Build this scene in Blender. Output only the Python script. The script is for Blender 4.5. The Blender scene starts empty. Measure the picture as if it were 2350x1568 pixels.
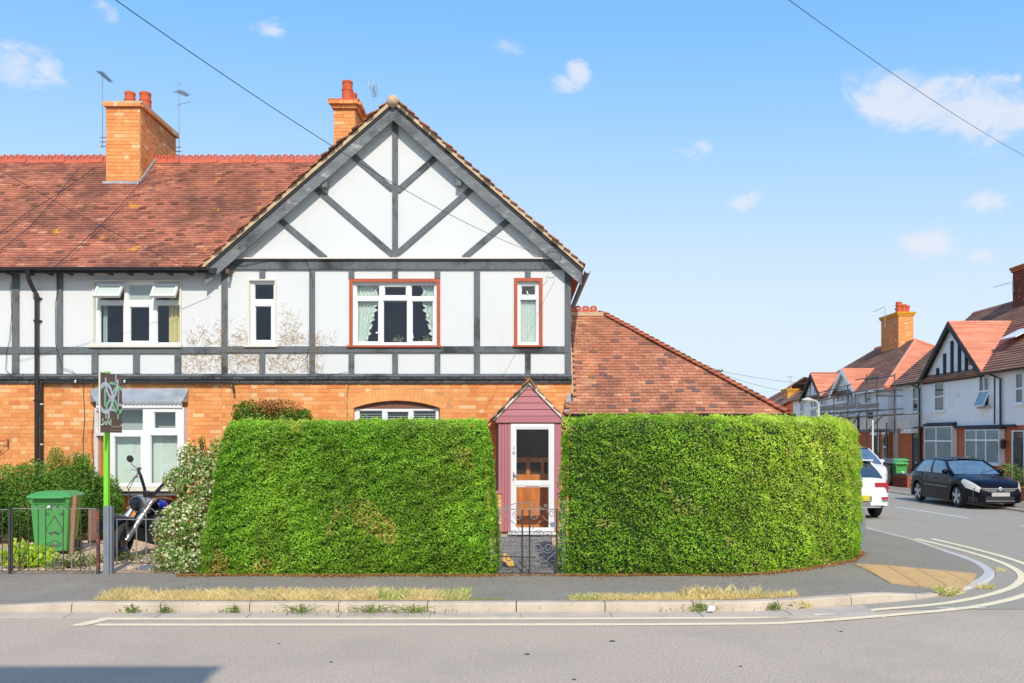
import bpy, math, random
import numpy as np
from mathutils import Vector, Matrix, noise
from mathutils.geometry import tessellate_polygon
random.seed(7); rng = np.random.default_rng(7)
R = math.radians
sc = bpy.context.scene
COL = sc.collection

# ------------------------------------------------------------------ camera, sky, sun, exposure
F, UC, VC, EYE = 2050.0, 1190.0, 1005.0, 2.1
cd = bpy.data.cameras.new('camera'); cam = bpy.data.objects.new('camera', cd); COL.objects.link(cam)
cam.location = (0, 0, EYE); cam.rotation_euler = (R(90), 0, 0)
cd.sensor_width = 36; cd.lens = 36*F/2350; cd.shift_x = -(UC-1175)/2350; cd.shift_y = (VC-784)/2350
cd.clip_start = 0.1; cd.clip_end = 3000
sc.camera = cam
SUN_EL, SUN_AZ = 41.0, 9.0           # azimuth: degrees to the right of straight behind the viewer
w = bpy.data.worlds.new("World"); sc.world = w; w.use_nodes = True
nt = w.node_tree; nt.nodes.clear()
def wn(t, **k):
    n = nt.nodes.new(t)
    for a, b in k.items(): setattr(n, a, b)
    return n
sky = wn('ShaderNodeTexSky', sky_type='NISHITA', sun_disc=False)
sky.sun_elevation = R(SUN_EL); sky.sun_rotation = R(180-SUN_AZ); sky.air_density = 1.0; sky.dust_density = 0.6; sky.ozone_density = 1.4
bg = wn('ShaderNodeBackground'); out = wn('ShaderNodeOutputWorld'); bg.inputs['Strength'].default_value = 0.15
tc = wn('ShaderNodeTexCoord')
nz = wn('ShaderNodeTexNoise'); nz.inputs['Scale'].default_value = 15; nz.inputs['Detail'].default_value = 9; nz.inputs['Roughness'].default_value = .62; nz.inputs['Distortion'].default_value = .4
mpc = wn('ShaderNodeMapping'); mpc.inputs['Scale'].default_value = (1, 1, 1.7); nt.links.new(tc.outputs['Generated'], mpc.inputs[0]); nt.links.new(mpc.outputs[0], nz.inputs['Vector'])
def wmath(op, a, b=None, c=None, clamp=False):
    n = wn('ShaderNodeMath', operation=op); n.use_clamp = clamp
    for i, x in enumerate((a, b, c)):
        if x is None: continue
        if isinstance(x, (int, float)): n.inputs[i].default_value = x
        else: nt.links.new(x, n.inputs[i])
    return n.outputs[0]
CLOUDS = [(2025,225,95,60,1.15),(2125,245,100,56,1.1),(2235,262,95,82,1.2),(2290,262,60,44,.75),(2345,258,24,50,.5),(2334,180,12,16,.5),
 (1290,195,50,22,.8),(1328,170,30,34,.95),(1180,105,44,20,.6),(625,70,46,26,.95),(245,25,30,26,.65),(30,148,95,50,1.1),(95,165,50,42,1.05),
 (460,162,13,10,.5),(1585,345,56,28,.95),(1705,460,44,26,1.0),(2145,560,68,52,1.15),(2245,585,36,24,.8),(2265,462,62,30,1.05),(2295,490,22,30,.6),
 (2190,118,22,14,.5),(2145,52,18,16,.45),(1655,330,10,10,.4),(2900,300,160,60,.9),(-500,200,150,60,.8),(3300,500,120,50,.8),(-900,-100,120,60,.7),(900,-500,160,60,.7)]
acc = None
for (u, v, ru, rv, st) in CLOUDS:
    d = Vector(((u-UC)/F, 1, (VC-v)/F)); L = d.length; d.normalize()
    s1 = wn('ShaderNodeVectorMath', operation='SUBTRACT'); nt.links.new(tc.outputs['Generated'], s1.inputs[0]); s1.inputs[1].default_value = d
    s2 = wn('ShaderNodeVectorMath', operation='MULTIPLY'); nt.links.new(s1.outputs[0], s2.inputs[0])
    s2.inputs[1].default_value = (F*L/ru/1.25, F*L/ru/1.25, F*L/rv/1.3)
    s3 = wn('ShaderNodeVectorMath', operation='LENGTH'); nt.links.new(s2.outputs[0], s3.inputs[0])
    m = wn('ShaderNodeMapRange', interpolation_type='SMOOTHSTEP'); nt.links.new(s3.outputs['Value'], m.inputs[0])
    m.inputs[1].default_value = 0; m.inputs[2].default_value = 1.25; m.inputs[3].default_value = st; m.inputs[4].default_value = 0
    acc = m.outputs[0] if acc is None else wmath('MAXIMUM', acc, m.outputs[0])
cl = wmath('ADD', acc, wmath('MULTIPLY', wmath('SUBTRACT', nz.outputs[0], .5), 3.6))
cm = wn('ShaderNodeMapRange', interpolation_type='SMOOTHSTEP'); nt.links.new(cl, cm.inputs[0])
cm.inputs[1].default_value = .22; cm.inputs[2].default_value = 1.15; cm.inputs[3].default_value = 0; cm.inputs[4].default_value = .78
cmask = wmath('MULTIPLY', cm.outputs[0], wmath('MULTIPLY', acc, 3.0, clamp=True))
tint = wn('ShaderNodeMix', data_type='RGBA', blend_type='MULTIPLY'); tint.inputs[0].default_value = 1
tint.inputs['B'].default_value = (.15, .15, .15, 1); nt.links.new(sky.outputs[0], tint.inputs['A'])
crv = wn('ShaderNodeRGBCurve')                          # lifts the clear sky to the photograph's exposure, holds the horizon back
for ci, pts_ in enumerate(([(0, 0), (.2, .225), (.253, .32), (.358, .50), (.569, .70), (.9, .74), (1, .75)], [(0, 0), (.33, .53), (.412, .625), (.56, .745), (.85, .86), (1, .88)], [(0, 0), (.3, .7), (.5, .95), (.6, 1.0), (1, 1.0)])):
    cc = crv.mapping.curves[ci]
    while len(cc.points) < len(pts_): cc.points.new(.5, .5)
    for i_, p_ in enumerate(pts_): cc.points[i_].location = p_
crv.mapping.update(); nt.links.new(tint.outputs['Result'], crv.inputs['Color'])
t2 = wn('ShaderNodeMix', data_type='RGBA', blend_type='MULTIPLY'); t2.inputs[0].default_value = 1; nt.links.new(crv.outputs[0], t2.inputs['A']); t2.inputs['B'].default_value = (1/.15, 1/.15, 1/.15, 1)
mixc = wn('ShaderNodeMix', data_type='RGBA'); nt.links.new(cmask, mixc.inputs[0]); nt.links.new(t2.outputs['Result'], mixc.inputs['A'])
mixc.inputs['B'].default_value = (5.6, 5.7, 6.3, 1)
nt.links.new(mixc.outputs['Result'], bg.inputs['Color']); nt.links.new(bg.outputs[0], out.inputs[0])
sl = bpy.data.lights.new('sun', 'SUN'); sl.energy = 3.7; sl.angle = R(.53); sl.color = (1, .92, .80)
so = bpy.data.objects.new('sun', sl); COL.objects.link(so)
TOSUN = Vector((math.sin(R(SUN_AZ))*math.cos(R(SUN_EL)), -math.cos(R(SUN_AZ))*math.cos(R(SUN_EL)), math.sin(R(SUN_EL))))
so.rotation_euler = TOSUN.to_track_quat('Z', 'Y').to_euler(); so.location = (10, -10, 30)
vs = sc.view_settings; vs.view_transform = 'Standard'; vs.look = 'None'; vs.exposure = 0.0; vs.gamma = 1; vs.use_curve_mapping = False
sc.render.engine = 'CYCLES'; sc.cycles.max_bounces = 6; sc.cycles.transparent_max_bounces = 12; sc.cycles.sample_clamp_indirect = 6

# ------------------------------------------------------------------ helpers
def PX(u, Y): return (u-UC)*Y/F
def PZ(v, Y): return EYE-(v-VC)*Y/F
ORG = {}
def tag(o, label=None, cat=None, group=None, kind=None):
    if label: o['label'] = label
    if cat: o['category'] = cat
    if group: o['group'] = group
    if kind: o['kind'] = kind
    return o
def thing(name, label, cat, loc=(0, 0, 0), group=None, rotz=0):
    o = bpy.data.objects.new(name, None); COL.objects.link(o); o.location = loc; o.rotation_euler = (0, 0, rotz)
    o.empty_display_size = .2; ORG[o.name] = Vector(loc)
    return tag(o, label, cat, group)
def org(p): return ORG.get(p.name, Vector((0, 0, 0))) if p else Vector((0, 0, 0))
class MB:
    def __init__(s): s.v = []; s.f = []; s.t = []; s.m = []
    def add(s, vs, fs, t=.5, mi=0):
        b = len(s.v); s.v += [tuple(x) for x in vs]
        for f in fs: s.f.append(tuple(b+i for i in f)); s.t.append(t); s.m.append(mi)
        return s
    def box(s, x0, y0, z0, x1, y1, z1, t=.5, mi=0):
        if x0 > x1: x0, x1 = x1, x0
        if y0 > y1: y0, y1 = y1, y0
        if z0 > z1: z0, z1 = z1, z0
        return s.add([(x0,y0,z0),(x1,y0,z0),(x1,y1,z0),(x0,y1,z0),(x0,y0,z1),(x1,y0,z1),(x1,y1,z1),(x0,y1,z1)],
              [(0,3,2,1),(4,5,6,7),(0,1,5,4),(1,2,6,5),(2,3,7,6),(3,0,4,7)], t, mi)
    def prism(s, poly, axis, a, b, t=.5, mi=0):
        n = len(poly)
        def P(p, h): return {'x': (h, p[0], p[1]), 'y': (p[0], h, p[1]), 'z': (p[0], p[1], h)}[axis]
        vs = [P(p, a) for p in poly]+[P(p, b) for p in poly]
        tri = tessellate_polygon([[Vector((p[0], p[1], 0)) for p in poly]])
        fs = [tuple(x) for x in tri]+[tuple(i+n for i in reversed(x)) for x in tri]
        fs += [(i, (i+1) % n, n+(i+1) % n, n+i) for i in range(n)]
        return s.add(vs, fs, t, mi)
    def tube(s, pts, r, n=6, t=.5, mi=0, cap=True):
        pts = [Vector(p) for p in pts]; rs = r if isinstance(r, (list, tuple)) else [r]*len(pts)
        vs = []; up = None
        for i, p in enumerate(pts):
            d = (pts[min(i+1, len(pts)-1)]-pts[max(i-1, 0)])
            d = d.normalized() if d.length > 1e-9 else Vector((0, 0, 1))
            if up is None: up = Vector((0, 0, 1)) if abs(d.z) < .9 else Vector((1, 0, 0))
            a = d.cross(up).normalized(); up = a.cross(d).normalized()
            for k in range(n):
                th = 2*math.pi*(k+.5)/n; vs.append(p+(a*math.cos(th)+up*math.sin(th))*rs[i])
        fs = [(i*n+k, i*n+(k+1) % n, (i+1)*n+(k+1) % n, (i+1)*n+k) for i in range(len(pts)-1) for k in range(n)]
        if cap: fs += [tuple(range(n))[::-1], tuple((len(pts)-1)*n+k for k in range(n))]
        return s.add(vs, fs, t, mi)
    def lathe(s, prof, c, n=16, t=.5, mi=0, axis='z', cap=True):
        vs = []
        for (r, h) in prof:
            for k in range(n):
                a = 2*math.pi*k/n; x, y = r*math.cos(a), r*math.sin(a)
                q = {'z': (x, y, h), 'y': (x, h, y), 'x': (h, x, y)}[axis]
                vs.append((c[0]+q[0], c[1]+q[1], c[2]+q[2]))
        fs = [(i*n+k, i*n+(k+1) % n, (i+1)*n+(k+1) % n, (i+1)*n+k) for i in range(len(prof)-1) for k in range(n)]
        if cap: fs += [tuple(range(n))[::-1], tuple((len(prof)-1)*n+k for k in range(n))]
        return s.add(vs, fs, t, mi)
    def bar(s, p0, p1, w, d, side=Vector((0, 1, 0)), t=.5, mi=0):   # rectangular bar, d = thickness along `side`
        p0, p1 = Vector(p0), Vector(p1); a = (p1-p0).normalized(); n = a.cross(side).normalized()*w/2; q = side.normalized()*d/2
        vs = [p0-n-q, p0+n-q, p0+n+q, p0-n+q, p1-n-q, p1+n-q, p1+n+q, p1-n+q]
        return s.add(vs, [(0,3,2,1),(4,5,6,7),(0,1,5,4),(1,2,6,5),(2,3,7,6),(3,0,4,7)], t, mi)
    def panel(s, rect, holes, a, b, axis='y', t=.5, mi=0):          # slab from a to b with rectangular holes
        x0, z0, x1, z1 = rect
        xs = sorted({x0, x1}|{min(max(h[i], x0), x1) for h in holes for i in (0, 2)})
        zs = sorted({z0, z1}|{min(max(h[i], z0), z1) for h in holes for i in (1, 3)})
        def solid(i, j):
            if i < 0 or j < 0 or i >= len(xs)-1 or j >= len(zs)-1: return False
            cx, cz = (xs[i]+xs[i+1])/2, (zs[j]+zs[j+1])/2
            return not any(h[0] < cx < h[2] and h[1] < cz < h[3] for h in holes)
        P = (lambda x, h, z: (x, h, z)) if axis == 'y' else (lambda x, h, z: (h, x, z)) if axis == 'x' else (lambda x, h, z: (x, z, h))
        for i in range(len(xs)-1):
            for j in range(len(zs)-1):
                if not solid(i, j): continue
                X0, X1, Z0, Z1 = xs[i], xs[i+1], zs[j], zs[j+1]
                q = lambda *c: s.add(c, [(0, 1, 2, 3)], t, mi)
                q(P(X0,a,Z0), P(X1,a,Z0), P(X1,a,Z1), P(X0,a,Z1)); q(P(X0,b,Z0), P(X0,b,Z1), P(X1,b,Z1), P(X1,b,Z0))
                if not solid(i-1, j): q(P(X0,a,Z0), P(X0,a,Z1), P(X0,b,Z1), P(X0,b,Z0))
                if not solid(i+1, j): q(P(X1,a,Z0), P(X1,b,Z0), P(X1,b,Z1), P(X1,a,Z1))
                if not solid(i, j-1): q(P(X0,a,Z0), P(X0,b,Z0), P(X1,b,Z0), P(X1,a,Z0))
                if not solid(i, j+1): q(P(X0,a,Z1), P(X1,a,Z1), P(X1,b,Z1), P(X0,b,Z1))
        return s
    def build(s, name, mats, parent=None, smooth=False, label=None, kind=None, local=False):
        me = bpy.data.meshes.new(name); o0 = Vector((0, 0, 0)) if local else org(parent)
        me.from_pydata([(x-o0.x, y-o0.y, z-o0.z) for x, y, z in s.v], [], s.f)
        if not isinstance(mats, (list, tuple)): mats = [mats]
        for m in mats: me.materials.append(m)
        if len(mats) > 1: me.polygons.foreach_set('material_index', s.m)
        at = me.attributes.new('tint', 'FLOAT', 'FACE'); at.data.foreach_set('value', s.t)
        if smooth: me.polygons.foreach_set('use_smooth', [True]*len(s.f))
        me.update()
        o = bpy.data.objects.new(name, me); COL.objects.link(o)
        if parent: o.parent = parent
        ORG[o.name] = o0
        return tag(o, label, kind=kind)
def fix_normals(o):
    import bmesh
    bm = bmesh.new(); bm.from_mesh(o.data); bmesh.ops.remove_doubles(bm, verts=bm.verts, dist=1e-5)
    bmesh.ops.recalc_face_normals(bm, faces=bm.faces); bm.to_mesh(o.data); bm.free(); return o
def smooth_by_angle(o, ang=35):
    o.data.polygons.foreach_set('use_smooth', [True]*len(o.data.polygons)); o.data.set_sharp_from_angle(angle=R(ang)); return o
def copy_tree(o, parent=None):
    c = o.copy(); COL.objects.link(c); c.parent = parent; ORG[c.name] = org(o)
    for ch in list(o.children): copy_tree(ch, c)
    return c
def np_mesh(name, V, Fc, mat, parent=None, tint=None, kind=None, label=None, smooth=False):
    me = bpy.data.meshes.new(name); o0 = org(parent); V = np.asarray(V, dtype=np.float32)-np.array(o0, dtype=np.float32)
    nf, k = Fc.shape
    me.vertices.add(len(V)); me.vertices.foreach_set('co', V.ravel())
    me.loops.add(nf*k); me.loops.foreach_set('vertex_index', Fc.ravel().astype(np.int32))
    me.polygons.add(nf); me.polygons.foreach_set('loop_start', (np.arange(nf)*k).astype(np.int32))
    try: me.polygons.foreach_set('loop_total', np.full(nf, k, dtype=np.int32))
    except Exception: pass
    me.materials.append(mat)
    if tint is not None:
        at = me.attributes.new('tint', 'FLOAT', 'FACE'); at.data.foreach_set('value', np.asarray(tint, dtype=np.float32))
    me.update(calc_edges=True); me.validate()
    me.polygons.foreach_set('use_smooth', [bool(smooth)]*len(me.polygons))
    o = bpy.data.objects.new(name, me); COL.objects.link(o)
    if parent: o.parent = parent
    ORG[o.name] = o0
    return tag(o, label, kind=kind)

# ------------------------------------------------------------------ materials
def hexc(h):
    h = h.lstrip('#'); c = [int(h[i:i+2], 16)/255 for i in (0, 2, 4)]
    return tuple((x/12.92 if x <= .04045 else ((x+.055)/1.055)**2.4) for x in c)
def newmat(name):
    m = bpy.data.materials.new(name); m.use_nodes = True; n = m.node_tree; n.nodes.clear()
    o = n.nodes.new('ShaderNodeOutputMaterial'); p = n.nodes.new('ShaderNodeBsdfPrincipled'); n.links.new(p.outputs[0], o.inputs[0])
    return m, n, p, o
def ramp(n, src, stops):
    r = n.nodes.new('ShaderNodeValToRGB'); e = r.color_ramp.elements
    while len(e) < len(stops): e.new(.5)
    for i, (p, c) in enumerate(stops): e[i].position = p; e[i].color = (*c[:3], 1) if not isinstance(c, (int, float)) else (c, c, c, 1)
    n.links.new(src, r.inputs[0]); return r.outputs[0]
def mul(n, a, b, mode='MULTIPLY', fac=1.0):
    x = n.nodes.new('ShaderNodeMix'); x.data_type = 'RGBA'; x.blend_type = mode
    if isinstance(fac, (int, float)): x.inputs[0].default_value = fac
    else: n.links.new(fac, x.inputs[0])
    for k, s in (('A', a), ('B', b)):
        if isinstance(s, (tuple, list)): x.inputs[k].default_value = (*s[:3], 1)
        else: n.links.new(s, x.inputs[k])
    return x.outputs['Result']
def noise_tex(n, scale, detail=4, rough=.55, stretch=None, kind='noise'):
    g = n.nodes.new('ShaderNodeNewGeometry') if kind != 'obj' else n.nodes.new('ShaderNodeTexCoord')
    src = g.outputs['Position'] if kind != 'obj' else g.outputs['Object']
    if stretch:
        mp = n.nodes.new('ShaderNodeMapping'); mp.inputs['Scale'].default_value = stretch; n.links.new(src, mp.inputs[0]); src = mp.outputs[0]
    t = n.nodes.new('ShaderNodeTexNoise'); t.inputs['Scale'].default_value = scale; t.inputs['Detail'].default_value = detail; t.inputs['Roughness'].default_value = rough
    n.links.new(src, t.inputs['Vector']); return t.outputs[0]
def M(name, col, rough=.7, var=.15, scale=3, bump=0, bscale=60, metal=0, stretch=None, tints=None, coat=0, stain=None, spec=.5, fine=0, fscale=200):
    """col: base colour; var: mottling; tints: ramp over per-piece 'tint'; stain: (colour, noise scale, lo, hi)"""
    m, n, p, o = newmat(name)
    if tints:
        a = n.nodes.new('ShaderNodeAttribute'); a.attribute_name = 'tint'; c = ramp(n, a.outputs['Fac'], tints)
    else:
        rgb = n.nodes.new('ShaderNodeRGB'); rgb.outputs[0].default_value = (*col, 1); c = rgb.outputs[0]
    if var:
        t = noise_tex(n, scale, 5, .6, stretch); c = mul(n, c, ramp(n, t, [(.28, 1-var), (.72, 1+var)]))
    if fine:
        t = noise_tex(n, fscale, 3, .7); c = mul(n, c, ramp(n, t, [(.3, 1-fine), (.7, 1+fine)]))
    for st in (stain or []):
        t = noise_tex(n, st[1], 6, .65, st[4] if len(st) > 4 else None); c = mul(n, c, st[0], 'MIX', ramp(n, t, [(st[2], 0.0), (st[3], 1.0)]))
    n.links.new(c, p.inputs['Base Color']); p.inputs['Roughness'].default_value = rough; p.inputs['Metallic'].default_value = metal
    p.inputs['Coat Weight'].default_value = coat; p.inputs['Coat Roughness'].default_value = .05; p.inputs['Specular IOR Level'].default_value = spec
    if bump:
        b = n.nodes.new('ShaderNodeBump'); b.inputs['Strength'].default_value = bump; b.inputs['Distance'].default_value = .02
        n.links.new(noise_tex(n, bscale, 4, .6, stretch), b.inputs['Height']); n.links.new(b.outputs[0], p.inputs['Normal'])
    return m
def leafmat(name, stops, var=.3, scale=2.2, trans=.35):
    m, n, p, o = newmat(name)
    a = n.nodes.new('ShaderNodeAttribute'); a.attribute_name = 'tint'; c = ramp(n, a.outputs['Fac'], stops)
    c = mul(n, c, ramp(n, noise_tex(n, scale, 4), [(.3, 1-var), (.7, 1+var)]))
    n.links.new(c, p.inputs['Base Color']); p.inputs['Roughness'].default_value = .42; p.inputs['Specular IOR Level'].default_value = .45
    tr = n.nodes.new('ShaderNodeBsdfTranslucent'); n.links.new(mul(n, c, (1.2, 1.25, .6)), tr.inputs[0])
    mx = n.nodes.new('ShaderNodeMixShader'); mx.inputs[0].default_value = trans
    n.links.new(p.outputs[0], mx.inputs[1]); n.links.new(tr.outputs[0], mx.inputs[2]); n.links.new(mx.outputs[0], o.inputs[0]); return m
def glassmat(name, refl=.08, tintc=(.92, .96, .94), rough=.0, rip=0):
    m, n, p, o = newmat(name); n.nodes.remove(p)
    t = n.nodes.new('ShaderNodeBsdfTransparent'); t.inputs[0].default_value = (*tintc, 1)
    g = n.nodes.new('ShaderNodeBsdfGlossy'); g.inputs['Roughness'].default_value = rough
    lw = n.nodes.new('ShaderNodeLayerWeight'); lw.inputs[0].default_value = .5
    pw = n.nodes.new('ShaderNodeMath'); pw.operation = 'POWER'; pw.inputs[1].default_value = 4; n.links.new(lw.outputs['Facing'], pw.inputs[0])
    ad = n.nodes.new('ShaderNodeMath'); ad.operation = 'MULTIPLY_ADD'; ad.inputs[1].default_value = .7; ad.inputs[2].default_value = refl+.04; n.links.new(pw.outputs[0], ad.inputs[0])
    mx = n.nodes.new('ShaderNodeMixShader'); n.links.new(ad.outputs[0], mx.inputs[0]); n.links.new(t.outputs[0], mx.inputs[1]); n.links.new(g.outputs[0], mx.inputs[2])
    b = n.nodes.new('ShaderNodeBump'); b.inputs['Strength'].default_value = .06+rip; b.inputs['Distance'].default_value = .01
    n.links.new(noise_tex(n, 1.5 if not rip else 35, 3), b.inputs['Height']); n.links.new(b.outputs[0], g.inputs['Normal'])
    n.links.new(mx.outputs[0], o.inputs[0]); return m
C = {}
C['render'] = M('white render', (.72, .735, .745), .85, .02, 1.2, bump=.22, bscale=30, stain=[((.68, .67, .63), 1.1, .60, .85, (1, 1, .35))])
C['grey_render'] = M('pale far render', (.86, .85, .83), .9, .07, 1.0, bump=.3, bscale=30, stain=[((.5, .5, .47), .7, .58, .8)])
C['timber'] = M('grey painted timber', (.135, .15, .165), .75, .18, 3, bump=.3, bscale=14, stretch=(6, 1, 1.2), stain=[((.035, .037, .042), .9, .52, .64), ((.22, .22, .22), 14, .66, .78)])
C['timber_dark'] = M('black stained timber', (.03, .03, .034), .7, .3, 2, bump=.2, bscale=20)
C['barge'] = M('weathered grey bargeboard', (.17, .185, .20), .75, .25, 2.2, bump=.3, bscale=10, stretch=(1, 1, 3), stain=[((.42, .42, .41), 3.2, .56, .72, (1, 1, 2.2)), ((.06, .065, .075), 1.0, .56, .68)])
C['drip'] = M('black painted brick', (.055, .058, .065), .7, .3, 6, bump=.4, bscale=40, tints=[(0, (.04, .042, .048)), (1, (.085, .09, .10))])
BR = [(0, hexc('#d67e4c')), (.2, hexc('#e29055')), (.6, hexc('#e9a061')), (.88, hexc('#edab6e')), (1, hexc('#ebc294'))]
C['brick'] = M('orange brick', None, .9, .12, .9, bump=.35, bscale=70, tints=BR, fine=.08, fscale=60, stain=[(hexc('#c0733f'), 1.6, .60, .8), (hexc('#a8623c'), 6, .70, .8)])
C['mortar'] = M('mortar', hexc('#cc9062'), .95, .15, 4, bump=.3, bscale=80)
C['mortar_pale'] = M('pale mortar', hexc('#cbb394'), .95, .15, 8, bump=.4, bscale=60)
BR2 = [(0, hexc('#6d3326')), (.5, hexc('#8a4630')), (1, hexc('#a55a3a'))]
C['brick_red'] = M('red brown brick', None, .9, .15, 1.5, tints=BR2, fine=.1, fscale=60)
C['brick_far'] = M('far red brick wall', hexc('#b8663f'), .9, .14, 1.5, fine=.12, fscale=9)
C['tile'] = M('weathered clay tile', None, .85, .20, .8, bump=.3, bscale=90, fine=.10, fscale=60,
  tints=[(0, hexc('#6e4436')), (.12, hexc('#97604c')), (.45, hexc('#b47058')), (.8, hexc('#c37f62')), (1, hexc('#d6a07c'))],
  stain=[(hexc('#7e5242'), .9, .46, .68, (1, 1, 1.3)), (hexc('#6a4a3e'), 3.4, .56, .72), (hexc('#7a6a44'), 5.5, .66, .74), (hexc('#e8a630'), 1.5, .64, .70)])
C['tile_wing'] = M('mixed clay tile', None, .85, .15, 1.4, bump=.3, bscale=90, fine=.12, fscale=50,
  tints=[(0, hexc('#6b5a58')), (.1, hexc('#8c655a')), (.2, hexc('#b07257')), (.5, hexc('#bd7d60')), (.85, hexc('#c68a6a')), (1, hexc('#d6a27e'))],
  stain=[(hexc('#8a5a44'), 1.3, .48, .70), (hexc('#70503e'), 5, .60, .72), (hexc('#dfa23a'), 2.4, .67, .72)])
C['tile_hip'] = M('mossy bonnet tile', hexc('#b9674a'), .9, .3, 3, bump=.4, bscale=50, stain=[(hexc('#6f5b3a'), 1.0, .50, .62), (hexc('#d8c9a8'), 6, .68, .76)])
C['tile_far'] = M('far clay tile', None, .9, .2, .8, tints=[(0, hexc('#80594a')), (.5, hexc('#906857')), (1, hexc('#a0765f'))], stain=[(hexc('#7a6654'), .5, .55, .75)])
C['tile_far_o'] = M('far orange tile', None, .9, .1, 1.0, tints=[(0, hexc('#d08468')), (.5, hexc('#dc9172')), (1, hexc('#e49c7e'))])
C['ridge'] = M('crested ridge tile', hexc('#c4634a'), .85, .15, 3, bump=.3, bscale=60, stain=[(hexc('#e09a2a'), 3.5, .62, .70), (hexc('#8c4b3c'), 8, .62, .72)])
C['pot'] = M('terracotta pot', hexc('#cc5f3c'), .8, .12, 5, bump=.2, bscale=40)
C['lead'] = M('lead sheet', (.36, .40, .45), .5, .22, 3, metal=.2, bump=.2, bscale=20, stain=[((.5, .53, .57), 2.5, .55, .7, (1, 1, 3))])
C['white'] = M('white window plastic', (.82, .83, .84), .35, .02, 2)
C['cream'] = M('cream paint', (.74, .70, .60), .6, .06, 3)
C['redframe'] = M('brick red paint', hexc('#b4573a'), .6, .10, 6, bump=.2, bscale=30)
C['brownpaint'] = M('brown paint', hexc('#7b5546'), .6, .2, 8)
C['glass'] = glassmat('window glass', .13)
C['glass_far'] = M('dark far window glass', (.05, .06, .07), .05, .3, 1.2, spec=.8)
C['glass_ripple'] = glassmat('rippled door glass', .04, (.98, .93, .86), .10, 1.2)
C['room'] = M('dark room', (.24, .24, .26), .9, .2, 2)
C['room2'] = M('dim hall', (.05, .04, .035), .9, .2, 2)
C['curtain'] = M('pale green curtain', (.78, .86, .80), .9, .06, 6)
C['curtain_c'] = M('cream curtain', hexc('#e6d9a0'), .9, .06, 6)
C['net'] = M('net blind', (.55, .63, .60), .9, .04, 3)
C['lace'] = M('white lace', (.72, .78, .76), .9, .3, 40)
C['doorwood'] = M('orange brown timber door', hexc('#d68a4c'), .5, .3, 3, stretch=(4, 4, 1))
C['pink'] = M('dusky pink paint', hexc('#b9757d'), .6, .06, 3, bump=.1, bscale=20)
C['pink_dark'] = M('dark pink joint', hexc('#7a4750'), .8, 0)
C['black'] = M('black paint', (.022, .022, .025), .45, .2, 8)
C['blackplastic'] = M('black plastic pipe', (.03, .03, .033), .35, .2, 4)
C['soffit'] = M('dark soffit board', hexc('#6a5a50'), .85, .25, 5)
C['iron'] = M('wrought iron', (.06, .055, .055), .6, .3, 12, stain=[(hexc('#7a4030'), 5, .58, .68)])
C['ironw'] = M('silvered iron', (.25, .245, .24), .5, .3, 12)
C['concrete_post'] = M('grey painted concrete post', (.20, .23, .27), .8, .12, 6, bump=.3, bscale=40)
C['asphalt'] = M('main road asphalt', (.535, .43, .33), .95, .05, .5, bump=.6, bscale=45, fine=.24, fscale=34, stain=[((.45, .365, .28), .45, .48, .72), ((.60, .49, .38), .6, .58, .8), ((.22, .19, .15), 2.6, .745, .775)])
C['asphalt2'] = M('side road asphalt', (.385, .34, .27), .95, .06, .5, bump=.6, bscale=40, fine=.2, fscale=26, stain=[((.32, .285, .23), .5, .52, .75)])
C['pave'] = M('pavement asphalt', (.285, .248, .20), .95, .08, .8, bump=.6, bscale=40, fine=.25, fscale=30, stain=[((.34, .30, .24), .7, .55, .75), ((.23, .20, .16), 1.4, .6, .75), ((.55, .5, .42), 11, .76, .79)])
C['kerb'] = M('concrete kerb', (.57, .475, .37), .9, .16, 3, bump=.4, bscale=60, fine=.06, stain=[((.42, .37, .31), 5, .60, .72), ((.66, .56, .45), 1.2, .55, .7), ((.30, .26, .19), 6, .62, .74)])
C['kerb_pale'] = M('pale flush kerb', (.56, .53, .52), .9, .06, 3, bump=.3, bscale=60)
C['channel'] = M('concrete channel', (.56, .465, .375), .9, .10, 3, bump=.4, bscale=60, stain=[((.42, .37, .33), 2, .55, .7)])
C['yellow'] = M('pale yellow road paint', (.90, .76, .50), .8, .05, 5, bump=.3, bscale=80, stain=[((.62, .54, .40), 9, .60, .70), ((.50, .42, .33), 22, .66, .74)])
C['whiteline'] = M('white road paint', (.74, .72, .69), .8, .06, 5, stain=[((.4, .4, .39), 18, .62, .7)])
C['tactile'] = M('buff tactile paving', hexc('#cda772'), .9, .10, 4, bump=.3, bscale=60, stain=[(hexc('#b08a5a'), 5, .6, .7)])
C['soil'] = M('dry stony soil', hexc('#cdb090'), .95, .22, 3, bump=1.0, bscale=28, fine=.2, fscale=40, stain=[(hexc('#7d6a52'), 3, .55, .7)])
C['grassland'] = M('dry grass ground', (.20, .19, .09), .95, .2, .3, bump=.5, bscale=20)
C['paver'] = M('grey block paver', None, .9, .15, 4, bump=.3, bscale=50, tints=[(0, (.16, .155, .15)), (1, (.30, .285, .27))])
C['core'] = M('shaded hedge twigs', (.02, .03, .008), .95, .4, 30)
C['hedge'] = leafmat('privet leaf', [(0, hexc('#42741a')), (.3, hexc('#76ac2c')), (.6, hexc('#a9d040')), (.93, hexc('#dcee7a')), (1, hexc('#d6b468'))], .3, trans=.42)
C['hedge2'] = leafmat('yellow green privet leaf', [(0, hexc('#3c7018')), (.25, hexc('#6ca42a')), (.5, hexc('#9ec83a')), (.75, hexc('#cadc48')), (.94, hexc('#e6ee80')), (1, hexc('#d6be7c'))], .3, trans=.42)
C['shrub'] = leafmat('shrub leaf', [(0, hexc('#3a6420')), (.5, hexc('#5f8f30')), (1, hexc('#8fae45'))])
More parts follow.
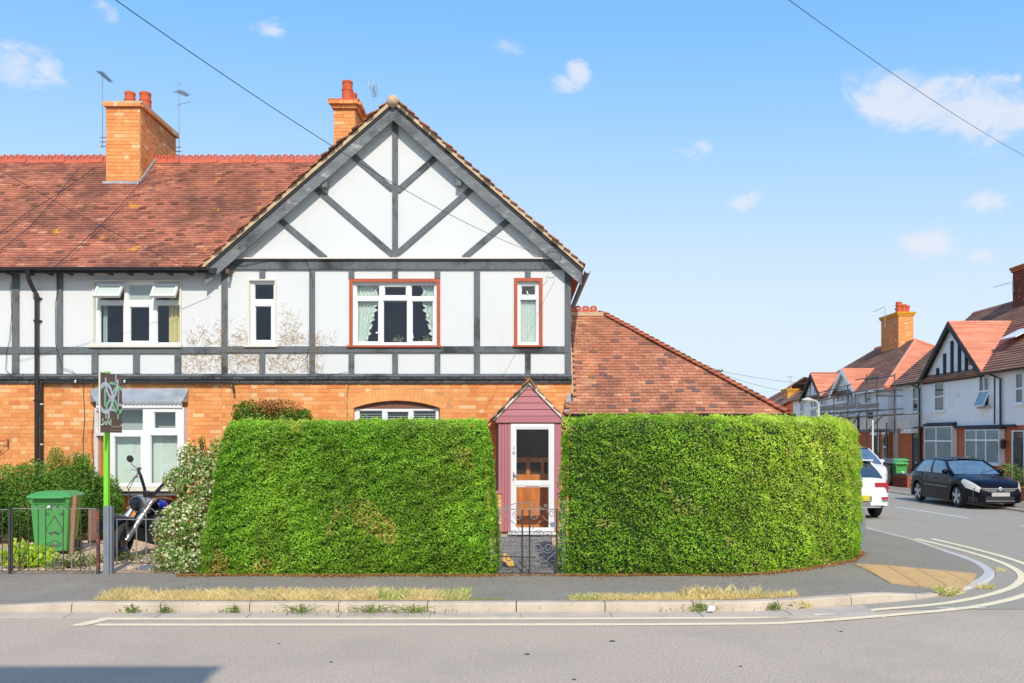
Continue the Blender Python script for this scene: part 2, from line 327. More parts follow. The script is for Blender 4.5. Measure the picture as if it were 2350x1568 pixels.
C['varieg'] = leafmat('cream edged leaf', [(0, hexc('#4a7a2a')), (.32, hexc('#80aa40')), (.4, hexc('#dcdfa8')), (.85, hexc('#f3f0d2')), (1, hexc('#b07a45'))], .12)
C['ivy'] = leafmat('ivy leaf', [(0, hexc('#44661f')), (.5, hexc('#6a9230')), (.8, hexc('#97ab45')), (1, hexc('#9a6a3a'))])
C['deadleaf'] = leafmat('dead leaf', [(0, hexc('#7c5430')), (.5, hexc('#a5763f')), (1, hexc('#cf9f62'))], .2, trans=.15)
C['twig'] = M('dry twig', hexc('#b8925c'), .9, .3, 30)
C['bark'] = M('bark', hexc('#5f4a35'), .95, .3, 20)
C['drygrass'] = leafmat('straw grass', [(0, hexc('#dcc08a')), (.6, hexc('#f0e2ba')), (.86, hexc('#ccc878')), (1, hexc('#93b24a'))], .12)
C['weed'] = leafmat('weed leaf', [(0, hexc('#4f7a2c')), (.6, hexc('#7c9c45')), (1, hexc('#c3b268'))], .15)
C['farglass'] = M('curtained far window', (.20, .25, .26), .15, .2, 2)
C['bin_green'] = M('green bin plastic', hexc('#4fa055'), .42, .05, 2, bump=.05, bscale=20)
C['bin_green_l'] = M('lighter green bin lid', hexc('#4a9a54'), .45, .08, 3, stain=[(hexc('#8a9a70'), 8, .62, .72)])
C['bin_dark'] = M('dark grey bin plastic', (.06, .06, .065), .5, .1, 3)
C['wood'] = M('weathered plank', hexc('#9a7a55'), .9, .25, 8, stretch=(6, 6, 1), bump=.4, bscale=20)
C['sign_green'] = M('lime green post', hexc('#86d83c'), .5, .05, 3)
C['sign_brown'] = M('brown sign print', hexc('#76645b'), .5, .06, 3)
C['sign_grey'] = M('pale grey sign print', hexc('#f0f0f4'), .6, .02, 3)
C['sign_lgreen'] = M('light green sign print', hexc('#a8f0b4'), .5, .02, 3)
C['sign_text'] = M('pale sign lettering', hexc('#dcffda'), .5, 0)
C['sign_fade'] = M('faded sign lettering', hexc('#a09a86'), .5, 0)
C['chrome'] = M('chrome', (.62, .61, .60), .38, .05, 5, metal=.85)
C['steel'] = M('dull steel', (.45, .45, .46), .4, .15, 8, metal=.8)
C['rubber'] = M('rubber', (.03, .03, .03), .85, .15, 8, bump=.2, bscale=50)
C['blue'] = M('blue tank enamel', hexc('#16249a'), .2, .05, 3, coat=1)
C['leather'] = M('dark leather seat', (.10, .11, .13), .4, .15, 6)
C['engine'] = M('engine metal', (.16, .16, .165), .4, .3, 12, metal=.7)
C['carblack'] = M('black car paint', (.004, .004, .010), .25, .1, 2, coat=.12, spec=.15)
C['carwhite'] = M('white car paint', (.80, .80, .81), .3, .01, 2, coat=.8)
C['carglass'] = M('tinted car glass', (.035, .055, .075), .04, .2, 3, spec=.9, coat=1)
C['carglass_b'] = M('light car glass', (.10, .16, .21), .05, .35, 3, spec=.9, coat=1)
C['cargrey'] = M('grey bumper plastic', (.20, .20, .20), .5, .1, 5)
C['redlamp'] = M('red lamp', hexc('#b01830'), .15, .1, 8, coat=1)
C['lamp'] = M('headlamp lens', (.62, .60, .50), .12, .12, 9, coat=1)
C['alloy'] = M('alloy wheel', (.50, .51, .53), .3, .1, 8, metal=.6)
C['plate_y'] = M('yellow number plate', hexc('#cdbb3c'), .5, .15, 9)
C['plate_w'] = M('grey white number plate', hexc('#b9b4b2'), .5, .12, 9)
C['scaf'] = M('galvanised scaffold tube', (.11, .10, .085), .5, .35, 2)
C['scafboard'] = M('scaffold board', hexc('#8f8577'), .9, .15, 4)
C['lamppost'] = M('pale grey lamp post', (.62, .61, .57), .6, .1, 4)
C['cable'] = M('black cable', (.03, .035, .05), .6, 0)
C['cable_grey'] = M('grey cable', (.16, .16, .17), .6, 0)
C['lichen'] = M('yellow lichen on brick', hexc('#d59a2c'), .9, .25, 6)
C['amber'] = M('amber lamp', hexc('#a8501c'), .2, 0)
C['shell'] = M('cream broken chimney pot', hexc('#dfb463'), .8, .12, 6)
C['pinkfl'] = M('pink flower', hexc('#b0406a'), .8, .2, 10)

# ------------------------------------------------------------------ pieces (bricks, tiles): nearest 300 as objects, the rest joined
UB = np.array([(-.5,-.5,-.5),(.5,-.5,-.5),(.5,.5,-.5),(-.5,.5,-.5),(-.5,-.5,.5),(.5,-.5,.5),(.5,.5,.5),(-.5,.5,.5)])
UF = np.array([(0,3,2,1),(4,5,6,7),(0,1,5,4),(1,2,6,5),(2,3,7,6),(3,0,4,7)])
_var = {}
def variant(mat, k, sz):
    sz = tuple(round(float(q)*500)/500 for q in sz); k = k//3*3+1; key = (mat.name, k, sz)
    if key not in _var:
        me = bpy.data.meshes.new('piece'); j = UB*np.array(sz)*(1+np.random.default_rng(k).uniform(-.012, .012, UB.shape))
        me.from_pydata(j.tolist(), [], UF.tolist()); me.materials.append(mat)
        at = me.attributes.new('tint', 'FLOAT', 'FACE'); at.data.foreach_set('value', [k/23.0]*6); me.update(); _var[key] = me
    return _var[key]
def pieces(items, mat, parent, name, limit=300, stuff=None, visible=None):
    """items: (centre, (ax, ay, az) unit axes, size, tint)"""
    sc_ = []
    for it in items:
        c = it[0]; s = it[2]; big = sorted(s)[-2:]
        sc_.append((big[0]*big[1]/max(c[1], 1)**2)*(1 if (visible is None or visible(c)) else 1e-4))
    order = sorted(range(len(items)), key=lambda i: -sc_[i])
    o0 = org(parent)
    for i in order[:limit]:
        c, ax, s, t = items[i]
        o = bpy.data.objects.new(name, variant(mat, min(23, int(t*24)), s)); COL.objects.link(o); o.parent = parent
        m = Matrix.Identity(4)
        for a in range(3):
            for r_ in range(3): m[r_][a] = ax[a][r_]
        m[0][3], m[1][3], m[2][3] = c[0]-o0.x, c[1]-o0.y, c[2]-o0.z
        o.matrix_local = m; ORG[o.name] = o0
    rest = order[limit:]
    if rest:
        Cc = np.array([items[i][0] for i in rest]); A = np.array([[tuple(a) for a in items[i][1]] for i in rest]); S = np.array([items[i][2] for i in rest]); T = np.array([items[i][3] for i in rest])
        V = np.einsum('kj,nj,njd->nkd', UB, S, A)+Cc[:, None, :]
        Fc = UF[None]+(np.arange(len(rest))*8)[:, None, None]
        np_mesh(stuff or name+'s_rest', V.reshape(-1, 3), Fc.reshape(-1, 4), mat, parent, np.repeat(T, 6), kind='stuff')
AX = ((1, 0, 0), (0, 1, 0), (0, 0, 1))
AXY = ((0, 1, 0), (-1, 0, 0), (0, 0, 1))
def brick_items(x0, x1, z0, z1, face, holes=(), axis='y', sgn=-1, ch=.0825, L=.235, dep=.03, skip=None, tr=(0, 1), gap=.008):
    """Flemish bond bricks on a vertical plane. axis 'y': plane y=face spanned by x; axis 'x': plane x=face spanned by y. sgn: outward direction"""
    out = []; j = 0; z = z0
    while z+ch <= z1+.03:
        x = x0-(.0 if j % 2 == 0 else (L+.5*L)/2); k = 0
        while x < x1:
            l = L if k % 2 == 0 else L*.5; a, b = max(x, x0), min(x+l, x1); k += 1; x += l
            cz = z+ch/2
            for h in holes:
                if h[1] < cz < h[3]:
                    if h[0] <= a and b <= h[2]: b = a
                    elif a < h[0] < b: b = h[0]
                    elif a < h[2] < b: a = h[2]
            if b-a < .03: continue
            cx = (a+b)/2
            if skip and skip(cx, cz): continue
            pr = random.uniform(-.002, .003); t = random.betavariate(2.2, 2)*(tr[1]-tr[0])+tr[0]
            if random.random() < .05: t = 1
            c = (cx, face+sgn*(pr+.003), cz) if axis == 'y' else (face+sgn*(pr+.003), cx, cz)
            out.append((c, AX if axis == 'y' else AXY, (b-a-gap, dep, ch-gap), t))
        z += ch; j += 1
    return out
def tile_items(O, U, S, keep, umax, smax, w=.165, g=.1, th=.021, wob=.012, seed=0, tr=(0, 1)):
    U = Vector(U).normalized(); S = Vector(S).normalized(); N = U.cross(S).normalized()
    if N.z < 0: N = -N
    O = Vector(O); out = []; rr = random.Random(seed)
    for j in range(int(smax/g)+1):
        s = j*g+.03; off = (w/2 if j % 2 else 0)+rr.uniform(-.012, .012)
        for i in range(-1, int(umax/w)+2):
            u = off+(i+.5)*w
            P = O+U*u+S*s
            if not keep(P, u, s): continue
            wv = wob*noise.noise(Vector((u*.55, s*.8, seed)))+.004*noise.noise(Vector((u*2.5, s*3, seed+5)))
            al = math.asin(min(.5, th/g))*.9+rr.gauss(0, .012); be = rr.gauss(0, .012)
            Ss = (S*math.cos(al)-N*math.sin(al)).normalized(); Nn = (N*math.cos(al)+S*math.sin(al)).normalized()
            Uu = (U+Ss*be).normalized(); Ss = Nn.cross(Uu).normalized()
            t = min(1, max(0, rr.gauss(.5, .2)))
            if rr.random() < .05: t = rr.random()*.12
            t = tr[0]+(tr[1]-tr[0])*t
            P2 = P+Ss*(g*.25+.02)+N*(th*.6+wv)
            out.append((tuple(P2), (tuple(Uu), tuple(Ss), tuple(Nn)), (w-.004+rr.gauss(0, .001), g*1.5, th), t))
    return out
def strips(poly, g, N_up=True, th=.03):
    """course strips over a convex 3-D polygon (far roofs); poly[0]->poly[1] is the eave"""
    P = [Vector(p) for p in poly]; U = (P[1]-P[0]).normalized()
    N = U.cross(P[2]-P[1]).normalized()
    if N.z < 0: N = -N
    S = N.cross(U).normalized()
    if S.z < 0: S = -S
    pts = [((p-P[0]).dot(U), (p-P[0]).dot(S)) for p in P]; smax = max(p[1] for p in pts); out = []
    j = 0
    while (j+.5)*g < smax:
        s = (j+.5)*g; xs = []
        for a, b in zip(pts, pts[1:]+pts[:1]):
            if (a[1]-s)*(b[1]-s) < 0: xs.append(a[0]+(b[0]-a[0])*(s-a[1])/(b[1]-a[1]))
        if len(xs) >= 2:
            u0, u1 = min(xs), max(xs); u = u0
            while u < u1-.01:
                e = min(u1, u+random.uniform(.5, 1.4)); al = math.asin(min(.5, th/g*.8))
                Ss = (S*math.cos(al)-N*math.sin(al)).normalized(); Nn = (N*math.cos(al)+S*math.sin(al)).normalized()
                c = P[0]+U*((u+e)/2)+S*(s)+N*(th*.55)
                out.append((tuple(c), (tuple(U), tuple(Ss), tuple(Nn)), (e-u, g*1.25, th), random.random())); u = e
        j += 1
    return out
def sheet(name, pts, z, mat, label=None, kind='structure', th=None):
    b = MB(); zf = z if callable(z) else (lambda x, y: z)
    tri = tessellate_polygon([[Vector((p[0], p[1], 0)) for p in pts]])
    fs = []
    for t in tri:
        a, bb, c = (Vector((pts[i][0], pts[i][1])) for i in t)
        fs.append(tuple(t) if (bb-a).cross(c-a) > 0 else tuple(reversed(t)))
    b.add([(p[0], p[1], zf(*p)) for p in pts], fs)
    return b.build(name, mat, None, kind=kind)
def wavy(mb, xl, xr, z0, z1, Y, amp=.02, folds=9, nz_=10, nx=40, ph=0):
    vs = []; 
    for j in range(nz_+1):
        z = z0+(z1-z0)*j/nz_; a, b = (xl(z) if callable(xl) else xl), (xr(z) if callable(xr) else xr)
        for i in range(nx+1):
            t = i/nx; vs.append((a+(b-a)*t, Y+amp*math.sin(t*folds*2*math.pi+ph), z))
    fs = [(j*(nx+1)+i, j*(nx+1)+i+1, (j+1)*(nx+1)+i+1, (j+1)*(nx+1)+i) for j in range(nz_) for i in range(nx)]
    mb.add(vs, fs)
def text_part(txt, size, mat, parent, loc, rot, name, extrude=.002, spacing=1.0, vertical=False):
    cu = bpy.data.curves.new('t', 'FONT'); cu.body = txt; cu.size = size; cu.extrude = extrude; cu.space_character = spacing; cu.resolution_u = 3
    if vertical: cu.space_line = .95
    tmp = bpy.data.objects.new('t', cu); COL.objects.link(tmp); bpy.context.view_layer.update()
    me = bpy.data.meshes.new_from_object(tmp.evaluated_get(bpy.context.evaluated_depsgraph_get())); bpy.data.objects.remove(tmp); bpy.data.curves.remove(cu)
    me.materials.clear(); me.materials.append(mat)
    o = bpy.data.objects.new(name, me); COL.objects.link(o); o.parent = parent; o.location = Vector(loc)-org(parent); o.rotation_euler = rot
    ORG[o.name] = Vector(loc)
    return o

# ------------------------------------------------------------------ ground, roads, kerbs
sheet('ground', [(-400, -300), (500, -300), (500, 900), (-400, 900)], -.04, C['grassland'])
sheet('main_road', [(-80, 3.2), (90, 3.2), (90, 10.93), (-80, 10.93)], 0, C['asphalt'])
def catmull(P, n=8):
    out = []
    for i in range(len(P)-1):
        p0, p1, p2, p3 = P[max(i-1, 0)], P[i], P[i+1], P[min(i+2, len(P)-1)]
        for k in range(n):
            t = k/n; out.append(tuple(.5*((2*p1[a])+(-p0[a]+p2[a])*t+(2*p0[a]-5*p1[a]+4*p2[a]-p3[a])*t*t+(-p0[a]+3*p1[a]-3*p2[a]+p3[a])*t**3) for a in range(2)))
    return out+[tuple(P[-1])]
KP = catmull([(-20, 10.70), (-2, 10.70), (2, 10.74), (3.1, 10.84), (4.34, 11.25), (5.35, 11.68), (6.35, 12.45), (7.0, 13.2), (7.45, 14.0), (7.78, 15.2), (7.9, 16.7), (7.88, 19), (7.8, 24), (7.75, 40)], 10)
_q = [KP[0]]
for a, b in zip(KP, KP[1:]):
    k_ = max(1, int(math.dist(a, b)/.12)); _q += [(a[0]+(b[0]-a[0])*j/k_, a[1]+(b[1]-a[1])*j/k_) for j in range(1, k_+1)]
KP = _q; KL = [0]
for a, b in zip(KP, KP[1:]): KL.append(KL[-1]+math.dist(a, b))
def kat(s):
    s = min(max(s, 0), KL[-1]-1e-6); i = max(k for k in range(len(KL)-1) if KL[k] <= s); t = (s-KL[i])/(KL[i+1]-KL[i])
    a, b = Vector(KP[i]), Vector(KP[i+1]); d = (b-a).normalized(); return a+(b-a)*t, Vector((-d.y, d.x))   # point, normal towards the pavement
S_DROP0 = min(KL[i] for i in range(len(KP)) if KP[i][0] > 5.45); S_DROP1 = min(KL[i] for i in range(len(KP)) if KP[i][1] > 16.2)
S_LEFT = min(KL[i] for i in range(len(KP)) if KP[i][0] > -5.42)
def kz(s):
    z = .12
    if s > S_DROP0-.9: z = max(.035, .12-(s-S_DROP0+.9)/.9*.085)
    if s > S_DROP1: z = min(.09, .035+(s-S_DROP1)/1.5*.06)
    if s < S_LEFT: z = max(.035, .12-(S_LEFT-s)/1.9*.085)
    return z
def near_s(x, y):
    i = min(range(len(KP)), key=lambda k: (KP[k][0]-x)**2+(KP[k][1]-y)**2); return KL[i]
PAVZ = .12
def pav_z(x, y):
    s = near_s(x, y); p, n = kat(s); d = max(0, (Vector((x, y))-p).dot(n)-.15); return kz(s)+(PAVZ-kz(s))*min(1, d/1.4)
ss = [i*.25 for i in range(int(KL[-1]/.25))]
pb = MB(); vs_ = []; inner = []
for s in ss:
    p, n = kat(s); q = p+n*.13; r_ = p+n*1.55
    vs_ += [(q.x, q.y, kz(s)-.002), (r_.x, r_.y, PAVZ)]; inner.append((r_.x, r_.y))
pb.add(vs_, [(2*i, 2*i+2, 2*i+3, 2*i+1) for i in range(len(ss)-1)])
pts = inner+[(5.4, 39), (5.4, 15.6), (4.6, 14.6), (3.4, 13.6), (-20, 13.6)]
tri = tessellate_polygon([[Vector((p[0], p[1], 0)) for p in pts]])
fs_ = []
for t in tri:
    a, b, c = (Vector(pts[i]) for i in t); fs_.append(tuple(t) if (b-a).cross(c-a) > 0 else tuple(reversed(t)))
pb.add([(p[0], p[1], PAVZ) for p in pts], fs_)
pb.build('pavement', C['pave'], kind='structure')
sheet('pavement', [(-80, 10.83), (-20, 10.83), (-20, 13.6), (-80, 13.6)], .10, C['pave'])
sheet('garden_ground', [(-30, 13.08), (.5, 13.08), (.7, 13.1), (2.6, 12.98), (3.6, 13.25), (4.35, 13.75), (5.3, 14.6), (5.85, 15.7), (5.95, 17), (5.95, 40), (-30, 40)], .126, C['soil'])
# side road joins the main road
sr = [(3.0, 10.93)]+[p for p in KP if p[0] > 3.6 and p[1] > 10.93]+[(7.75, 160), (14.2, 160), (14.2, 20), (15.2, 14), (18, 11.6), (22, 10.93)]
sheet('side_road', sr, .004, C['asphalt2'])
sheet('pavement', [(14.33, 160), (14.33, 20), (15.33, 14.1), (18.1, 11.75), (22, 11.1), (90, 11.1), (90, 30), (16.1, 30), (16.1, 160)], .07, C['pave'])
sheet('garden_ground', [(15.9, 20), (60, 20), (60, 160), (15.9, 160)], .075, C['soil'])
sheet('opposite_pavement', [(-80, -6), (90, -6), (90, 3.1), (-80, 3.1)], .1, C['pave'])
# kerb stones, one by one
kerb = bpy.data.objects.new('kerb', None); COL.objects.link(kerb); tag(kerb, kind='structure'); ORG['kerb'] = Vector((0, 0, 0))
def stone(s0, s1, w0=.15, name='kerb_stone', mat='kerb'):
    k = 5; b = MB(); vs = []
    for i in range(k+1):
        s = s0+(s1-s0)*i/k; p, n = kat(s); h = kz(s); q = p+n*w0
        e = .012
        vs += [(p.x, p.y, -.03), (p.x+n.x*.012, p.y+n.y*.012, h-.018), (p.x+n.x*.03, p.y+n.y*.03, h-.001), (q.x, q.y, h), (q.x, q.y, -.03)]
    fs = [(5*i+a, 5*i+5+a, 5*i+6+a, 5*i+1+a) for i in range(k) for a in range(4)]+[(0, 1, 2, 3, 4), tuple(5*k+a for a in (4, 3, 2, 1, 0))]
    b.add(vs, fs); o = b.build(name, C[mat], kerb); return o
s = S_LEFT-8*1.066
while s < S_DROP0+.2:
    stone(s+.006, s+1.060); s += 1.066
while s < S_DROP1-.2: stone(s+.003, s+.60, .32, mat='kerb_pale'); s += .604
while s < KL[-1]-3: stone(s+.004, s+1.0); s += 1.004
ch = bpy.data.objects.new('channel', None); COL.objects.link(ch); tag(ch, kind='structure'); ORG['channel'] = Vector((0, 0, 0))
x = -14.9
while x < 3.6:
    b = MB(); j = random.uniform(-.01, .01)
    yb = lambda q: kat(near_s(q, 10.8))[0].y
    x1 = x+1.066; b.add([(x+.006, 10.43+j, .009), (x1-.004, 10.43+j, .009), (x1-.004, yb(x1)-.004, .011), (x+.006, yb(x)-.004, .011)], [(0, 1, 2, 3)]); b.add([(x+.006, 10.43+j, -.01), (x1-.004, 10.43+j, -.01), (x1-.004, 10.43+j, .009), (x+.006, 10.43+j, .009)], [(0, 1, 2, 3)])
    b.build('channel_block', C['channel'], ch); x += 1.066
for sx, x0 in ((1, 14.2),):
    b = MB(); b.box(14.2, 20, -.02, 14.33, 160, .075); b.build('kerb', C['kerb'], kind='structure')
# road markings
sx = lambda x: min(KL[i] for i in range(len(KP)) if KP[i][0] > x)
def ribbon(name, s0, s1, d0, d1, mat, z=.005, x_cut=None):
    b = MB(); vs = []; n_ = int((s1-s0)/.15); ph = random.random()*9
    for i in range(n_+1):
        s = s0+(s1-s0)*i/n_; p, n = kat(s); wv = .006*noise.noise(Vector((s*3, ph, 0))); wv2 = .006*noise.noise(Vector((s*3, ph+5, 0)))
        a = p-n*(d0+wv); c = p-n*(d1+wv2); zz = z+.0045*min(1, max(0, (s-sx(2.9))/.5)); vs += [(a.x, a.y, zz), (c.x, c.y, zz)]
    b.add(vs, [(2*i+1, 2*i+3, 2*i+2, 2*i) for i in range(n_)]); return b.build(name, C[mat], kind='structure')
sx_old = lambda x: min(KL[i] for i in range(len(KP)) if KP[i][0] > x)
SE = min(KL[i] for i in range(len(KP)) if KP[i][1] > 18.4)
ribbon('yellow_line', sx(-4.92), SE, .30, .41, 'yellow'); ribbon('yellow_line', sx(-4.82), SE, .62, .74, 'yellow')
b = MB(); b.add([(-4.93, 9.96, .014), (-4.78, 9.96, .014), (-4.72, 10.08, .014), (-4.93, 10.40, .014), (-5.05, 10.40, .014)][::1], [(0, 1, 2, 3)]); 
b = MB(); b.add([(-5.02, 9.955, .0055), (-4.86, 9.955, .0055), (-4.78, 10.09, .0055), (-4.70, 10.40, .0055), (-4.82, 10.41, .0055)], [(0, 1, 2, 3, 4)]); b.build('yellow_line', C['yellow'], kind='structure')
def dash(x0, y0, x1, y1, wd=.1, z=.0085):
    d = Vector((x1-x0, y1-y0)).normalized(); n = Vector((-d.y, d.x))*wd/2
    b = MB(); b.add([(x0-n.x, y0-n.y, z), (x1-n.x, y1-n.y, z), (x1+n.x, y1+n.y, z), (x0+n.x, y0+n.y, z)], [(0, 1, 2, 3)]); b.build('white_line', C['whiteline'], kind='structure')
for y in (23.2, 31.2, 39.2, 47, 55): dash(11.74-(y-23)*.075, y, 11.74-(y+3.9-23)*.075, y+3.9)
dash(11.95, 21.3, 12.3, 17.4)
for x in (6.25, 7.15, 8.1, 9.0, 10, 11, 12): dash(x, 11.0, x+.6, 11.0, .12)
dash(5.15, 10.98, 5.75, 10.98, .05)
m = MB()
for (u_, v_, r_) in ((1405, 1472, .035), (1210, 1502, .03), (1318, 1560, .02), (890, 1410, .02), (640, 1478, .015), (1930, 1450, .02), (760, 1520, .018), (1700, 1530, .016)):
    Y_ = EYE*F/(v_-VC); x_ = PX(u_, Y_); m.lathe([(r_, .003), (r_*.6, .007)], (x_, Y_, 0), 7)
m.build('road_specks', C['drip'], kind='stuff', label='small dark tar specks scattered on the near road surface')
# buff tactile pavers
tp = bpy.data.objects.new('tactile_paving', None); COL.objects.link(tp); tag(tp, kind='structure'); ORG['tactile_paving'] = Vector((0, 0, 0))
poly = [(5.24, 13.99), (5.18, 12.46), (5.97, 12.08), (6.5, 12.78), (6.93, 13.5)]
poly = poly[::1]
def clip(pts, a, b):   # keep left of a->b
    out = []
    def side(p): return (b[0]-a[0])*(p[1]-a[1])-(b[1]-a[1])*(p[0]-a[0])
    for p, q in zip(pts, pts[1:]+pts[:1]):
        sp, sq = side(p), side(q)
        if sp >= 0: out.append(p)
        if (sp < 0) != (sq < 0):
            t = sp/(sp-sq); out.append((p[0]+(q[0]-p[0])*t, p[1]+(q[1]-p[1])*t))
    return out
th_ = R(-7)
for i in range(-6, 8):
    for j in range(-6, 8):
        c0 = (5.8+i*.4*math.cos(th_)-j*.4*math.sin(th_), 12.9+i*.4*math.sin(th_)+j*.4*math.cos(th_)); h = .195
        q = [(c0[0]+a*math.cos(th_)-b_*math.sin(th_), c0[1]+a*math.sin(th_)+b_*math.cos(th_)) for a, b_ in ((-h, -h), (h, -h), (h, h), (-h, h))]
        for a, b_ in zip(poly, poly[1:]+poly[:1]):
            q = clip(q, a, b_)
            if len(q) < 3: break
        if len(q) < 3: continue
        b = MB(); n_ = len(q); b.add([(p[0], p[1], pav_z(*p)+.012) for p in q]+[(p[0], p[1], pav_z(*p)-.02) for p in q], [tuple(range(n_))]+[(k, k+n_, (k+1) % n_+n_, (k+1) % n_) for k in range(n_)])
        cx, cy = sum(p[0] for p in q)/n_, sum(p[1] for p in q)/n_
        for a in range(-2, 3):
            for e in range(-2, 3):
                px, py = cx+a*.075, cy+e*.075
                if all((bb[0]-aa[0])*(py-aa[1])-(bb[1]-aa[1])*(px-aa[0]) > .02 for aa, bb in zip(q, q[1:]+q[:1])):
                    z = pav_z(px, py)+.011; b.lathe([(.018, z), (.012, z+.006)], (px, py, 0), 6)
        b.build('paving_slab', C['tactile'], tp)

# ------------------------------------------------------------------ windows
def window(parent, rect, panes, Y, frame='white', depth=.07, sill=None, casing=None, room=True, glass='glass', name='window', casing_mat=None, back=.05, bars=None, lift=0):
    """rect / panes in photo units (u0, v0, u1, v1) on the plane Y; returns the window part"""
    q = lambda r, Yq=Y: (PX(r[0], Yq), PZ(r[3], Yq), PX(r[2], Yq), PZ(r[1], Yq))
    R0 = q(rect); hs = [q(p) for p in panes]
    b = MB(); b.panel(R0, hs, Y-.012+lift, Y-.012+lift+depth)
    for h in hs:   # bead round each pane, set back
        i = (h[0]+.012, h[1]+.012, h[2]-.012, h[3]-.012); b.panel((h[0]-.001, h[1]-.001, h[2]+.001, h[3]+.001), [i], Y+.012+lift, Y+.04+lift)
    wo = b.build(name, C[frame], parent)
    for h in hs:
        g = MB(); g.add([(h[0], Y+.02+lift, h[1]), (h[2], Y+.02+lift, h[1]), (h[2], Y+.02+lift, h[3]), (h[0], Y+.02+lift, h[3])], [(0, 1, 2, 3)]); g.build('pane', C[glass], wo)
    if casing:
        b = MB(); r2 = q((rect[0]-casing, rect[1]-casing, rect[2]+casing, rect[3]+casing*.4)); b.panel(r2, [(R0[0]-.003, R0[1]-.003, R0[2]+.003, R0[3]+.003)], Y-.085, Y+.02); b.build('casing', C[casing_mat or frame], wo)
    if sill:
        b = MB(); s_ = q(sill); b.box(s_[0], Y-.13, s_[1], s_[2], Y+.01, s_[3]); b.build('sill', C[casing_mat or 'cream'], wo)
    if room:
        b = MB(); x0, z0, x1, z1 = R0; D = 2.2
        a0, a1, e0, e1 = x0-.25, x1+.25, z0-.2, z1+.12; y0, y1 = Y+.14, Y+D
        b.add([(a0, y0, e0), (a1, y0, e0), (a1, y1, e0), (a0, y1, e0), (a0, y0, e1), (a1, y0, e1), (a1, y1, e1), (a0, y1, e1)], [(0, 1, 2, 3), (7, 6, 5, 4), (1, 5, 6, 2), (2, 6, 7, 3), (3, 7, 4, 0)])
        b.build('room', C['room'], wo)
    return wo

# ------------------------------------------------------------------ the two houses in front
YF = 18.0
X = lambda u: PX(u, YF); Z = lambda v: PZ(v, YF)
LX0, SPLIT, RX1 = -14.5, X(510), X(1310)
ZB, ZE = Z(880), 5.52
left = thing('terraced_house', 'terraced house on the left with orange brick ground floor and red tiled roof', 'house', (-10, YF, .12))
main = thing('gabled_house', 'end house with big black and white timbered gable and pink porch', 'house', (-2.5, YF, .12))
rect4 = lambda u0, v0, u1, v1: (X(u0), Z(v1), X(u1), Z(v0))
w_left, w_small, w_main, w_right = rect4(220, 648, 415.6, 793), rect4(575, 646, 632.5, 793), rect4(811, 649, 1003, 793), rect4(1188, 647.5, 1237, 793)
arch_hole = (X(812), Z(1090), X(1009), Z(920)); bay_hole = (X(240), Z(1105), X(410), Z(937))
b = MB(); b.panel((LX0, ZB+.10, SPLIT, ZE+.08), [w_left], YF-.03, YF+.13); wl = b.build('upper_wall', C['render'], left)
b = MB(); b.panel((SPLIT, ZB+.10, RX1, ZE-.06), [w_small, w_main, w_right], YF-.03, YF+.13)
APX, APZ, HW, EZ = -2.49, 8.72, 3.745, 5.44          # gable apex (board top), half width, eave height
SL = (APZ-EZ)/HW
b.prism([(SPLIT, ZE-.06), (RX1, ZE-.06), (RX1, APZ-SL*(RX1-APX)-.02), (APX, APZ-.02), (SPLIT, APZ-SL*(APX-SPLIT)-.02)], 'y', YF-.03, YF+.13)
wm = b.build('upper_wall', C['render'], main)
# side wall of the end house
b = MB(); b.box(RX1-.12, YF+.135, .1, RX1, 25, 5.5); b.build('side_wall', C['render'], main)
# ground floor: mortar backing and bricks
b = MB(); b.panel((LX0, .1, SPLIT, ZB), [bay_hole], YF, YF+.12); bl = b.build('ground_floor_wall', C['mortar'], left)
b = MB(); b.panel((SPLIT, .1, RX1, ZB), [arch_hole], YF, YF+.12)
ax, sz, cz = (arch_hole[0]+arch_hole[2])/2, Z(936.5), Z(920)
hw = (arch_hole[2]-arch_hole[0])/2; rise = cz-sz; AR = (hw*hw+rise*rise)/(2*rise); acz = cz-AR
arc = [(ax+AR*math.sin(t), acz+AR*math.cos(t)) for t in np.linspace(-math.asin(hw/AR), math.asin(hw/AR), 17)]
for p, q in zip(arc, arc[1:]): b.add([(p[0], YF, p[1]), (q[0], YF, q[1]), (q[0], YF, cz+.002), (p[0], YF, cz+.002), (p[0], YF+.12, p[1]), (q[0], YF+.12, q[1])], [(0, 1, 2, 3), (0, 4, 5, 1)])
bm_ = b.build('ground_floor_wall', C['mortar'], main)
AH = .25
def in_arch(x, z):
    r = math.hypot(x-ax, z-acz); return (AR-.0 < r < AR+AH and abs(x-ax) < (hw+.14)*(r/AR)**1 and z > sz-.05) or (r <= AR and abs(x-ax) < hw and z < cz)
itl = brick_items(LX0, SPLIT-.002, .12, ZB, YF+.0145, [bay_hole]); itm = brick_items(SPLIT+.002, RX1, .12, ZB, YF+.0145, [(arch_hole[0], arch_hole[1], arch_hole[2], sz)], skip=in_arch)
n_v = 27; a_max = math.asin((hw+.1)/AR)
for k in range(n_v):
    t = -a_max+2*a_max*(k+.5)/n_v; wd = 2*a_max*(AR+AH/2)/n_v-.007
    for r0, h_ in ((AR+.003+AH/4, AH/2-.006), (AR+AH*.75, AH/2-.006)):
        cx, cz_ = ax+r0*math.sin(t), acz+r0*math.cos(t)
        itm.append(((cx, YF+.011, cz_), ((math.cos(t), 0, -math.sin(t)), (0, 1, 0), (math.sin(t), 0, math.cos(t))), (wd, .03, h_), random.uniform(.55, .85)))
hidden_l = lambda c: c[2] > 1.2 and c[0] > -10.6 and not (-8.3 < c[0] < -6.4) and not (c[0] > -5.3 and c[2] < 2.5)
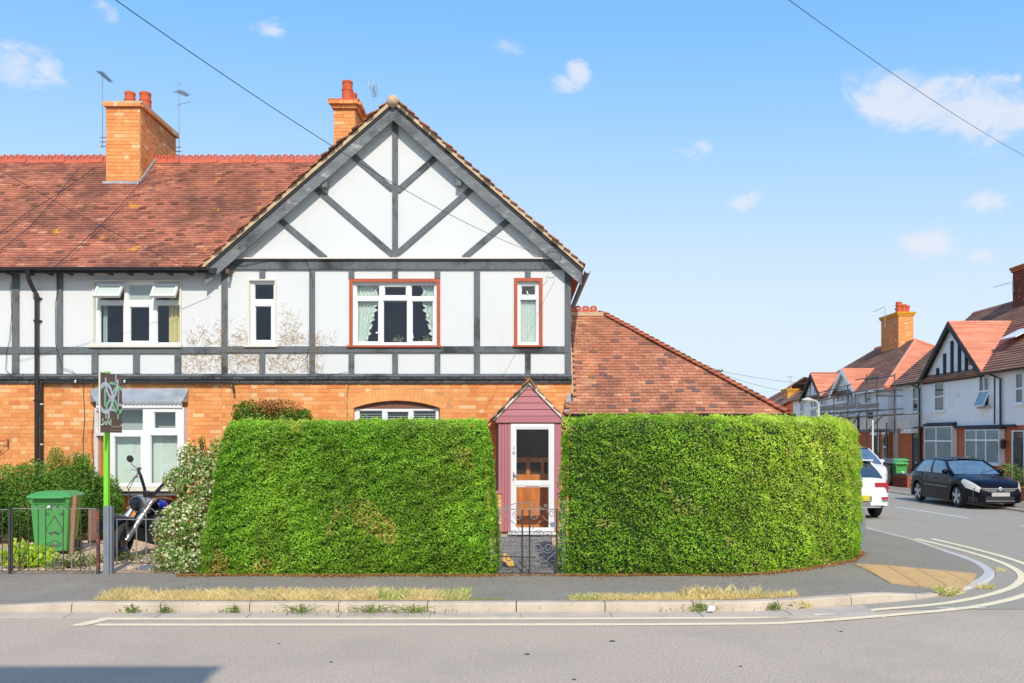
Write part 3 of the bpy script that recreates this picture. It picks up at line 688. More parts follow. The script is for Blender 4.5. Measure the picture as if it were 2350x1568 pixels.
hidden_m = lambda c: (c[2] > 2.38 and not (-1.4 < c[0] < .6 and c[2] < 2.9)) or (-.75 < c[0] < -.35)
pieces(itl, C['brick'], bl, 'brick', 290, 'bricks', hidden_l); pieces(itm, C['brick'], bm_, 'brick', 290, 'bricks', hidden_m)
# windows of the front
wA = window(left, (220, 648, 415.6, 793), [(230, 655, 285, 690), (294.7, 653.4, 350, 690), (358, 655, 411, 690), (229.7, 700, 283.8, 787.5), (298.4, 704.5, 343.3, 783.6), (360, 700, 414, 787.5)], YF+.02, sill=(209, 793, 421, 798.5), casing=4, casing_mat='cream', depth=.06)
for (a, b_) in ((227, 287), (356, 413)):      # two top hung casements standing open
    x0, x1 = X(a), X(b_); zt = Z(653); hh, th2 = .365, R(38)
    m = MB(); m.panel((0, -hh, x1-x0, 0), [(.05, -hh+.05, x1-x0-.05, -.05)], -.03, .03)
    m.v = [(x0+p[0], YF-.03+p[2]*math.sin(th2)+p[1]*math.cos(th2), zt+p[2]*math.cos(th2)-p[1]*math.sin(th2)) for p in m.v]
    f = m.build('open_casement', C['white'], wA, label='white top hung casement propped open')
    m = MB(); m.add([(.05, 0, -hh+.05), (x1-x0-.05, 0, -hh+.05), (x1-x0-.05, 0, -.05), (.05, 0, -.05)], [(0, 1, 2, 3)])
    m.v = [(x0+p[0], YF-.03+p[2]*math.sin(th2), zt+p[2]*math.cos(th2)) for p in m.v]; m.build('casement_pane', C['net'], wA)
m = MB(); m.box(X(294.7), YF+.06, Z(690), X(350), YF+.07, Z(653)); m.build('blind', C['net'], wA)
m = MB(); wavy(m, X(382), X(414), Z(787), Z(655), YF+.13, .025, 3.3); m.build('curtain', C['curtain_c'], wA)
m = MB(); wavy(m, X(230), X(240), Z(787), Z(700), YF+.13, .015, 2); m.build('curtain', C['net'], wA)
wB = window(main, (575, 646, 632.5, 793), [(584, 652, 629, 688), (585.6, 702.8, 623, 781.8)], YF+.02, sill=(564, 794, 640, 798), casing=4, casing_mat='cream')
wC = window(main, (811, 649.4, 1003, 793), [(818, 654.3, 871, 681.3), (882, 657.7, 932.5, 678.8), (943.5, 654.3, 997, 681.3), (820, 691.2, 869, 785), (879.4, 690, 935, 787.2), (945.6, 691.2, 994, 785)], YF+.02, frame='white', sill=(798, 794, 1013, 798.5), casing=8, casing_mat='redframe')
for (x0f, x1f, sgn) in ((818, 862, 1), (997, 972, -1)):
    m = MB(); zt, zb = Z(654), Z(786)
    xe = (lambda z, x1f=x1f, sgn=sgn: X(x1f)-sgn*.30*max(0, (zt-.35-z))/(zt-zb) - sgn*.02*math.sin(z*40))
    wavy(m, X(x0f), xe, zb, zt, YF+.12, .018, 5, 24); m.build('curtain', C['curtain'], wC)
    m = MB(); vs = []
    for i in range(60):
        z = zt+(zb-zt)*i/59; e = xe(z); vs += [(e-.03*sgn, YF+.10, z), (e+sgn*(.03+.018*math.sin(i*1.3)), YF+.085+.02*math.sin(i*1.1), z)]
    m.add(vs, [(2*i, 2*i+1, 2*i+3, 2*i+2) for i in range(59)]); m.build('curtain_frill', C['curtain'], wC)
wD = window(main, (1188, 647.5, 1237, 793), [(1196, 656, 1229, 677.6), (1193.5, 688, 1231, 786.6)], YF+.02, sill=(1177, 793.5, 1246, 797.6), casing=8, casing_mat='redframe')
m = MB(); wavy(m, X(1193), X(1231), Z(787), Z(690), YF+.10, .012, 8, 10, 60); m.build('net_curtain', C['lace'], wD)
for wo, (u, v0, v1) in ((wC, (903, 690, 690)), (wD, (1213, 665, 676))):
    pass
# black and red brick red head strip casts; small handles
m = MB(); m.bar((X(862), YF+.01, Z(764)), (X(871), YF+.01, Z(763)), .03, .02); m.bar((X(946), YF+.01, Z(765)), (X(948), YF+.01, Z(777)), .025, .02); m.build('handle', C['white'], wC)
m = MB(); m.bar((X(1209), YF+.0, Z(668)), (X(1212), YF+.0, Z(677)), .022, .02); m.build('handle', C['white'], wD)
# flowers inside the sill of the red framed window
for (u, wd) in ((912, 22), (978, 20)):
    p = thing('potted_plant', 'small white flowered plant inside the red framed window, %s' % ('middle of the sill' if u < 950 else 'right end of the sill'), 'plant', (X(u), YF+.11, Z(787)), 'flowers on the upstairs sill')
    m = MB()
    for i in range(60):
        c = Vector((X(u)+random.gauss(0, .06), YF+.11+random.gauss(0, .015), Z(782)+abs(random.gauss(0, .05)))); r = .018
        a = Vector((random.gauss(0, 1), random.gauss(0, 1), random.gauss(0, 1))).normalized()*r; q = Vector((random.gauss(0, 1), -.5, random.gauss(0, 1))).normalized()*r
        m.add([c-a, c-q, c+a, c+q], [(0, 1, 2, 3)], random.choice([.1, .5, .75, .9]))
    m.build('foliage', C['varieg'], p); m = MB(); m.lathe([(.03, Z(788)), (.04, Z(784))], (X(u), YF+.11, 0), 8); m.build('pot', C['pot'], p)
# arched kitchen window, set back in the brickwork
wE = window(main, (814, 937.5, 1007, 1088), [(824, 942.5, 878, 1080), (888, 945, 938, 1080), (948, 942.5, 1001, 1080)], YF+.10, room=True)
m = MB()
for k in range(6): m.box(X(824), YF+.15, Z(946+k*5), X(1001), YF+.165, Z(944.5+k*5))
m.build('blind', C['net'], wE)
m = MB(); top = [(x_, z_) for x_, z_ in arc]; m.prism(top+[(arch_hole[2], Z(938)), (arch_hole[0], Z(938))], 'y', YF+.085, YF+.10); m.build('head_board', C['brownpaint'], wE)

# timbers: (u0, v0, u1, v1) upright rectangles on the wall
def timber(par, u0, v0, u1, v1, pr=.03, mat='timber', name='timber'):
    m = MB(); j = .004*random.random(); m.box(X(u0), YF-.03-pr-j, Z(v1), X(u1), YF-.028, Z(v0)); return m.build(name, C[mat], par)
for u0 in (-96, -10): timber(left, u0-75, 623, u0-60, 797)
for (u0, u1) in ((31, 47), (133, 147)): timber(left, u0, 623, u1, 797); timber(left, u0, 812, u1, 858)
for (u0, u1) in ((213, 228), (308, 323), (403, 418)): timber(left, u0, 812, u1, 858)
timber(left, -240, 797, 510, 812, .034)
for (u0, u1) in ((510, 524), (711, 724), (1088, 1102), (1296, 1310)):
    timber(main, u0, 620.5, u1, 795 if u0 > 600 else 796); timber(main, u0, 810 if u0 > 600 else 811, u1, 860)
for (u0, u1) in ((597, 610), (801, 814), (901, 914), (998, 1011), (1205, 1218)):
    timber(main, u0, 620.5, u1, 640); timber(main, u0, 810, u1, 860)
timber(main, 510, 795.5, 1310, 810, .036); timber(main, 520, 597, 1310, 620, .045, name='tie_beam')
m = MB(); m.box(X(520), YF-.14, Z(597), X(1300), YF-.03, Z(594)); m.build('drip_board', C['cream'], main)
def diag(u0, v0, u1, v1, w_=.115):
    m = MB(); m.bar((X(u0), YF-.045, Z(v0)), (X(u1), YF-.045, Z(v1)), w_, .03+.004*random.random()); m.build('brace', C['timber'], main)
m = MB(); m.box(X(901), YF-.066, Z(594), X(914), YF-.03, Z(262)); m.build('king_post', C['timber'], main)
for d in ((805, 354, 902, 436), (1004, 360, 913, 440), (724, 432, 902, 586), (1086, 432, 913, 583), (645, 507, 748, 594), (1170, 504, 1064, 594)): diag(*d)
# flared render drip and two courses of black painted brick
for par, xa, xb in ((left, LX0, SPLIT-.003), (main, SPLIT, RX1+.02)):
    m = MB(); vs = [(YF-.031, Z(858)), (YF-.085, Z(863)), (YF-.085, Z(865)), (YF-.0, Z(865))]
    m.prism(vs, 'x', xa, xb); m.build('drip_mould', C['timber'], par)
    m = MB(); m.box(xa, YF-.012, ZB-.0, xb, YF+.12, ZB+.13); m.build('band_backing', C['drip'], par)
    its = []
    for (v0, v1, pr, off) in ((865.5, 871.5, .075, 0), (872, 880.5, .045, .12)):
        x = xa-off
        while x < xb:
            a, e = max(x, xa), min(x+.235, xb); x += .24
            if e-a < .03: continue
            its.append((((a+e)/2, YF-pr/2+.001, Z((v0+v1)/2)), AX, (e-a-.006, pr, abs(Z(v0)-Z(v1))-.004), random.random()))
    pieces(its, C['drip'], par, 'black_brick', 120, 'black_bricks')
# bargeboards
def board(x0, z0, x1, z1, y, th, dz, name, mat):      # sloping plank: top edge from (x0,z0) to (x1,z1), vertical depth dz
    m = MB(); m.prism([(x0, z0), (x1, z1), (x1, z1-dz), (x0, z0-dz)], 'y', y, y+th); return m.build(name, C[mat], main)
BY = 17.75
for sgn in (-1, 1):
    xe = APX+sgn*HW
    board(APX, APZ, xe, EZ, BY, .03, .31, 'bargeboard', 'barge')
    board(APX, APZ+.012, xe+sgn*.02, EZ+.0, BY-.022, .02, .05, 'barge_trim', 'timber_dark')
    m = MB(); m.prism([(APX, APZ-.04), (xe, EZ-.04), (xe, EZ-.07), (APX, APZ-.07)], 'y', BY+.032, YF-.032); m.build('soffit', C['cream'], main)
    # undercloak and mortar bed between board and tiles
    board(APX, APZ+.105, xe+sgn*.03, EZ+.10, BY-.05, .14, .085, 'verge_mortar', 'mortar_pale')
for (u, v) in ((747, 424), (1054, 420)): m = MB(); m.box(PX(u-6, 17.85), 17.785, PZ(v+7, 17.85), PX(u+5, 17.85), YF-.032, PZ(v-7, 17.85)); m.build('purlin_end', C['barge'], main)
m = MB(); m.prism([(17.5, 0), (17.6, .02), (17.68, .12), (17.72, .0)], 'x', 0, .01)
# roofs -----------------------------------------------------------------
RZ = APZ+.13                       # gable roof surface at the ridge
RY = 21.4                          # ridge of the terrace
MZ = lambda y: 5.47+SL*(y-17.68)   # front slope of the terrace
GZ = lambda x: RZ-SL*abs(x-APX)
def slab(par, pts, name='roof_deck', mat='soffit', th=.05):
    P = [Vector(p) for p in pts]; n = (P[1]-P[0]).cross(P[2]-P[0]).normalized()
    if n.z < 0: n = -n
    m = MB(); k = len(P); m.add([p-n*.012 for p in P]+[p-n*(.012+th) for p in P], [tuple(range(k)), tuple(range(2*k-1, k-1, -1))]+[(i, i+k, (i+1) % k+k, (i+1) % k) for i in range(k)]); o = m.build(name, C[mat], par); fix_normals(o); return o
rl = slab(left, [(LX0, 17.68, MZ(17.68)), (-6.25, 17.68, MZ(17.68)), (-2.6, RY, MZ(RY)), (LX0, RY, MZ(RY))], 'roof')
slab(left, [(LX0, RY, MZ(RY)), (-2.6, RY, MZ(RY)), (-2.6, 25.2, 5.4), (LX0, 25.2, 5.4)], 'back_roof', 'tile')
st = math.sqrt(1+SL*SL)
def keep_l(P, u, s):
    if s > (RY-17.68)*st-.02: return False
    if -9.45 < P.x < -8.72 and P.y > 20.6: return False
    return P.x < APX and GZ(P.x) < P.z+.04 and not (P.x > -6.2 and P.y < 17.75)
tl = tile_items((LX0, 17.64, MZ(17.64)), (1, 0, 0), (0, 1, SL), keep_l, 14, 5.0, seed=3, wob=.03)
pieces(tl, C['tile'], rl, 'roof_tile', 300, 'roof_tiles', lambda c: c[0] > -10.6)
rm = slab(main, [(APX, 17.72, RZ), (APX, 25.3, RZ), (APX+HW+.03, 25.3, GZ(APX+HW+.03)), (APX+HW+.03, 17.72, GZ(APX+HW+.03))], 'roof')
rm2 = slab(main, [(APX, 17.72, RZ), (APX, 25.3, RZ), (APX-HW-.03, 25.3, GZ(APX-HW-.03)), (APX-HW-.03, 17.72, GZ(APX-HW-.03))], 'roof')
tg = tile_items((APX+HW+.06, 17.66, GZ(APX+HW+.06)), (0, 1, 0), (-1, 0, SL), lambda P, u, s: s < (HW+.06)*st-.03 and u > 0, 7.6, 5.1, seed=5, tr=(.3, 1))
tg2 = tile_items((APX-HW-.06, 17.66, GZ(APX-HW-.06)), (0, 1, 0), (1, 0, SL), lambda P, u, s: s < (HW+.06)*st-.03 and u > 0 and (P.z > MZ(P.y)-.05 or P.y > RY), 7.6, 5.1, seed=6, tr=(.3, 1))
pieces(tg, C['tile'], rm, 'roof_tile', 60, 'roof_tiles', lambda c: c[1] < 17.9); pieces(tg2, C['tile'], rm2, 'roof_tile', 60, 'roof_tiles', lambda c: c[1] < 17.9)
m = MB(); m.lathe([(.02, 17.60), (.09, 17.62), (.125, 17.70), (.125, 17.9)], (APX, 0, RZ-.075), 14, axis='y'); m.build('ridge_end_cap', C['mortar_pale'], main, smooth=True)
m = MB(); m.prism([(APX-.16, RZ-.10), (APX, RZ+.05), (APX+.16, RZ-.10), (APX, RZ+.01)], 'y', 17.9, 25.3); m.build('ridge', C['ridge'], main)
# crested ridge tiles with two holes each
def crest(par, x0, w_, y, z, name='ridge_tile'):
    m = MB(); h0, h1 = -.015, .15; n8 = 8; vs = []; e = .007
    m.prism([(y-.13, z-.10), (y, z+.035), (y+.13, z-.10), (y, z-.02)], 'x', x0+.003, x0+w_-.003)
    for c in (.25, .75):
        cx, cz_ = x0+w_*c, z+.075; ro, ri = w_*.235, .021
        for k in range(n8):
            a0, a1 = 2*math.pi*k/n8, 2*math.pi*(k+1)/n8
            def O(a):
                px, pz = cx+ro*1.05*math.cos(a), cz_+.062*math.sin(a)
                if math.sin(a) < -.3: pz = z+.01
                return px, pz
            o0, o1 = O(a0), O(a1); i0, i1 = (cx+ri*math.cos(a0), cz_+ri*math.sin(a0)), (cx+ri*math.cos(a1), cz_+ri*math.sin(a1))
            for yy in (y-.02, y+.02): m.add([(o0[0], yy, o0[1]), (o1[0], yy, o1[1]), (i1[0], yy, i1[1]), (i0[0], yy, i0[1])], [(0, 1, 2, 3)])
            m.add([(o0[0], y-.02, o0[1]), (o1[0], y-.02, o1[1]), (o1[0], y+.02, o1[1]), (o0[0], y+.02, o0[1])], [(0, 1, 2, 3)])
            m.add([(i0[0], y-.02, i0[1]), (i1[0], y-.02, i1[1]), (i1[0], y+.02, i1[1]), (i0[0], y+.02, i0[1])], [(3, 2, 1, 0)])
    return m.build(name, C['ridge'], par)
for k in range(38):
    x = -14.2+k*.305
    if -9.75 < x < -8.75 or x > APX-.3: continue
    crest(left, x, .30, RY, MZ(RY)+.02+.008*math.sin(k*2.1))
# gutters, rafter ends, fascia
gut = MB(); pr = [(math.cos(a)*.055, math.sin(a)*.055) for a in np.linspace(math.pi, 2*math.pi, 9)]
def gutter(par, p0, p1, axis, r=.058, name='gutter', mat='blackplastic'):
    m = MB(); o_ = [(math.cos(a)*r, math.sin(a)*r) for a in np.linspace(math.pi, 2*math.pi, 9)]; i_ = [(math.cos(a)*(r-.006), math.sin(a)*(r-.006)) for a in np.linspace(2*math.pi, math.pi, 9)]
    poly = [((p0[1] if axis == 'x' else p0[0])+a, p0[2]+c) for a, c in o_+i_]; m.prism(poly, axis, p0[0] if axis == 'x' else p0[1], p1[0] if axis == 'x' else p1[1]); return m.build(name, C[mat], par)
gutter(left, (LX0, 17.60, 5.46), (X(478)+.13, 17.60, 5.46), 'x')
m = MB(); m.box(LX0, 17.66, 5.36, SPLIT-.02, 17.68, 5.46); m.build('fascia', C['timber_dark'], left)
for k in range(22):
    x = LX0+.3+k*.4
    m = MB(); m.box(x, 17.69, 5.36, x+.05, YF-.03, 5.45); m.build('rafter_end', C['soffit'], left)
m = MB(); m.box(LX0, 17.69, 5.455, SPLIT-.02, YF-.035, 5.47); m.build('soffit', C['soffit'], left)
gutter(main, (APX+HW+.12, 17.72, EZ-.02), (APX+HW+.12, 25, EZ-.02), 'y', .06)
m = MB(); m.prism([(17.74, EZ-.2), (17.74, EZ+.02), (17.80, EZ+.02), (17.80, EZ-.2)], 'x', APX+HW+.001, APX+HW+.02); m.build('barge_end', C['timber_dark'], main)
for k in range(18):
    y = 17.95+k*.4; m = MB(); m.box(RX1, y, EZ-.02, APX+HW+.03, y+.05, EZ+.06); m.build('rafter_end', C['redframe'], main)
m = MB(); m.box(RX1, 17.79, EZ+.06, APX+HW+.05, 25, EZ+.075); m.build('eave_soffit', C['brownpaint'], main)
# downpipe with swan neck and clips
def pipe(par, pts, r, name='downpipe', mat='blackplastic', n=8): m = MB(); m.tube(pts, r, n); return smooth_by_angle(m.build(name, C[mat], par))
xp = PX(85.5, 17.93)
dp = pipe(left, [(PX(64, 17.6), 17.6, 5.42), (PX(65, 17.63), 17.63, 5.26), (PX(68, 17.7), 17.7, 5.2), (xp-.05, 17.88, 5.06), (xp, 17.91, 4.98), (xp, 17.91, .15)], .043)
m = MB()
for z in (4.9, 4.45, 2.85, 1.6): m.lathe([(.055, z-.02), (.055, z+.02)], (xp, 17.91, 0), 10); m.box(xp-.085, 17.93, z-.012, xp+.085, 17.96, z+.012)
m.build('pipe_clip', C['blackplastic'], dp)
pipe(left, [(X(100), YF-.07, .15), (X(100), YF-.07, Z(886)), (X(102), YF-.08, Z(878)), (X(110), YF-.11, Z(876)), (X(530), YF-.11, Z(877)), (X(539), YF-.11, Z(882)), (X(541), YF-.11, Z(903))], .022, 'waste_pipe')
m = MB()
for u in (180, 292): m.lathe([(.03, X(u)-.015), (.03, X(u)+.015)], (0, YF-.11, Z(876.5)), 8, axis='x')
for v in (928, 1020): m.lathe([(.03, Z(v)-.012), (.03, Z(v)+.012)], (X(100), YF-.07, 0), 8)
m.build('pipe_collar', C['white'], left)
def cable(par, pts, r=.006, name='cable', mat='cable', tags=None):
    m = MB(); m.tube(pts, r, 4); return m.build(name, C[mat], par)
def wl_(uvs, y=YF-.075): return [(X(u), y, Z(v)) for u, v in uvs]
cable(left, wl_([(194, 880), (193.5, 910), (196, 960), (192, 1010), (193.5, 1060), (191, 1128)], YF-.03)); cable(left, wl_([(216, 885), (214, 905), (219, 925), (217, 960), (212, 1010), (216, 1060), (209, 1120)], YF-.03))
cable(left, wl_([(134, 630), (139, 660), (131, 700), (132, 790), (140, 820), (146, 845), (170, 852), (190, 875)])); cable(left, wl_([(29, 650), (32, 720), (27, 780), (20, 810), (18, 850), (35, 865), (55, 866), (60, 858)]))
cable(main, wl_([(532, 608), (560, 612), (600, 603), (650, 595), (700, 594), (711, 610), (719, 640), (722, 660)], YF-.1)); cable(main, wl_([(802, 870), (800, 890), (797, 905), (797.5, 968)], YF-.03))
cable(main, wl_([(724, 855), (745, 862), (770, 860), (800, 855)])); cable(main, wl_([(711, 800), (706, 825), (709, 850)]))
cable(main, [(PX(u, BY-.05), BY-.05, PZ(v, BY-.05)) for u, v in [(1251, 588)]+[(1270+18*math.cos(t), 588+17*math.sin(t)) for t in np.linspace(3, 8.5, 12)]+[(1262, 612), (1250, 625)]], .005)
# main roof detail: chimneys -------------------------------------------
def chimney(par, x0, x1, y0, y1, zt, zb, pots, steps=1, cap='mortar_pale', limit=60, name='chimney'):
    m = MB(); m.box(x0-.004, y0-.004, zb, x1+.004, y1+.004, zt); c = m.build(name, C['mortar'], par)
    it = brick_items(x0, x1, zb, zt-.02, y0+.012, dep=.04)+brick_items(y0+.02, y1, zb, zt-.02, x1-.012, axis='x', sgn=1, dep=.04, tr=(0, .75))  # right face tinted darker, its dimmer light put into the brick colour
    it += brick_items(x0, x1, zb, zt-.02, y1-.012, sgn=1, dep=.04)+brick_items(y0+.02, y1, zb, zt-.02, x0+.012, axis='x', dep=.04)
    pieces(it, C['brick'], c, 'brick', limit, 'bricks', lambda q: q[1] < y0+.1 or q[0] > x1-.1)
    for k in range(steps):
        e = .05*(k+1); zz = zt-.02+k*.08; its = []
        for (a0, a1, fx, axn) in ((x0-e, x1+e, y0-e+.02, 'y'), (y0-e+.02, y1+e, x1+e-.02, 'x')): its += brick_items(a0, a1, zz, zz+.08, fx, axis=axn, sgn=-1 if axn == 'y' else 1, dep=.04+e)
        m = MB(); m.box(x0-e+.03, y0-e+.03, zz, x1+e-.03, y1+e-.03, zz+.078); m.build('corbel', C['mortar'], c); pieces(its, C['brick'], c, 'brick', 0, 'bricks')
    e = .05*steps; zz = zt-.02+steps*.08
    m = MB(); m.box(x0-e-.02, y0-e-.02, zz, x1+e+.02, y1+e+.02, zz+.045); m.box(x0+.05, y0+.05, zz+.045, x1-.05, y1-.05, zz+.09); m.build('chimney_cap', C[cap], c)
    for (px, py, r, pt) in pots:
        m = MB(); z0 = zz+.05; h = pt-z0; m.lathe([(r*1.12, z0), (r*1.12, z0+h*.2), (r*1.02, z0+h*.22), (r*1.0, z0+h*.55), (r*1.08, z0+h*.56), (r*1.08, z0+h*.62), (r*.97, z0+h*.64), (r*.93, z0+h*.84), (r*1.0, z0+h*.86), (r*1.0, z0+h*.97), (r*.85, pt), (r*.7, pt), (r*.7, pt-.25)], (px, py, 0), 18)
        smooth_by_angle(m.build('chimney_pot', C['pot'], c), 40)
    return c
ca = chimney(left, -9.48, -8.70, 20.54, 22.66, 9.72, 7.6, [(-9.22, 21.2, .125, 10.30), (-8.90, 21.3, .135, 10.33)], 1, limit=70)
m = MB(); m.box(-9.53, 20.46, 7.86, -8.65, 20.53, 7.98); m.prism([(20.46, 7.84), (20.46, 7.98), (21.45, 8.87), (21.45, 8.73)], 'x', -8.692, -8.66); m.build('flashing', C['lead'], ca)
chimney(main, -4.33, -3.84, 20.95, 22.4, 9.83, 6.8, [(-4.06, 21.2, .128, 10.56), (-4.10, 22.1, .11, 10.62)], 2, cap='pot', limit=50)
# right wing: low hipped roof -------------------------------------------
WY0, WZ0, WRY, WRZ = 17.66, 2.585, 20.4, 4.93; WXE, WXR = 5.33, 1.93; wsl = (WRZ-WZ0)/(WRY-WY0)
b = MB(); b.box(RX1+.02, YF-.02, .12, WXE-.3, YF+.1, 2.5); b.box(WXE-.42, YF+.102, .12, WXE-.3, 22.9, 2.5); wing = b.build('wing_wall', C['black'], main)
wr = slab(main, [(.93, WY0, WZ0), (WXE, WY0, WZ0), (WXR, WRY, WRZ), (RX1, WRY, WRZ), (RX1, 18, WZ0+wsl*.34), (.93, 18-.04, WZ0+wsl*.30)], 'wing_roof')
slab(main, [(WXE, WY0, WZ0), (WXE, 2*WRY-WY0, WZ0), (WXR, WRY, WRZ)], 'wing_roof', 'tile_wing'); slab(main, [(RX1, 2*WRY-WY0, WZ0), (WXE, 2*WRY-WY0, WZ0), (WXR, WRY, WRZ), (RX1, WRY, WRZ)], 'wing_roof', 'tile_wing')
hipx = lambda y: WXE-(WXE-WXR)*(y-WY0)/(WRY-WY0)
tw = tile_items((.93, WY0-.04, WZ0-.04*wsl), (1, 0, 0), (0, 1, wsl), lambda P, u, s: P.x < hipx(P.y)+.02 and P.y < WRY-.03 and (P.x > RX1+.06 or (P.y < YF-.12)) and u > 0, 4.6, 3.7, seed=9, w=.168, g=.1, wob=.02)
for i, t in enumerate(tw):
    if t[0][0] < 1.55 and random.random() < .7: tw[i] = (t[0], t[1], t[2], random.uniform(.75, .98))
pieces(tw, C['tile_wing'], wr, 'roof_tile', 300, 'roof_tiles')
sst = math.hypot(WXE-WXR, math.hypot(WRY-WY0, WRZ-WZ0))
hs_ = Vector((WXR-WXE, WRY-WY0, WRZ-WZ0)).normalized()
nb = 34
for k in range(nb):     # bonnet tiles up the hip
    p = Vector((WXE, WY0, WZ0))+hs_*(sst*(k+.2)/nb); L_ = sst/nb*1.5; m = MB()
    rt = hs_.cross(Vector((0, 0, 1))).normalized(); up = rt.cross(hs_).normalized(); vs = []
    for (t, wd, lift) in ((0, .14, .018), (L_, .10, .0)):
        for a in np.linspace(-1.1, 1.1, 7): vs.append(p+hs_*t+rt*math.sin(a)*wd+up*(math.cos(a)*wd*.55-.015+lift))
    vs += [v-up*.014 for v in vs]
    m.add(vs, [(i, i+1, i+8, i+7) for i in range(6)]+[(i+14, i+21, i+22, i+15) for i in range(6)]+[(i, i+14, i+15, i+1) for i in range(6)])
    m.build('bonnet_tile', C['tile_hip'], main)
for k in range(2): crest(main, RX1+.03+k*.36, .355, WRY, WRZ+.05)
for s_ in (1,): m = MB(); m.box(RX1+.02, WRY-.14, WRZ-.06, WXR, WRY+.14, WRZ+.02); m.build('ridge_bed', C['mortar_pale'], main)
gutter(main, (.98, WY0-.07, WZ0-.01), (WXE+.12, WY0-.07, WZ0-.01), 'x', .062)
m = MB(); m.box(.98, WY0-.005, 2.40, WXE, WY0+.03, 2.56); m.build('wing_fascia', C['black'], main)
m = MB(); m.box(1.0, YF-.36, 2.50, WXE-.02, YF-.03, 2.515); m.build('wing_soffit', C['black'], main)
m = MB(); m.prism([(.92, 2.62), (1.06, 2.62), (1.05, 2.95), (.99, 3.0)], 'y', YF-.05, YF-.03); m.box(.9, YF-.30, 2.60, 1.05, YF-.028, 2.66); m.build('lead_soaker', C['lead'], main)
m = MB(); m.prism([(RX1+.001, 3.0), (RX1+.05, 3.0), (RX1+.03, 3.7), (RX1+.001, 4.1)], 'y', YF-.01, YF+.0); m.build('verge_mortar', C['mortar_pale'], main)

# bay window on the left -----------------------------------------------
YB = 17.75
bay = MB(); q = lambda r: (PX(r[0], YB), PZ(r[3], YB), PX(r[2], YB), PZ(r[1], YB))
wBay = window(left, (250, 935, 416, 1117), [(262, 939.5, 328.6, 989), (353.5, 945.5, 403.5, 984), (262, 1002, 323.5, 1110), (345.5, 999, 408, 1110)], YB, room=False, depth=.08, name='bay_window')
xl0, xl1, xr0, xr1 = X(222), PX(250, YB), PX(416, YB), X(420)
m = MB(); m.bar((xl0, YF-.0, Z(935)-.03), (xl1, YB+.02, Z(935)-.03), .06, .05, Vector((0, 0, 1)))
def cant(xa, xb, name):
    d = Vector((xb-xa, YB-YF, 0)); L_ = d.length; d.normalize(); n = Vector((d.y, -d.x, 0)); z0, z1 = PZ(1117, YB), PZ(935, YB)
    m = MB(); f = .05
    for (t0, t1, a, c) in ((0, f, z0, z1), (L_-f, L_, z0, z1), (f, L_-f, z0, z0+.07), (f, L_-f, z1-.06, z1), (f, L_-f, PZ(1000, YB), PZ(990, YB))):
        P = [Vector((xa, YF, 0))+d*t for t in (t0, t1)]; vs = []
        for p in P:
            for s_ in (0, .05): vs += [(p.x+n.x*s_, p.y+n.y*s_-.0, a), (p.x+n.x*s_, p.y+n.y*s_, c)]
        m.add(vs, [(0, 1, 5, 4), (2, 6, 7, 3), (0, 2, 3, 1), (4, 5, 7, 6), (1, 3, 7, 5), (0, 4, 6, 2)])
    o = m.build('side_light', C['white'], wBay); fix_normals(o)
    m = MB(); a, c = Vector((xa, YF, 0))+d*f, Vector((xa, YF, 0))+d*(L_-f); m.add([(a.x, a.y, z0+.07), (c.x, c.y, z0+.07), (c.x, c.y, z1-.06), (a.x, a.y, z1-.06)], [(0, 1, 2, 3)]); m.build('pane', C['glass'], wBay)
cant(xl0, xl1, 'l')
m = MB(); m.box(xr0, YB, PZ(1117, YB), xr0+.05, YF-.0, PZ(935, YB)); m.build('side_post', C['white'], wBay)
m = MB(); m.box(PX(250, YB), YB+.55, PZ(1117, YB), xr0, YB+.57, PZ(935, YB)); m.build('net_curtain', C['curtain'], wBay)
m = MB(); wavy(m, PX(240, YB)-.1, PX(330, YB), PZ(1112, YB), PZ(995, YB), YB+.17, .004, 3); wavy(m, PX(341, YB), xr0-.02, PZ(1112, YB), PZ(995, YB), YB+.17, .004, 3); m.build('net_curtain', C['curtain'], wBay)
m = MB(); m.box(xl1, YB+.30, PZ(992, YB), xr0, YB+.31, PZ(938, YB)); m.build('blind', C['net'], wBay)
m = MB(); wavy(m, xl0+.06, xl0+.16, PZ(1112, YB), PZ(945, YB), YF-.02, .01, 2); m.build('curtain', C['doorwood'], wBay)
# lead canopy with scalloped edge
m = MB(); T = [(X(208), YF-.02, Z(892)), (X(433), YF-.02, Z(892))]; yb2 = YB-.07; Bm = [(PX(220, yb2), yb2, PZ(922, yb2)), (PX(417, yb2), yb2, PZ(922, yb2))]
n_ = 8; vs = []
for i in range(n_+1):
    t = i/n_; c = t*t*(.35)+t*.65
    for k in (0, 1): vs.append((T[k][0]+(Bm[k][0]-T[k][0])*c, T[k][1]+(Bm[k][1]-T[k][1])*t, T[k][2]+(Bm[k][2]-T[k][2])*(t**.8)))
m.add(vs, [(2*i, 2*i+2, 2*i+3, 2*i+1) for i in range(n_)])
for k, sgn in ((0, -1), (1, 1)):
    e = vs[k::2]; m.add(e+[(T[k][0]-sgn*.0, YF-.02, p[2]) for p in e], [(i, i+1, i+n_+2, i+n_+1) for i in range(n_)])
ns = 22; x0, x1 = Bm[0][0], Bm[1][0]; sw = (x1-x0)/ns; zb = Bm[0][2]
for k in range(ns):
    a = [(x0+sw*(k+.5)+sw*.5*math.cos(t), zb-.055*math.sin(t)) for t in np.linspace(math.pi, 0, 7)]
    m.prism([(x0+sw*k, zb+.01), (x0+sw*(k+1), zb+.01)]+a[::-1], 'y', yb2-.008, yb2)
o = m.build('canopy', C['lead'], wBay); fix_normals(o)
m = MB(); m.box(PX(221, YB-.04), YB-.045, PZ(936, YB-.04), PX(417, YB-.04), YB-.01, PZ(921, YB-.04)); m.build('canopy_fascia', C['white'], wBay)
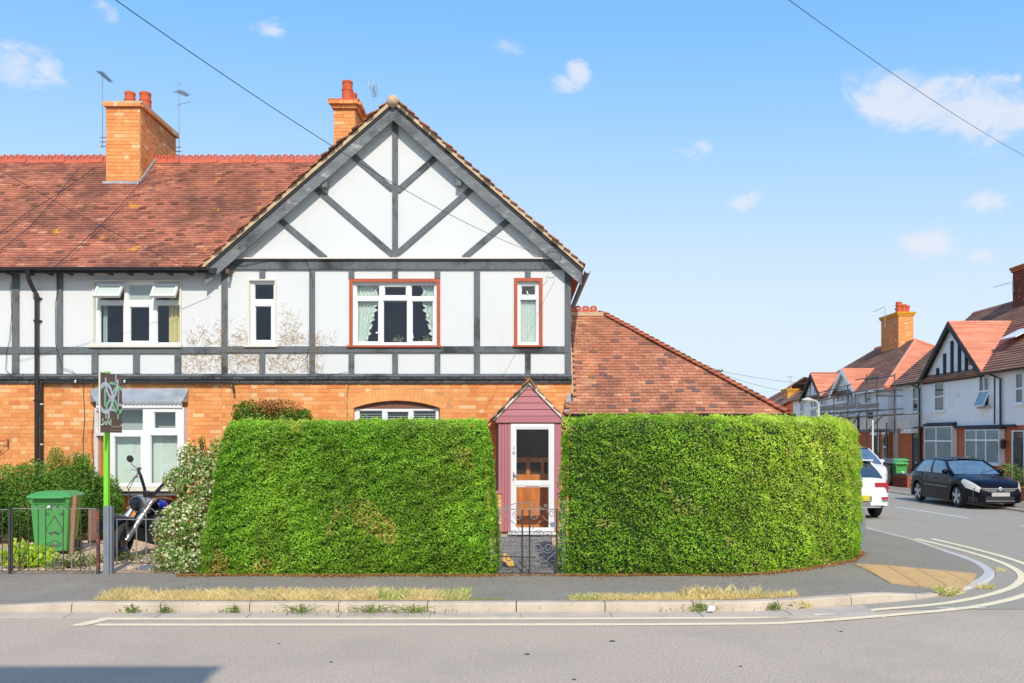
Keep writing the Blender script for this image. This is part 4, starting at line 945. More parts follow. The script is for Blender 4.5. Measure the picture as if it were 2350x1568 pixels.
m = MB(); m.prism([(X(215.6), YF-.01), (PX(246, YB-.08), YB-.08), (PX(420, YB-.08), YB-.08), (X(424), YF-.01)], 'z', PZ(1127, YB), PZ(1118, YB)); m.build('bay_sill', C['cream'], wBay)
m = MB(); m.prism([(X(207), YF-.01), (PX(236, YB), YB-.02), (PX(420, YB), YB-.02), (X(424), YF-.01)], 'z', PZ(1137, YB), PZ(1128, YB)); m.box(X(206), YF-.06, Z(1140), X(232), YF-.01, Z(1126)); m.build('bay_shelf', C['timber'], wBay)
for u in (256, 392):
    m = MB(); m.prism([(YF-.01, PZ(1137, YB)), (YB+.02, PZ(1137, YB)), (YB+.06, PZ(1145, YB)), (YF-.01, PZ(1185, YB))], 'x', X(u), X(u)+.08); m.build('bracket', C['brownpaint'], wBay)
m = MB(); a0, a1, e0, e1, y0, y1 = X(212), X(424), PZ(1125, YB), PZ(930, YB), YF+.12, YF+2
m.add([(a0, y0, e0), (a1, y0, e0), (a1, y1, e0), (a0, y1, e0), (a0, y0, e1), (a1, y0, e1), (a1, y1, e1), (a0, y1, e1)], [(0, 1, 2, 3), (7, 6, 5, 4), (1, 5, 6, 2), (2, 6, 7, 3), (3, 7, 4, 0)]); m.build('room', C['net'], wBay)
# hanging basket bracket
hb = thing('basket_bracket', 'rusty hanging basket bracket with a hook and chain on the brick wall', 'bracket', (X(18), YF-.03, Z(1010)))
m = MB(); m.box(X(19), YF-.05, Z(1027), X(22), YF-.03, Z(1008)); m.tube([(X(20), YF-.05, Z(1026)), (X(14), YF-.16, Z(1022)), (X(4), YF-.30, Z(1017)), (X(0), YF-.33, Z(1015))], .008, 5); m.tube([(X(20), YF-.05, Z(1009)), (X(10), YF-.18, Z(1013)), (X(2), YF-.31, Z(1016))], .006, 5); m.build('arm', C['brownpaint'], hb)
m = MB(); m.tube([(X(12), YF-.2, Z(1020)), (X(14), YF-.2, Z(1035)), (X(11), YF-.2, Z(1048)), (X(15), YF-.2, Z(1056))], .006, 4); m.build('chain', C['brownpaint'], hb)
# porch ------------------------------------------------------------------
YP = 17.0
px = lambda u: PX(u, YP); pz = lambda v: PZ(v, YP)
porch = MB(); zE = pz(955); zf0 = pz(970)
door_h = (px(1172.3), .3, px(1271.5), pz(973))
# side walls: brick dwarf piers with panel above
po = MB(); po.panel((px(1144), pz(1222), px(1288), zf0), [(door_h[0], pz(1222)-.1, door_h[2], door_h[3])], YP, YP+.05); PO = po.build('porch', C['pink'], main)
m = MB()
for u in (1150, 1157, 1164): m.box(px(u), YP-.003, pz(1220), px(u)+.008, YP+.002, pz(972))
m.build('board_joint', C['pink_dark'], PO)
for u0, u1, nm in ((1144, 1150, 'l'), (1282, 1288, 'r')):
    m = MB(); m.box(px(u0), YP+.052, pz(1130), px(u1), YF-.03, zf0); m.build('side_panel', C['pink'], PO)
for u0, u1 in ((1134, 1151), (1281, 1298)):
    m = MB(); m.box(px(u0)+.01, YP+.01, .2, px(u1)-.01, YF-.03, pz(1133)); pier = m.build('pier', C['mortar'], PO)
    pieces(brick_items(px(u0), px(u1), .2, pz(1133), YP+.002, dep=.03, tr=(.6, 1)), C['brick'], pier, 'brick', 40)
    m = MB(); m.box(px(u0)-.02, YP-.03, pz(1133), px(u1)+.01, YF-.04, pz(1127)); m.build('pier_cap', C['pink'], PO)
m = MB(); m.tube([(px(1141), YP+.06, pz(975)), (px(1141), YP+.06, pz(1118)), (px(1136), YP+.05, pz(1128))], .018, 6); m.build('porch_pipe', C['blackplastic'], PO)
m = MB(); m.box(px(1138), YP-.04, pz(970), px(1292), YP+.02, pz(955.5)); m.build('fascia', C['pink'], PO)
xc, hwp = px(1214.5), px(1290)-px(1214.5); zr = pz(880); vb = [955, 940, 925, 910, 895, 880]
for k in range(5):
    zb_, zt_ = pz(vb[k])+.004, pz(vb[k+1]); f = lambda z: hwp*(zr-z)/(zr-zE); m = MB()
    a, c = max(.0, f(zb_)), max(.0, f(zt_)); m.add([(xc-a, YP-.045, zb_), (xc+a, YP-.045, zb_), (xc+c, YP-.03, zt_), (xc-c, YP-.03, zt_), (xc-a, YP+.0, zb_), (xc+a, YP, zb_), (xc+c, YP, zt_), (xc-c, YP, zt_)], [(0, 1, 2, 3), (0, 4, 5, 1), (3, 2, 6, 7), (0, 3, 7, 4), (1, 5, 6, 2)]); m.build('weatherboard', C['pink'], PO)
m = MB(); m.prism([(xc-hwp-.02, zE), (xc+hwp+.02, zE), (xc, zr+.02)], 'y', YP+.001, YP+.02); m.build('gable_backing', C['pink_dark'], PO)
psl = (pz(869)-pz(956))/(px(1215)-px(1132))
zrt = pz(874)
for sgn in (-1, 1):
    m = MB(); e = hwp+.03; m.prism([(xc, zrt-.01), (xc+sgn*e, zrt-.01-psl*e), (xc+sgn*e, zrt-.07-psl*e), (xc, zrt-.075)], 'y', YP-.075, YP+.0); m.build('porch_bargeboard', C['cream'], PO)
    dk = slab(main, [(xc, YP-.06, zrt), (xc, YF-.03, zrt), (xc+sgn*(hwp+.08), YF-.03, zrt-psl*(hwp+.08)), (xc+sgn*(hwp+.08), YP-.06, zrt-psl*(hwp+.08))], 'porch_roof', 'cream', .03)
    it = tile_items((xc+sgn*(hwp+.10), YP-.10, zrt-psl*(hwp+.10)), (0, 1, 0), (-sgn, 0, psl), lambda P, u, s: s < math.hypot(hwp+.1, psl*(hwp+.1))-.03 and 0 < u < 1.06, 1.1, 1.4, seed=20+sgn, g=.11, tr=(.4, 1))
    pieces(it, C['tile_wing'], dk, 'roof_tile', 100)
m = MB(); m.prism([(xc-.135, zrt-.135*psl+.03), (xc, zrt+.065), (xc+.135, zrt-.135*psl+.03), (xc+.12, zrt-.15*psl), (xc, zrt+.02), (xc-.12, zrt-.15*psl)], 'y', YP-.13, YF-.03); m.build('porch_ridge', C['wood'], PO)
# door
m = MB(); g1 = (px(1185), pz(1102.7), px(1259), pz(985.6)); g2 = (px(1185), pz(1211), px(1259), pz(1118))
m.panel((door_h[0], pz(1221), door_h[2], door_h[3]), [g1, g2], YP+.0-.012, YP+.045); D = m.build('door', C['white'], main)
for g in (g1, g2): m = MB(); m.add([(g[0], YP+.02, g[1]), (g[2], YP+.02, g[1]), (g[2], YP+.02, g[3]), (g[0], YP+.02, g[3])], [(0, 1, 2, 3)]); m.build('pane', C['glass_ripple'], D)
m = MB(); m.panel((door_h[0]+.03, pz(1219), door_h[2]-.03, pz(976)), [(g1[0]-.03, g1[1]-.03, g1[2]+.03, g1[3]+.03), (g2[0]-.03, g2[1]-.03, g2[2]+.03, g2[3]+.03)], YP-.02, YP-.012); m.build('door_leaf', C['white'], D)
m = MB(); m.box(px(1206), YP-.032, pz(1115), px(1237), YP-.02, pz(1106)); m.build('letter_plate', C['white'], D)
m = MB(); m.box(px(1177.5), YP-.035, pz(1102), px(1180.5), YP-.02, pz(1084)); m.box(px(1178), YP-.06, pz(1092), px(1191), YP-.045, pz(1089.5)); m.box(px(1178), YP-.06, pz(1092), px(1180), YP-.03, pz(1089.5)); m.build('handle', C['steel'], D)
text_part('1', .105, C['black'], D, (px(1176.5), YP-.022, pz(1033)), (R(90), 0, 0), 'number'); text_part('4', .105, C['black'], D, (px(1175.5), YP-.022, pz(1044)), (R(90), 0, 0), 'number')
m = MB(); m.box(door_h[0]-.05, YP-.09, pz(1226), door_h[2]+.05, YP+.02, pz(1221)); m.build('threshold', C['white'], D)
# inner door and hall seen through the rippled glass
m = MB(); yi = YF-.1; zi0, zi1 = .3, 2.3; xi0, xi1 = px(1172), px(1262)
m.panel((xi0, zi0, xi1, PZ(1090, yi)+.0), [], yi, yi+.03); zz0, zz1 = PZ(1090, yi), PZ(1050, yi)
m.panel((xi0, zz0, xi1, zz1), [(xi0+.1, zz0+.01, xi0+.30, zz1-.1), (xi0+.38, zz0+.01, xi0+.6, zz1-.1), (xi0+.66, zz0+.01, xi1-.02, zz1-.1)], yi, yi+.03); ID = m.build('inner_door', C['doorwood'], main)
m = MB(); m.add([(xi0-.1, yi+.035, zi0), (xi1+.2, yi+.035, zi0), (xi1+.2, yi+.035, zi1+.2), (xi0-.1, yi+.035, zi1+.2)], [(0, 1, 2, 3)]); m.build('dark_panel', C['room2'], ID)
# raised plinth the door and porch stand on
m = MB(); m.box(px(1134), YP-.02, .1, px(1298), YF, pz(1226)); m.build('porch_plinth', C['kerb'], PO)
b = MB(); b.box(X(1132), YF-.03, Z(962), X(1128), YF-.012, Z(950)); b.build('patch_plate', C['lead'], main)

# ------------------------------------------------------------------ foliage
def leaves(name, P, N, size, mat, parent=None, tint=None, kind='stuff', spread=.9, aspect=.55, label=None):
    P = np.asarray(P, float); n = len(P); N = np.asarray(N, float)+rng.normal(0, spread, (n, 3)); N /= np.linalg.norm(N, axis=1)[:, None]+1e-9
    A = rng.normal(0, 1, (n, 3)); A -= (A*N).sum(1)[:, None]*N; A /= np.linalg.norm(A, axis=1)[:, None]+1e-9; B = np.cross(N, A)
    s = size*rng.uniform(.6, 1.3, n)[:, None]
    V = np.stack([P-A*s*.5, P+B*s*aspect*.5-N*s*.08, P+A*s*.5, P-B*s*aspect*.5-N*s*.08], 1).reshape(-1, 3)
    if tint is None: tint = np.clip(rng.beta(2, 2, n), 0, 1)
    return np_mesh(name, V, np.arange(n*4).reshape(n, 4), mat, parent, tint, kind, label)
def fnoise(P, sc_, seed=0):      # cheap smooth noise by summed sines
    r = np.random.default_rng(seed); out = np.zeros(len(P))
    for k in range(9):
        f = r.normal(0, sc_*(1+k*.35), 3); out += np.sin(P@f+r.uniform(0, 6.28))/(1+k*.35)
    return out/2.6
def hedge(name, label, path, H, D, mat, n, top_lean=(0, 0), r=.16, seed=1, ends=(0, 0), brown=.0, size=.034, topy=0):
    """path: ground line of the front face; body lies to its left. ends: inward lean of the two ends at the top"""
    T = thing(name, label, 'hedge', (path[0][0], path[0][1], PAVZ), 'clipped privet hedges in front of the end house')
    P = catmull(path, 8); Ls = [0]
    for a, b in zip(P, P[1:]): Ls.append(Ls[-1]+math.dist(a, b))
    Ls = np.array(Ls); Pn = np.array(P); LT = Ls[-1]
    def at(s):
        x = np.interp(s, Ls, Pn[:, 0]); y = np.interp(s, Ls, Pn[:, 1]); e = .05
        dx = np.interp(np.minimum(s+e, LT), Ls, Pn[:, 0])-np.interp(np.maximum(s-e, 0), Ls, Pn[:, 0]); dy = np.interp(np.minimum(s+e, LT), Ls, Pn[:, 1])-np.interp(np.maximum(s-e, 0), Ls, Pn[:, 1])
        l = np.hypot(dx, dy); return x, y, dx/l, dy/l
    prof = np.array([(0.05, PAVZ-.01), (0, .35), (.03, 1.2), (.07, H-r), (.07+r*.3, H-r*.3), (.07+r, H), (D*.5, H+.02), (D-r, H), (D-r*.3, H-r*.3), (D, H-r), (D, .9)])
    pl = np.concatenate([[0], np.cumsum(np.hypot(*np.diff(prof, axis=0).T))])
    def shape(s, t):      # s along, t along profile -> position and normal
        d = np.interp(t, pl, prof[:, 0]); z = np.interp(t, pl, prof[:, 1]); e = .03
        dd = np.interp(t+e, pl, prof[:, 0])-np.interp(t-e, pl, prof[:, 0]); dz = np.interp(t+e, pl, prof[:, 1])-np.interp(t-e, pl, prof[:, 1])
        zf = np.clip((z-PAVZ)/(H-PAVZ), 0, 1); ss_ = s/LT; s2 = s+(1-ss_)*ends[0]*zf-ss_*ends[1]*zf
        x, y, tx, ty = at(s2); nx, ny = -ty, tx
        nl = np.hypot(dd, dz)+1e-9; nn, nz_ = -dz/nl, dd/nl
        return np.stack([x+nx*d, y+ny*d, z], 1), np.stack([nx*nn, ny*nn, nz_], 1)
    s = rng.uniform(0, LT, n); t = rng.uniform(0, pl[-1], n)**1.0
    w_ = t < pl[6]; t = np.where(w_, t, np.where(rng.random(n) < .6, rng.uniform(0, pl[6], n), t))
    Pp, Nn = shape(s, t)
    m_ = int(n*D*H/(LT*pl[-1])*1.1); E = []
    for e0, k in ((0, -1), (LT, 1)):
        dd = rng.uniform(.03, D-.03, m_); zz = rng.uniform(PAVZ, H-.02, m_); zf = (zz-PAVZ)/(H-PAVZ); se = e0-k*ends[0 if k < 0 else 1]*zf
        x, y, tx, ty = at(np.clip(se, 0, LT)); over = se-np.clip(se, 0, LT)
        inx = np.minimum(np.interp(zz, [H-r, H], [0, r*.8]), 9)
        E.append((np.stack([x-ty*np.maximum(dd, .0)-k*tx*inx, y+tx*dd-k*ty*inx, zz], 1), np.stack([k*tx, k*ty, 0*zz], 1)))
    Pp = np.concatenate([Pp]+[e[0] for e in E]); Nn = np.concatenate([Nn]+[e[1] for e in E])
    cl_ = fnoise(Pp, 13, seed+4); bump = .045*fnoise(Pp, 3.2, seed)+.02*fnoise(Pp, 9, seed+1)+.028*cl_; dep = -np.abs(rng.normal(0, .03, len(Pp)))+.02
    Pq = Pp+Nn*(bump+dep)[:, None]
    Pq[:, 2] = np.maximum(Pq[:, 2], PAVZ+.005)
    hole = (fnoise(Pp, 5.5, seed+3) > 1.25) | (cl_ < -1.1); kp = ~hole | (rng.random(len(Pq)) < .3); cl_ = cl_[kp]; Pq = Pq[kp]; Nn = Nn[kp]
    tint = np.clip(.40+.15*rng.normal(0, 1, len(Pq))+.12*cl_+.10*fnoise(Pq, 1.1, seed+2)+.22*np.clip((Pq[:, 2]-H+.15)/.3, 0, 1), 0, .95)  # leaf clumps lighter, hollows darker: shade put into the tint
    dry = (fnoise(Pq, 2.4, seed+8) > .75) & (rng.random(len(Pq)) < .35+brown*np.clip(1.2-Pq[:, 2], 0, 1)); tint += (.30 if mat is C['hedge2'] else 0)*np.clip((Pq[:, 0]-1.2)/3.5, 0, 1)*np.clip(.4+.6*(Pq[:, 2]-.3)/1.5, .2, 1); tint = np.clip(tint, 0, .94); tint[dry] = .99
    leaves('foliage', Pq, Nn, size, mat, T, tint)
    # sprigs that stick up out of the clipped top
    k = int(LT*42); s = rng.uniform(0, LT, k); t = rng.uniform(pl[4], pl[8], k); B_, _ = shape(s, t); S_ = []
    for b_ in B_:
        h = abs(rng.normal(0, .045))+.015; lean = rng.normal(0, .25, 2)
        for q in np.linspace(0, 1, 6): S_.append((b_[0]+lean[0]*h*q+rng.normal(0, .008), b_[1]+lean[1]*h*q, b_[2]+h*q))
    leaves('sprigs', S_, np.tile((0, -.3, .6), (len(S_), 1)), size*.85, mat, T, np.clip(rng.normal(.72, .12, len(S_)), 0, .95))
    # woody core, inner shade put into its near-black colour
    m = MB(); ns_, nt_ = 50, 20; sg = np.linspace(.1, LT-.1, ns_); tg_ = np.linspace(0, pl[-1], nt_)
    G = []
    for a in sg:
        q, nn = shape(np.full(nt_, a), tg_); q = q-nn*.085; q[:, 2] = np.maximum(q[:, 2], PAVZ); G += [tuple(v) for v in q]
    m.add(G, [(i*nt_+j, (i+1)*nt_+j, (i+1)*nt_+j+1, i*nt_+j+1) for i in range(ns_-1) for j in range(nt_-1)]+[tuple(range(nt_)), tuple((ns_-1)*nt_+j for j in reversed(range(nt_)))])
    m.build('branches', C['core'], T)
    # stems showing at the foot
    m = MB()
    for i in range(int(LT*5)):
        x, y, tx, ty = at(np.array([rng.uniform(0, LT)])); x, y = float(x[0]-ty[0]*.12), float(y[0]+tx[0]*.12)
        m.tube([(x, y, PAVZ-.01), (x+rng.normal(0, .03), y-.02, .32), (x+rng.normal(0, .06), y+.03, .6)], [.012, .009, .005], 4)
    m.build('stems', C['bark'], T, kind='stuff')
    return T
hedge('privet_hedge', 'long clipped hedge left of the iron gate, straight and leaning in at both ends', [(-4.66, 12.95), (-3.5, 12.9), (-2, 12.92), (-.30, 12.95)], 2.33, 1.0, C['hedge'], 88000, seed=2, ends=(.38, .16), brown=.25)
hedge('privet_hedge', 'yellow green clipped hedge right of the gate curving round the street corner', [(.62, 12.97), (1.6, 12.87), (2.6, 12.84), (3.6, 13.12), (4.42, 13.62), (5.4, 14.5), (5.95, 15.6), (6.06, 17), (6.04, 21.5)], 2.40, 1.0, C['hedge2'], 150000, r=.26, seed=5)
def blob_pts(n, c, r, fill=.25, seed=0, lump=.2):
    d = rng.normal(0, 1, (n, 3)); d /= np.linalg.norm(d, axis=1)[:, None]; rad = (1-fill*np.abs(rng.normal(0, .6, n)))*(1+lump*fnoise(d*2, 1.3, seed))
    return np.array(c)+d*np.array(r)*rad[:, None], d
def shrub(name, label, cat, base, blobs, mat, n, size, tint=None, group=None, twigs=8, aspect=.55, spread=.8):
    T = thing(name, label, cat, base, group); Ps, Ns = [], []; vol = sum(b[1][0]*b[1][2] for b in blobs)
    for i, (c, r) in enumerate(blobs):
        p, d = blob_pts(int(n*r[0]*r[2]/vol), c, r, .45, i+len(name)); Ps.append(p); Ns.append(d)
    P, N = np.concatenate(Ps), np.concatenate(Ns); k = P[:, 2] > base[2]+.01; P, N = P[k], N[k]
    leaves('foliage', P, N, size, mat, T, tint(P) if tint else None, aspect=aspect, spread=spread)
    m = MB()
    for (c, r) in blobs:
        for i in range(twigs):
            e = Vector(c)+Vector((random.gauss(0, .4)*r[0], random.gauss(0, .4)*r[1], random.uniform(-.2, .9)*r[2])); b_ = Vector((base[0]+(c[0]-base[0])*.5+random.gauss(0, .05), base[1]+(c[1]-base[1])*.5, base[2]))
            m.tube([b_, (b_+e)/2+Vector((random.gauss(0, .05), 0, .05)), e], [.014, .009, .004], 4)
    m.build('stems', C['bark'], T, kind='stuff'); return T
# left garden: dark green shrub, ground plants
shrub('garden_shrub', 'loose dark green shrub behind the green wheelie bin', 'shrub', (-8.9, 16.9, .13), [((-9.3, 16.8, .85), (.75, .55, .78)), ((-8.6, 17.2, .95), (.65, .4, .72)), ((-8.0, 17.35, .75), (.35, .3, .62)), ((-9.9, 16.6, .8), (.5, .5, .75)), ((-10.4, 16.4, .9), (.5, .4, .8))], C['shrub'], 46000, .055, lambda P: np.clip(.25+.5*(P[:, 2]-.6)/1.2+rng.normal(0, .16, len(P)), 0, 1))  # leaves tinted darker towards the foot, shade put into the colour
p = [((-8.75+random.uniform(-.5, .45), 17.2, 1.5+random.uniform(-.1, .28)), (.12, .08, .2)) for _ in range(9)]
shrub('garden_shrub', 'thin feathery yellow green shoots rising against the brick wall beside the downpipe', 'shrub', (-8.0, 17.3, .13), p, C['shrub'], 2600, .035, lambda P: rng.uniform(.5, 1, len(P)), twigs=3)
shrub('leafy_plant', 'bright light green leafy plant at the foot of the left iron fence', 'plant', (-7.5, 13.55, .13), [((-7.55, 13.6, .30), (.34, .2, .24)), ((-7.25, 13.7, .25), (.2, .15, .2))], C['hedge2'], 420, .13, lambda P: rng.uniform(.5, .9, len(P)), aspect=.45)
shrub('weed_patch', 'low green weeds in front of the green bin behind the fence', 'weeds', (-6.7, 13.7, .13), [((-6.75, 13.75, .2), (.35, .2, .14)), ((-6.45, 14.4, .18), (.5, .2, .1)), ((-6.95, 13.4, .2), (.2, .12, .12))], C['weed'], 1600, .035)
# variegated bush
vt = lambda P: np.clip(np.where(rng.random(len(P)) < .46, rng.uniform(.42, .84, len(P)), rng.uniform(0, .34, len(P)))+(rng.random(len(P)) < .04)*.9, 0, 1)
shrub('variegated_bush', 'cream and green variegated bush tumbling beside the motorcycle at the hedge end', 'bush', (-4.9, 13.6, .13),
  [((-5.05, 13.75, 1.75), (.2, .2, .3)), ((-4.85, 13.7, 1.35), (.42, .3, .5)), ((-5.25, 13.7, 1.45), (.22, .2, .2)), ((-4.75, 13.5, .8), (.42, .35, .5)), ((-5.1, 13.35, .75), (.35, .3, .38)), ((-5.15, 13.2, .35), (.3, .25, .25)), ((-4.8, 13.1, .28), (.38, .25, .2)), ((-4.5, 13.4, 1.6), (.25, .2, .5))], C['varieg'], 12500, .052, vt, aspect=.6)
shrub('climber_shoot', 'thin upright shoot of ivy standing above the variegated bush', 'climber', (-4.75, 13.9, 1.5), [((-4.93, 13.9, 2.02), (.05, .05, .13)), ((-4.97, 13.9, 1.85), (.07, .05, .1)), ((-5.2, 13.8, 1.62), (.16, .1, .06)), ((-5.35, 13.7, 1.45), (.14, .1, .07))], C['ivy'], 330, .05)
# climber on the front wall, green below and dead on top
T = shrub('wall_climber', 'ivy climber on the brick wall over the left hedge with dead brown top', 'climber', (-4.8, 17.8, 1.9),
  [((X(575), 17.78, Z(950)), (.28, .14, .26)), ((X(560), 17.8, Z(970)), (.18, .12, .2)), ((X(610), 17.75, Z(965)), (.3, .18, .25)), ((X(660), 17.75, Z(965)), (.34, .18, .24)), ((X(702), 17.78, Z(962)), (.2, .16, .24))], C['ivy'], 5200, .06, lambda P: np.clip(.45+rng.normal(0, .22, len(P)), 0, 1))
P1, N1 = blob_pts(1500, (X(640), 17.74, Z(940)), (.52, .16, .22), .5, 4); leaves('dead_leaves', P1, N1, .05, C['deadleaf'], T)
# dead stems left on the render panels
def creeper(name, label, zones):
    t = thing(name, label, 'dead creeper', (X(zones[0][0]), YF-.04, Z(zones[0][3])), 'dead creeper remains on the render'); m = MB()
    for (u0, v0, u1, v1, n, up, y) in zones:
        for _ in range(n):
            x, z = X(random.uniform(u0, u1)), Z(v1-(v1-v0)*abs(random.gauss(0, .42))) if up else Z(random.uniform(v0, v1)); a = random.gauss(math.pi/2, .8); pts = [(x, y, z)]
            for k in range(random.randint(2, 5)):
                a += random.gauss(0, .5); x += .028*math.cos(a); z += .028*math.sin(a); pts.append((x, y-random.random()*.012, z))
            if pts[-1][2] < Z(v0)+.1: m.tube(pts, random.uniform(.001, .0026), 3, cap=False)
    m.build('stems', C['twig'], t, kind='stuff'); return t
creeper('dead_creeper', 'dried brown creeper stems between the two small left windows', [(430, 735, 508, 795, 120, True, YF-.033), (420, 813, 510, 858, 230, False, YF-.033), (509, 740, 525, 858, 70, False, YF-.07)])
creeper('dead_creeper', 'dried brown creeper stems right of the white framed slim window', [(645, 700, 690, 795, 150, True, YF-.033), (640, 755, 770, 795, 70, True, YF-.033), (526, 813, 596, 859, 210, False, YF-.033), (612, 813, 708, 859, 280, False, YF-.033), (711, 770, 745, 858, 120, False, YF-.07), (524, 735, 570, 795, 60, True, YF-.033), (524, 797, 600, 810, 50, False, YF-.07)])
# fallen leaves, dry grass, weeds
n = 11000; s = rng.random(n); xs = rng.uniform(-4.9, 6.0, n); ys = 12.90-np.abs(rng.normal(0, .085, n))*(1+.6*fnoise(np.stack([xs, xs*0, xs*0], 1), 1.5, 3))
ys = np.where(xs > 3.0, np.interp(xs, [3, 3.6, 4.42, 5.4, 5.95], [12.9, 13.08, 13.58, 14.45, 15.5])-np.abs(rng.normal(0, .09, n)), ys); k = ~((xs > -.25) & (xs < .55) & (rng.random(n) < .7))
zz = PAVZ+.006+rng.random(n)*.012
leaves('fallen_leaves', np.stack([xs, ys, zz], 1)[k], np.tile((0, 0, 1), (k.sum(), 1)), .035, C['deadleaf'], None, spread=.35, label='dry brown leaves fallen along the foot of the hedges')
n = 700; xs = rng.uniform(-11, 6, n); ys = rng.uniform(11.0, 12.8, n); leaves('litter_bits', np.stack([xs, ys, np.full(n, PAVZ+.004)], 1), np.tile((0, 0, 1), (n, 1)), .022, C['deadleaf'], None, spread=.2, label='tiny dry leaf bits scattered over the pavement')
def blades(name, x0, x1, y0, y1, n, h, mat, z, parent=None, tint=(0, 1), label=None, lean=.35, yf=None, kind='stuff', w_=.0026):
    x = rng.uniform(x0, x1, n); y = rng.uniform(y0, y1, n) if yf is None else yf(x)+rng.uniform(y0, y1, n)
    hh = h*rng.gamma(1.6, .62, n)*(1+.45*fnoise(np.stack([x, y*0, y*0], 1), 2.2, int(n) % 50)); hh = np.clip(hh, .01, h*3)
    L = rng.normal(0, lean, (n, 2)); a = rng.uniform(0, math.pi, n); dx, dy = np.cos(a)*w_, np.sin(a)*w_*.5
    zz_ = np.full(n, z); V = np.stack([np.stack([x-dx, y-dy, zz_], 1), np.stack([x+dx, y+dy, zz_], 1), np.stack([x+L[:, 0]*hh*.4+dx*.7, y+L[:, 1]*hh*.4, z+hh*.6], 1), np.stack([x+L[:, 0]*hh, y+L[:, 1]*hh, z+hh*(1-.2*np.abs(L[:, 0]))], 1)], 1).reshape(-1, 3)
    t = rng.uniform(*tint, n)*.8; g = fnoise(np.stack([x, y, y*0], 1), 1.6, 7) > .55; t[g] = np.clip(t[g]+.35, 0, 1)
    return np_mesh(name, V, np.arange(n*4).reshape(n, 4), mat, parent, t, kind, label)
ky = lambda x: np.interp(x, [-20, 2, 3.1, 3.7], [10.84, 10.88, 11.0, 11.2])
g1 = blades('dry_grass', -5.15, -.62, .0, .46, 30000, .044, C['drygrass'], PAVZ-.004, yf=ky, label='strip of straw dry grass between kerb and pavement left of the gate')
g2 = blades('dry_grass', .62, 3.5, .0, .24, 11000, .03, C['drygrass'], PAVZ-.004, yf=ky, label='thin strip of straw dry grass along the kerb right of the gate')
blades('dry_grass', 2.0, 3.1, .05, .25, 700, .06, C['drygrass'], PAVZ-.004, yf=ky, label='taller straw tufts at the kerb before the corner')
m = MB()
for (x0, x1, d) in ((-5.2, -.6, .42), (.6, 3.5, .22)):
    vs = []; k_ = 60
    for i in range(k_+1):
        x = x0+(x1-x0)*i/k_; e = min(1, min(i, k_-i)/6); y = float(ky(x)); vs += [(x, y, PAVZ+.003), (x, y+(d+.04*noise.noise(Vector((x*3, 0, 0))))*e+.01, PAVZ+.003)]
    m.add(vs, [(2*i, 2*i+2, 2*i+3, 2*i+1) for i in range(k_)])
m.build('grass_thatch', C['soil_straw'] if 'soil_straw' in C else M('straw thatch', hexc('#cdb07a'), .95, .25, 9, bump=.8, bscale=60, stain=[(hexc('#a98d5c'), 12, .5, .7)]), kind='structure')
def weed(x, y, z, label, n=90, r=.12, h=.10, mat='weed', group='weeds growing at the foot of the kerb', dark=0):
    t = thing('weed', label, 'weed', (x, y, z), group)
    st = rng.normal(0, 1, (n, 2)); rr = rng.random(n); P = np.stack([x+st[:, 0]*r*rr, y+st[:, 1]*r*.35*rr, z+.01+h*rng.random(n)*(1.1-rr)], 1)
    leaves('foliage', P, np.tile((0, -.4, .6), (n, 1)), .035, C[mat], t, rng.uniform(0, 1, n), spread=.7, aspect=.35)
    m = MB()
    for i in range(9): a = random.uniform(-1.2, 1.2); m.tube([(x, y, z), (x+math.sin(a)*r*.6, y-.02, z+h*.6), (x+math.sin(a)*r, y-.03, z+h*random.uniform(.4, 1.3))], .003, 3)
    m.build('stems', C['weed'], t, kind='stuff')
for (u, w_, lb) in ((300, .11, 'spiky green weed at the kerb below the left end of the grass'), (376, .09, 'leaning green weed in the broken kerb gap'), (535, .10, 'small yellow green weed at the kerb under the left hedge'), (690, .30, 'flat spreading weed at the kerb between the small weed and the long clump'), (850, .32, 'long low weed clump left of the gate, at the kerb foot'), (950, .36, 'fuller weed clump nearest to the gate, at the kerb foot'), (1790, .1, 'yellowish tuft at the kerb right of the littered weed')):
    weed(PX(u, 10.6), 10.64 if u < 1500 else 10.8, .02, lb, int(70+w_*500), w_, .09)
weed(PX(1610, 10.7), 10.72, .02, 'dark weed clump with white and red litter caught in it', 200, .24, .11)
lt = thing('litter', 'scrap of white paper and leaves caught in the dark kerb weed', 'litter', (PX(1630, 10.68), 10.66, .03)); m = MB(); q = PX(1630, 10.68)
m.add([(q-.05, 10.64, .03), (q+.03, 10.63, .035), (q+.06, 10.67, .08), (q-.01, 10.68, .10), (q+.01, 10.62, .06)], [(0, 1, 4), (1, 2, 4), (2, 3, 4), (3, 0, 4)]); m.build('paper', C['white'], lt)
for (u, v, lb, h, n) in ((1840, 1397, 'dry yellow tuft at the kerb where the corner starts', .045, 260), (2172, 1368, 'tall green and straw tuft beside the flush kerb end', .055, 420), (2262, 1352, 'low green tuft in front of the pale flush kerb', .035, 260), (2293, 1314, 'tiny green tuft on the outer edge of the pale kerb', .03, 60)):
    Y = 2.1*F/(v-VC); t = thing('grass_tuft', lb, 'grass tuft', (PX(u, Y), Y, .01), 'grass tufts round the street corner'); blades('blades', PX(u, Y)-.1, PX(u, Y)+.1, Y-.05, Y+.05, n, h, C['drygrass'], .008, t, (.3, 1.2), lean=.55)
n = 500; m = MB()
for i in range(420):
    x, y = random.uniform(-9.5, -4.6), random.uniform(13.15, 17); r = random.uniform(.012, .04); m.lathe([(r, .12), (r*.8, .128+r*.5), (r*.3, .13+r*.8)], (x, y, 0), 5)
m.build('pebbles', C['kerb'], kind='stuff', label='loose stones on the bare soil of the left garden')
m = MB(); 
for i in range(10): m.tube([(-1.1+i*.03, 10.96, .125), (-1.0+i*.03, 10.97, .13)], .004, 3)
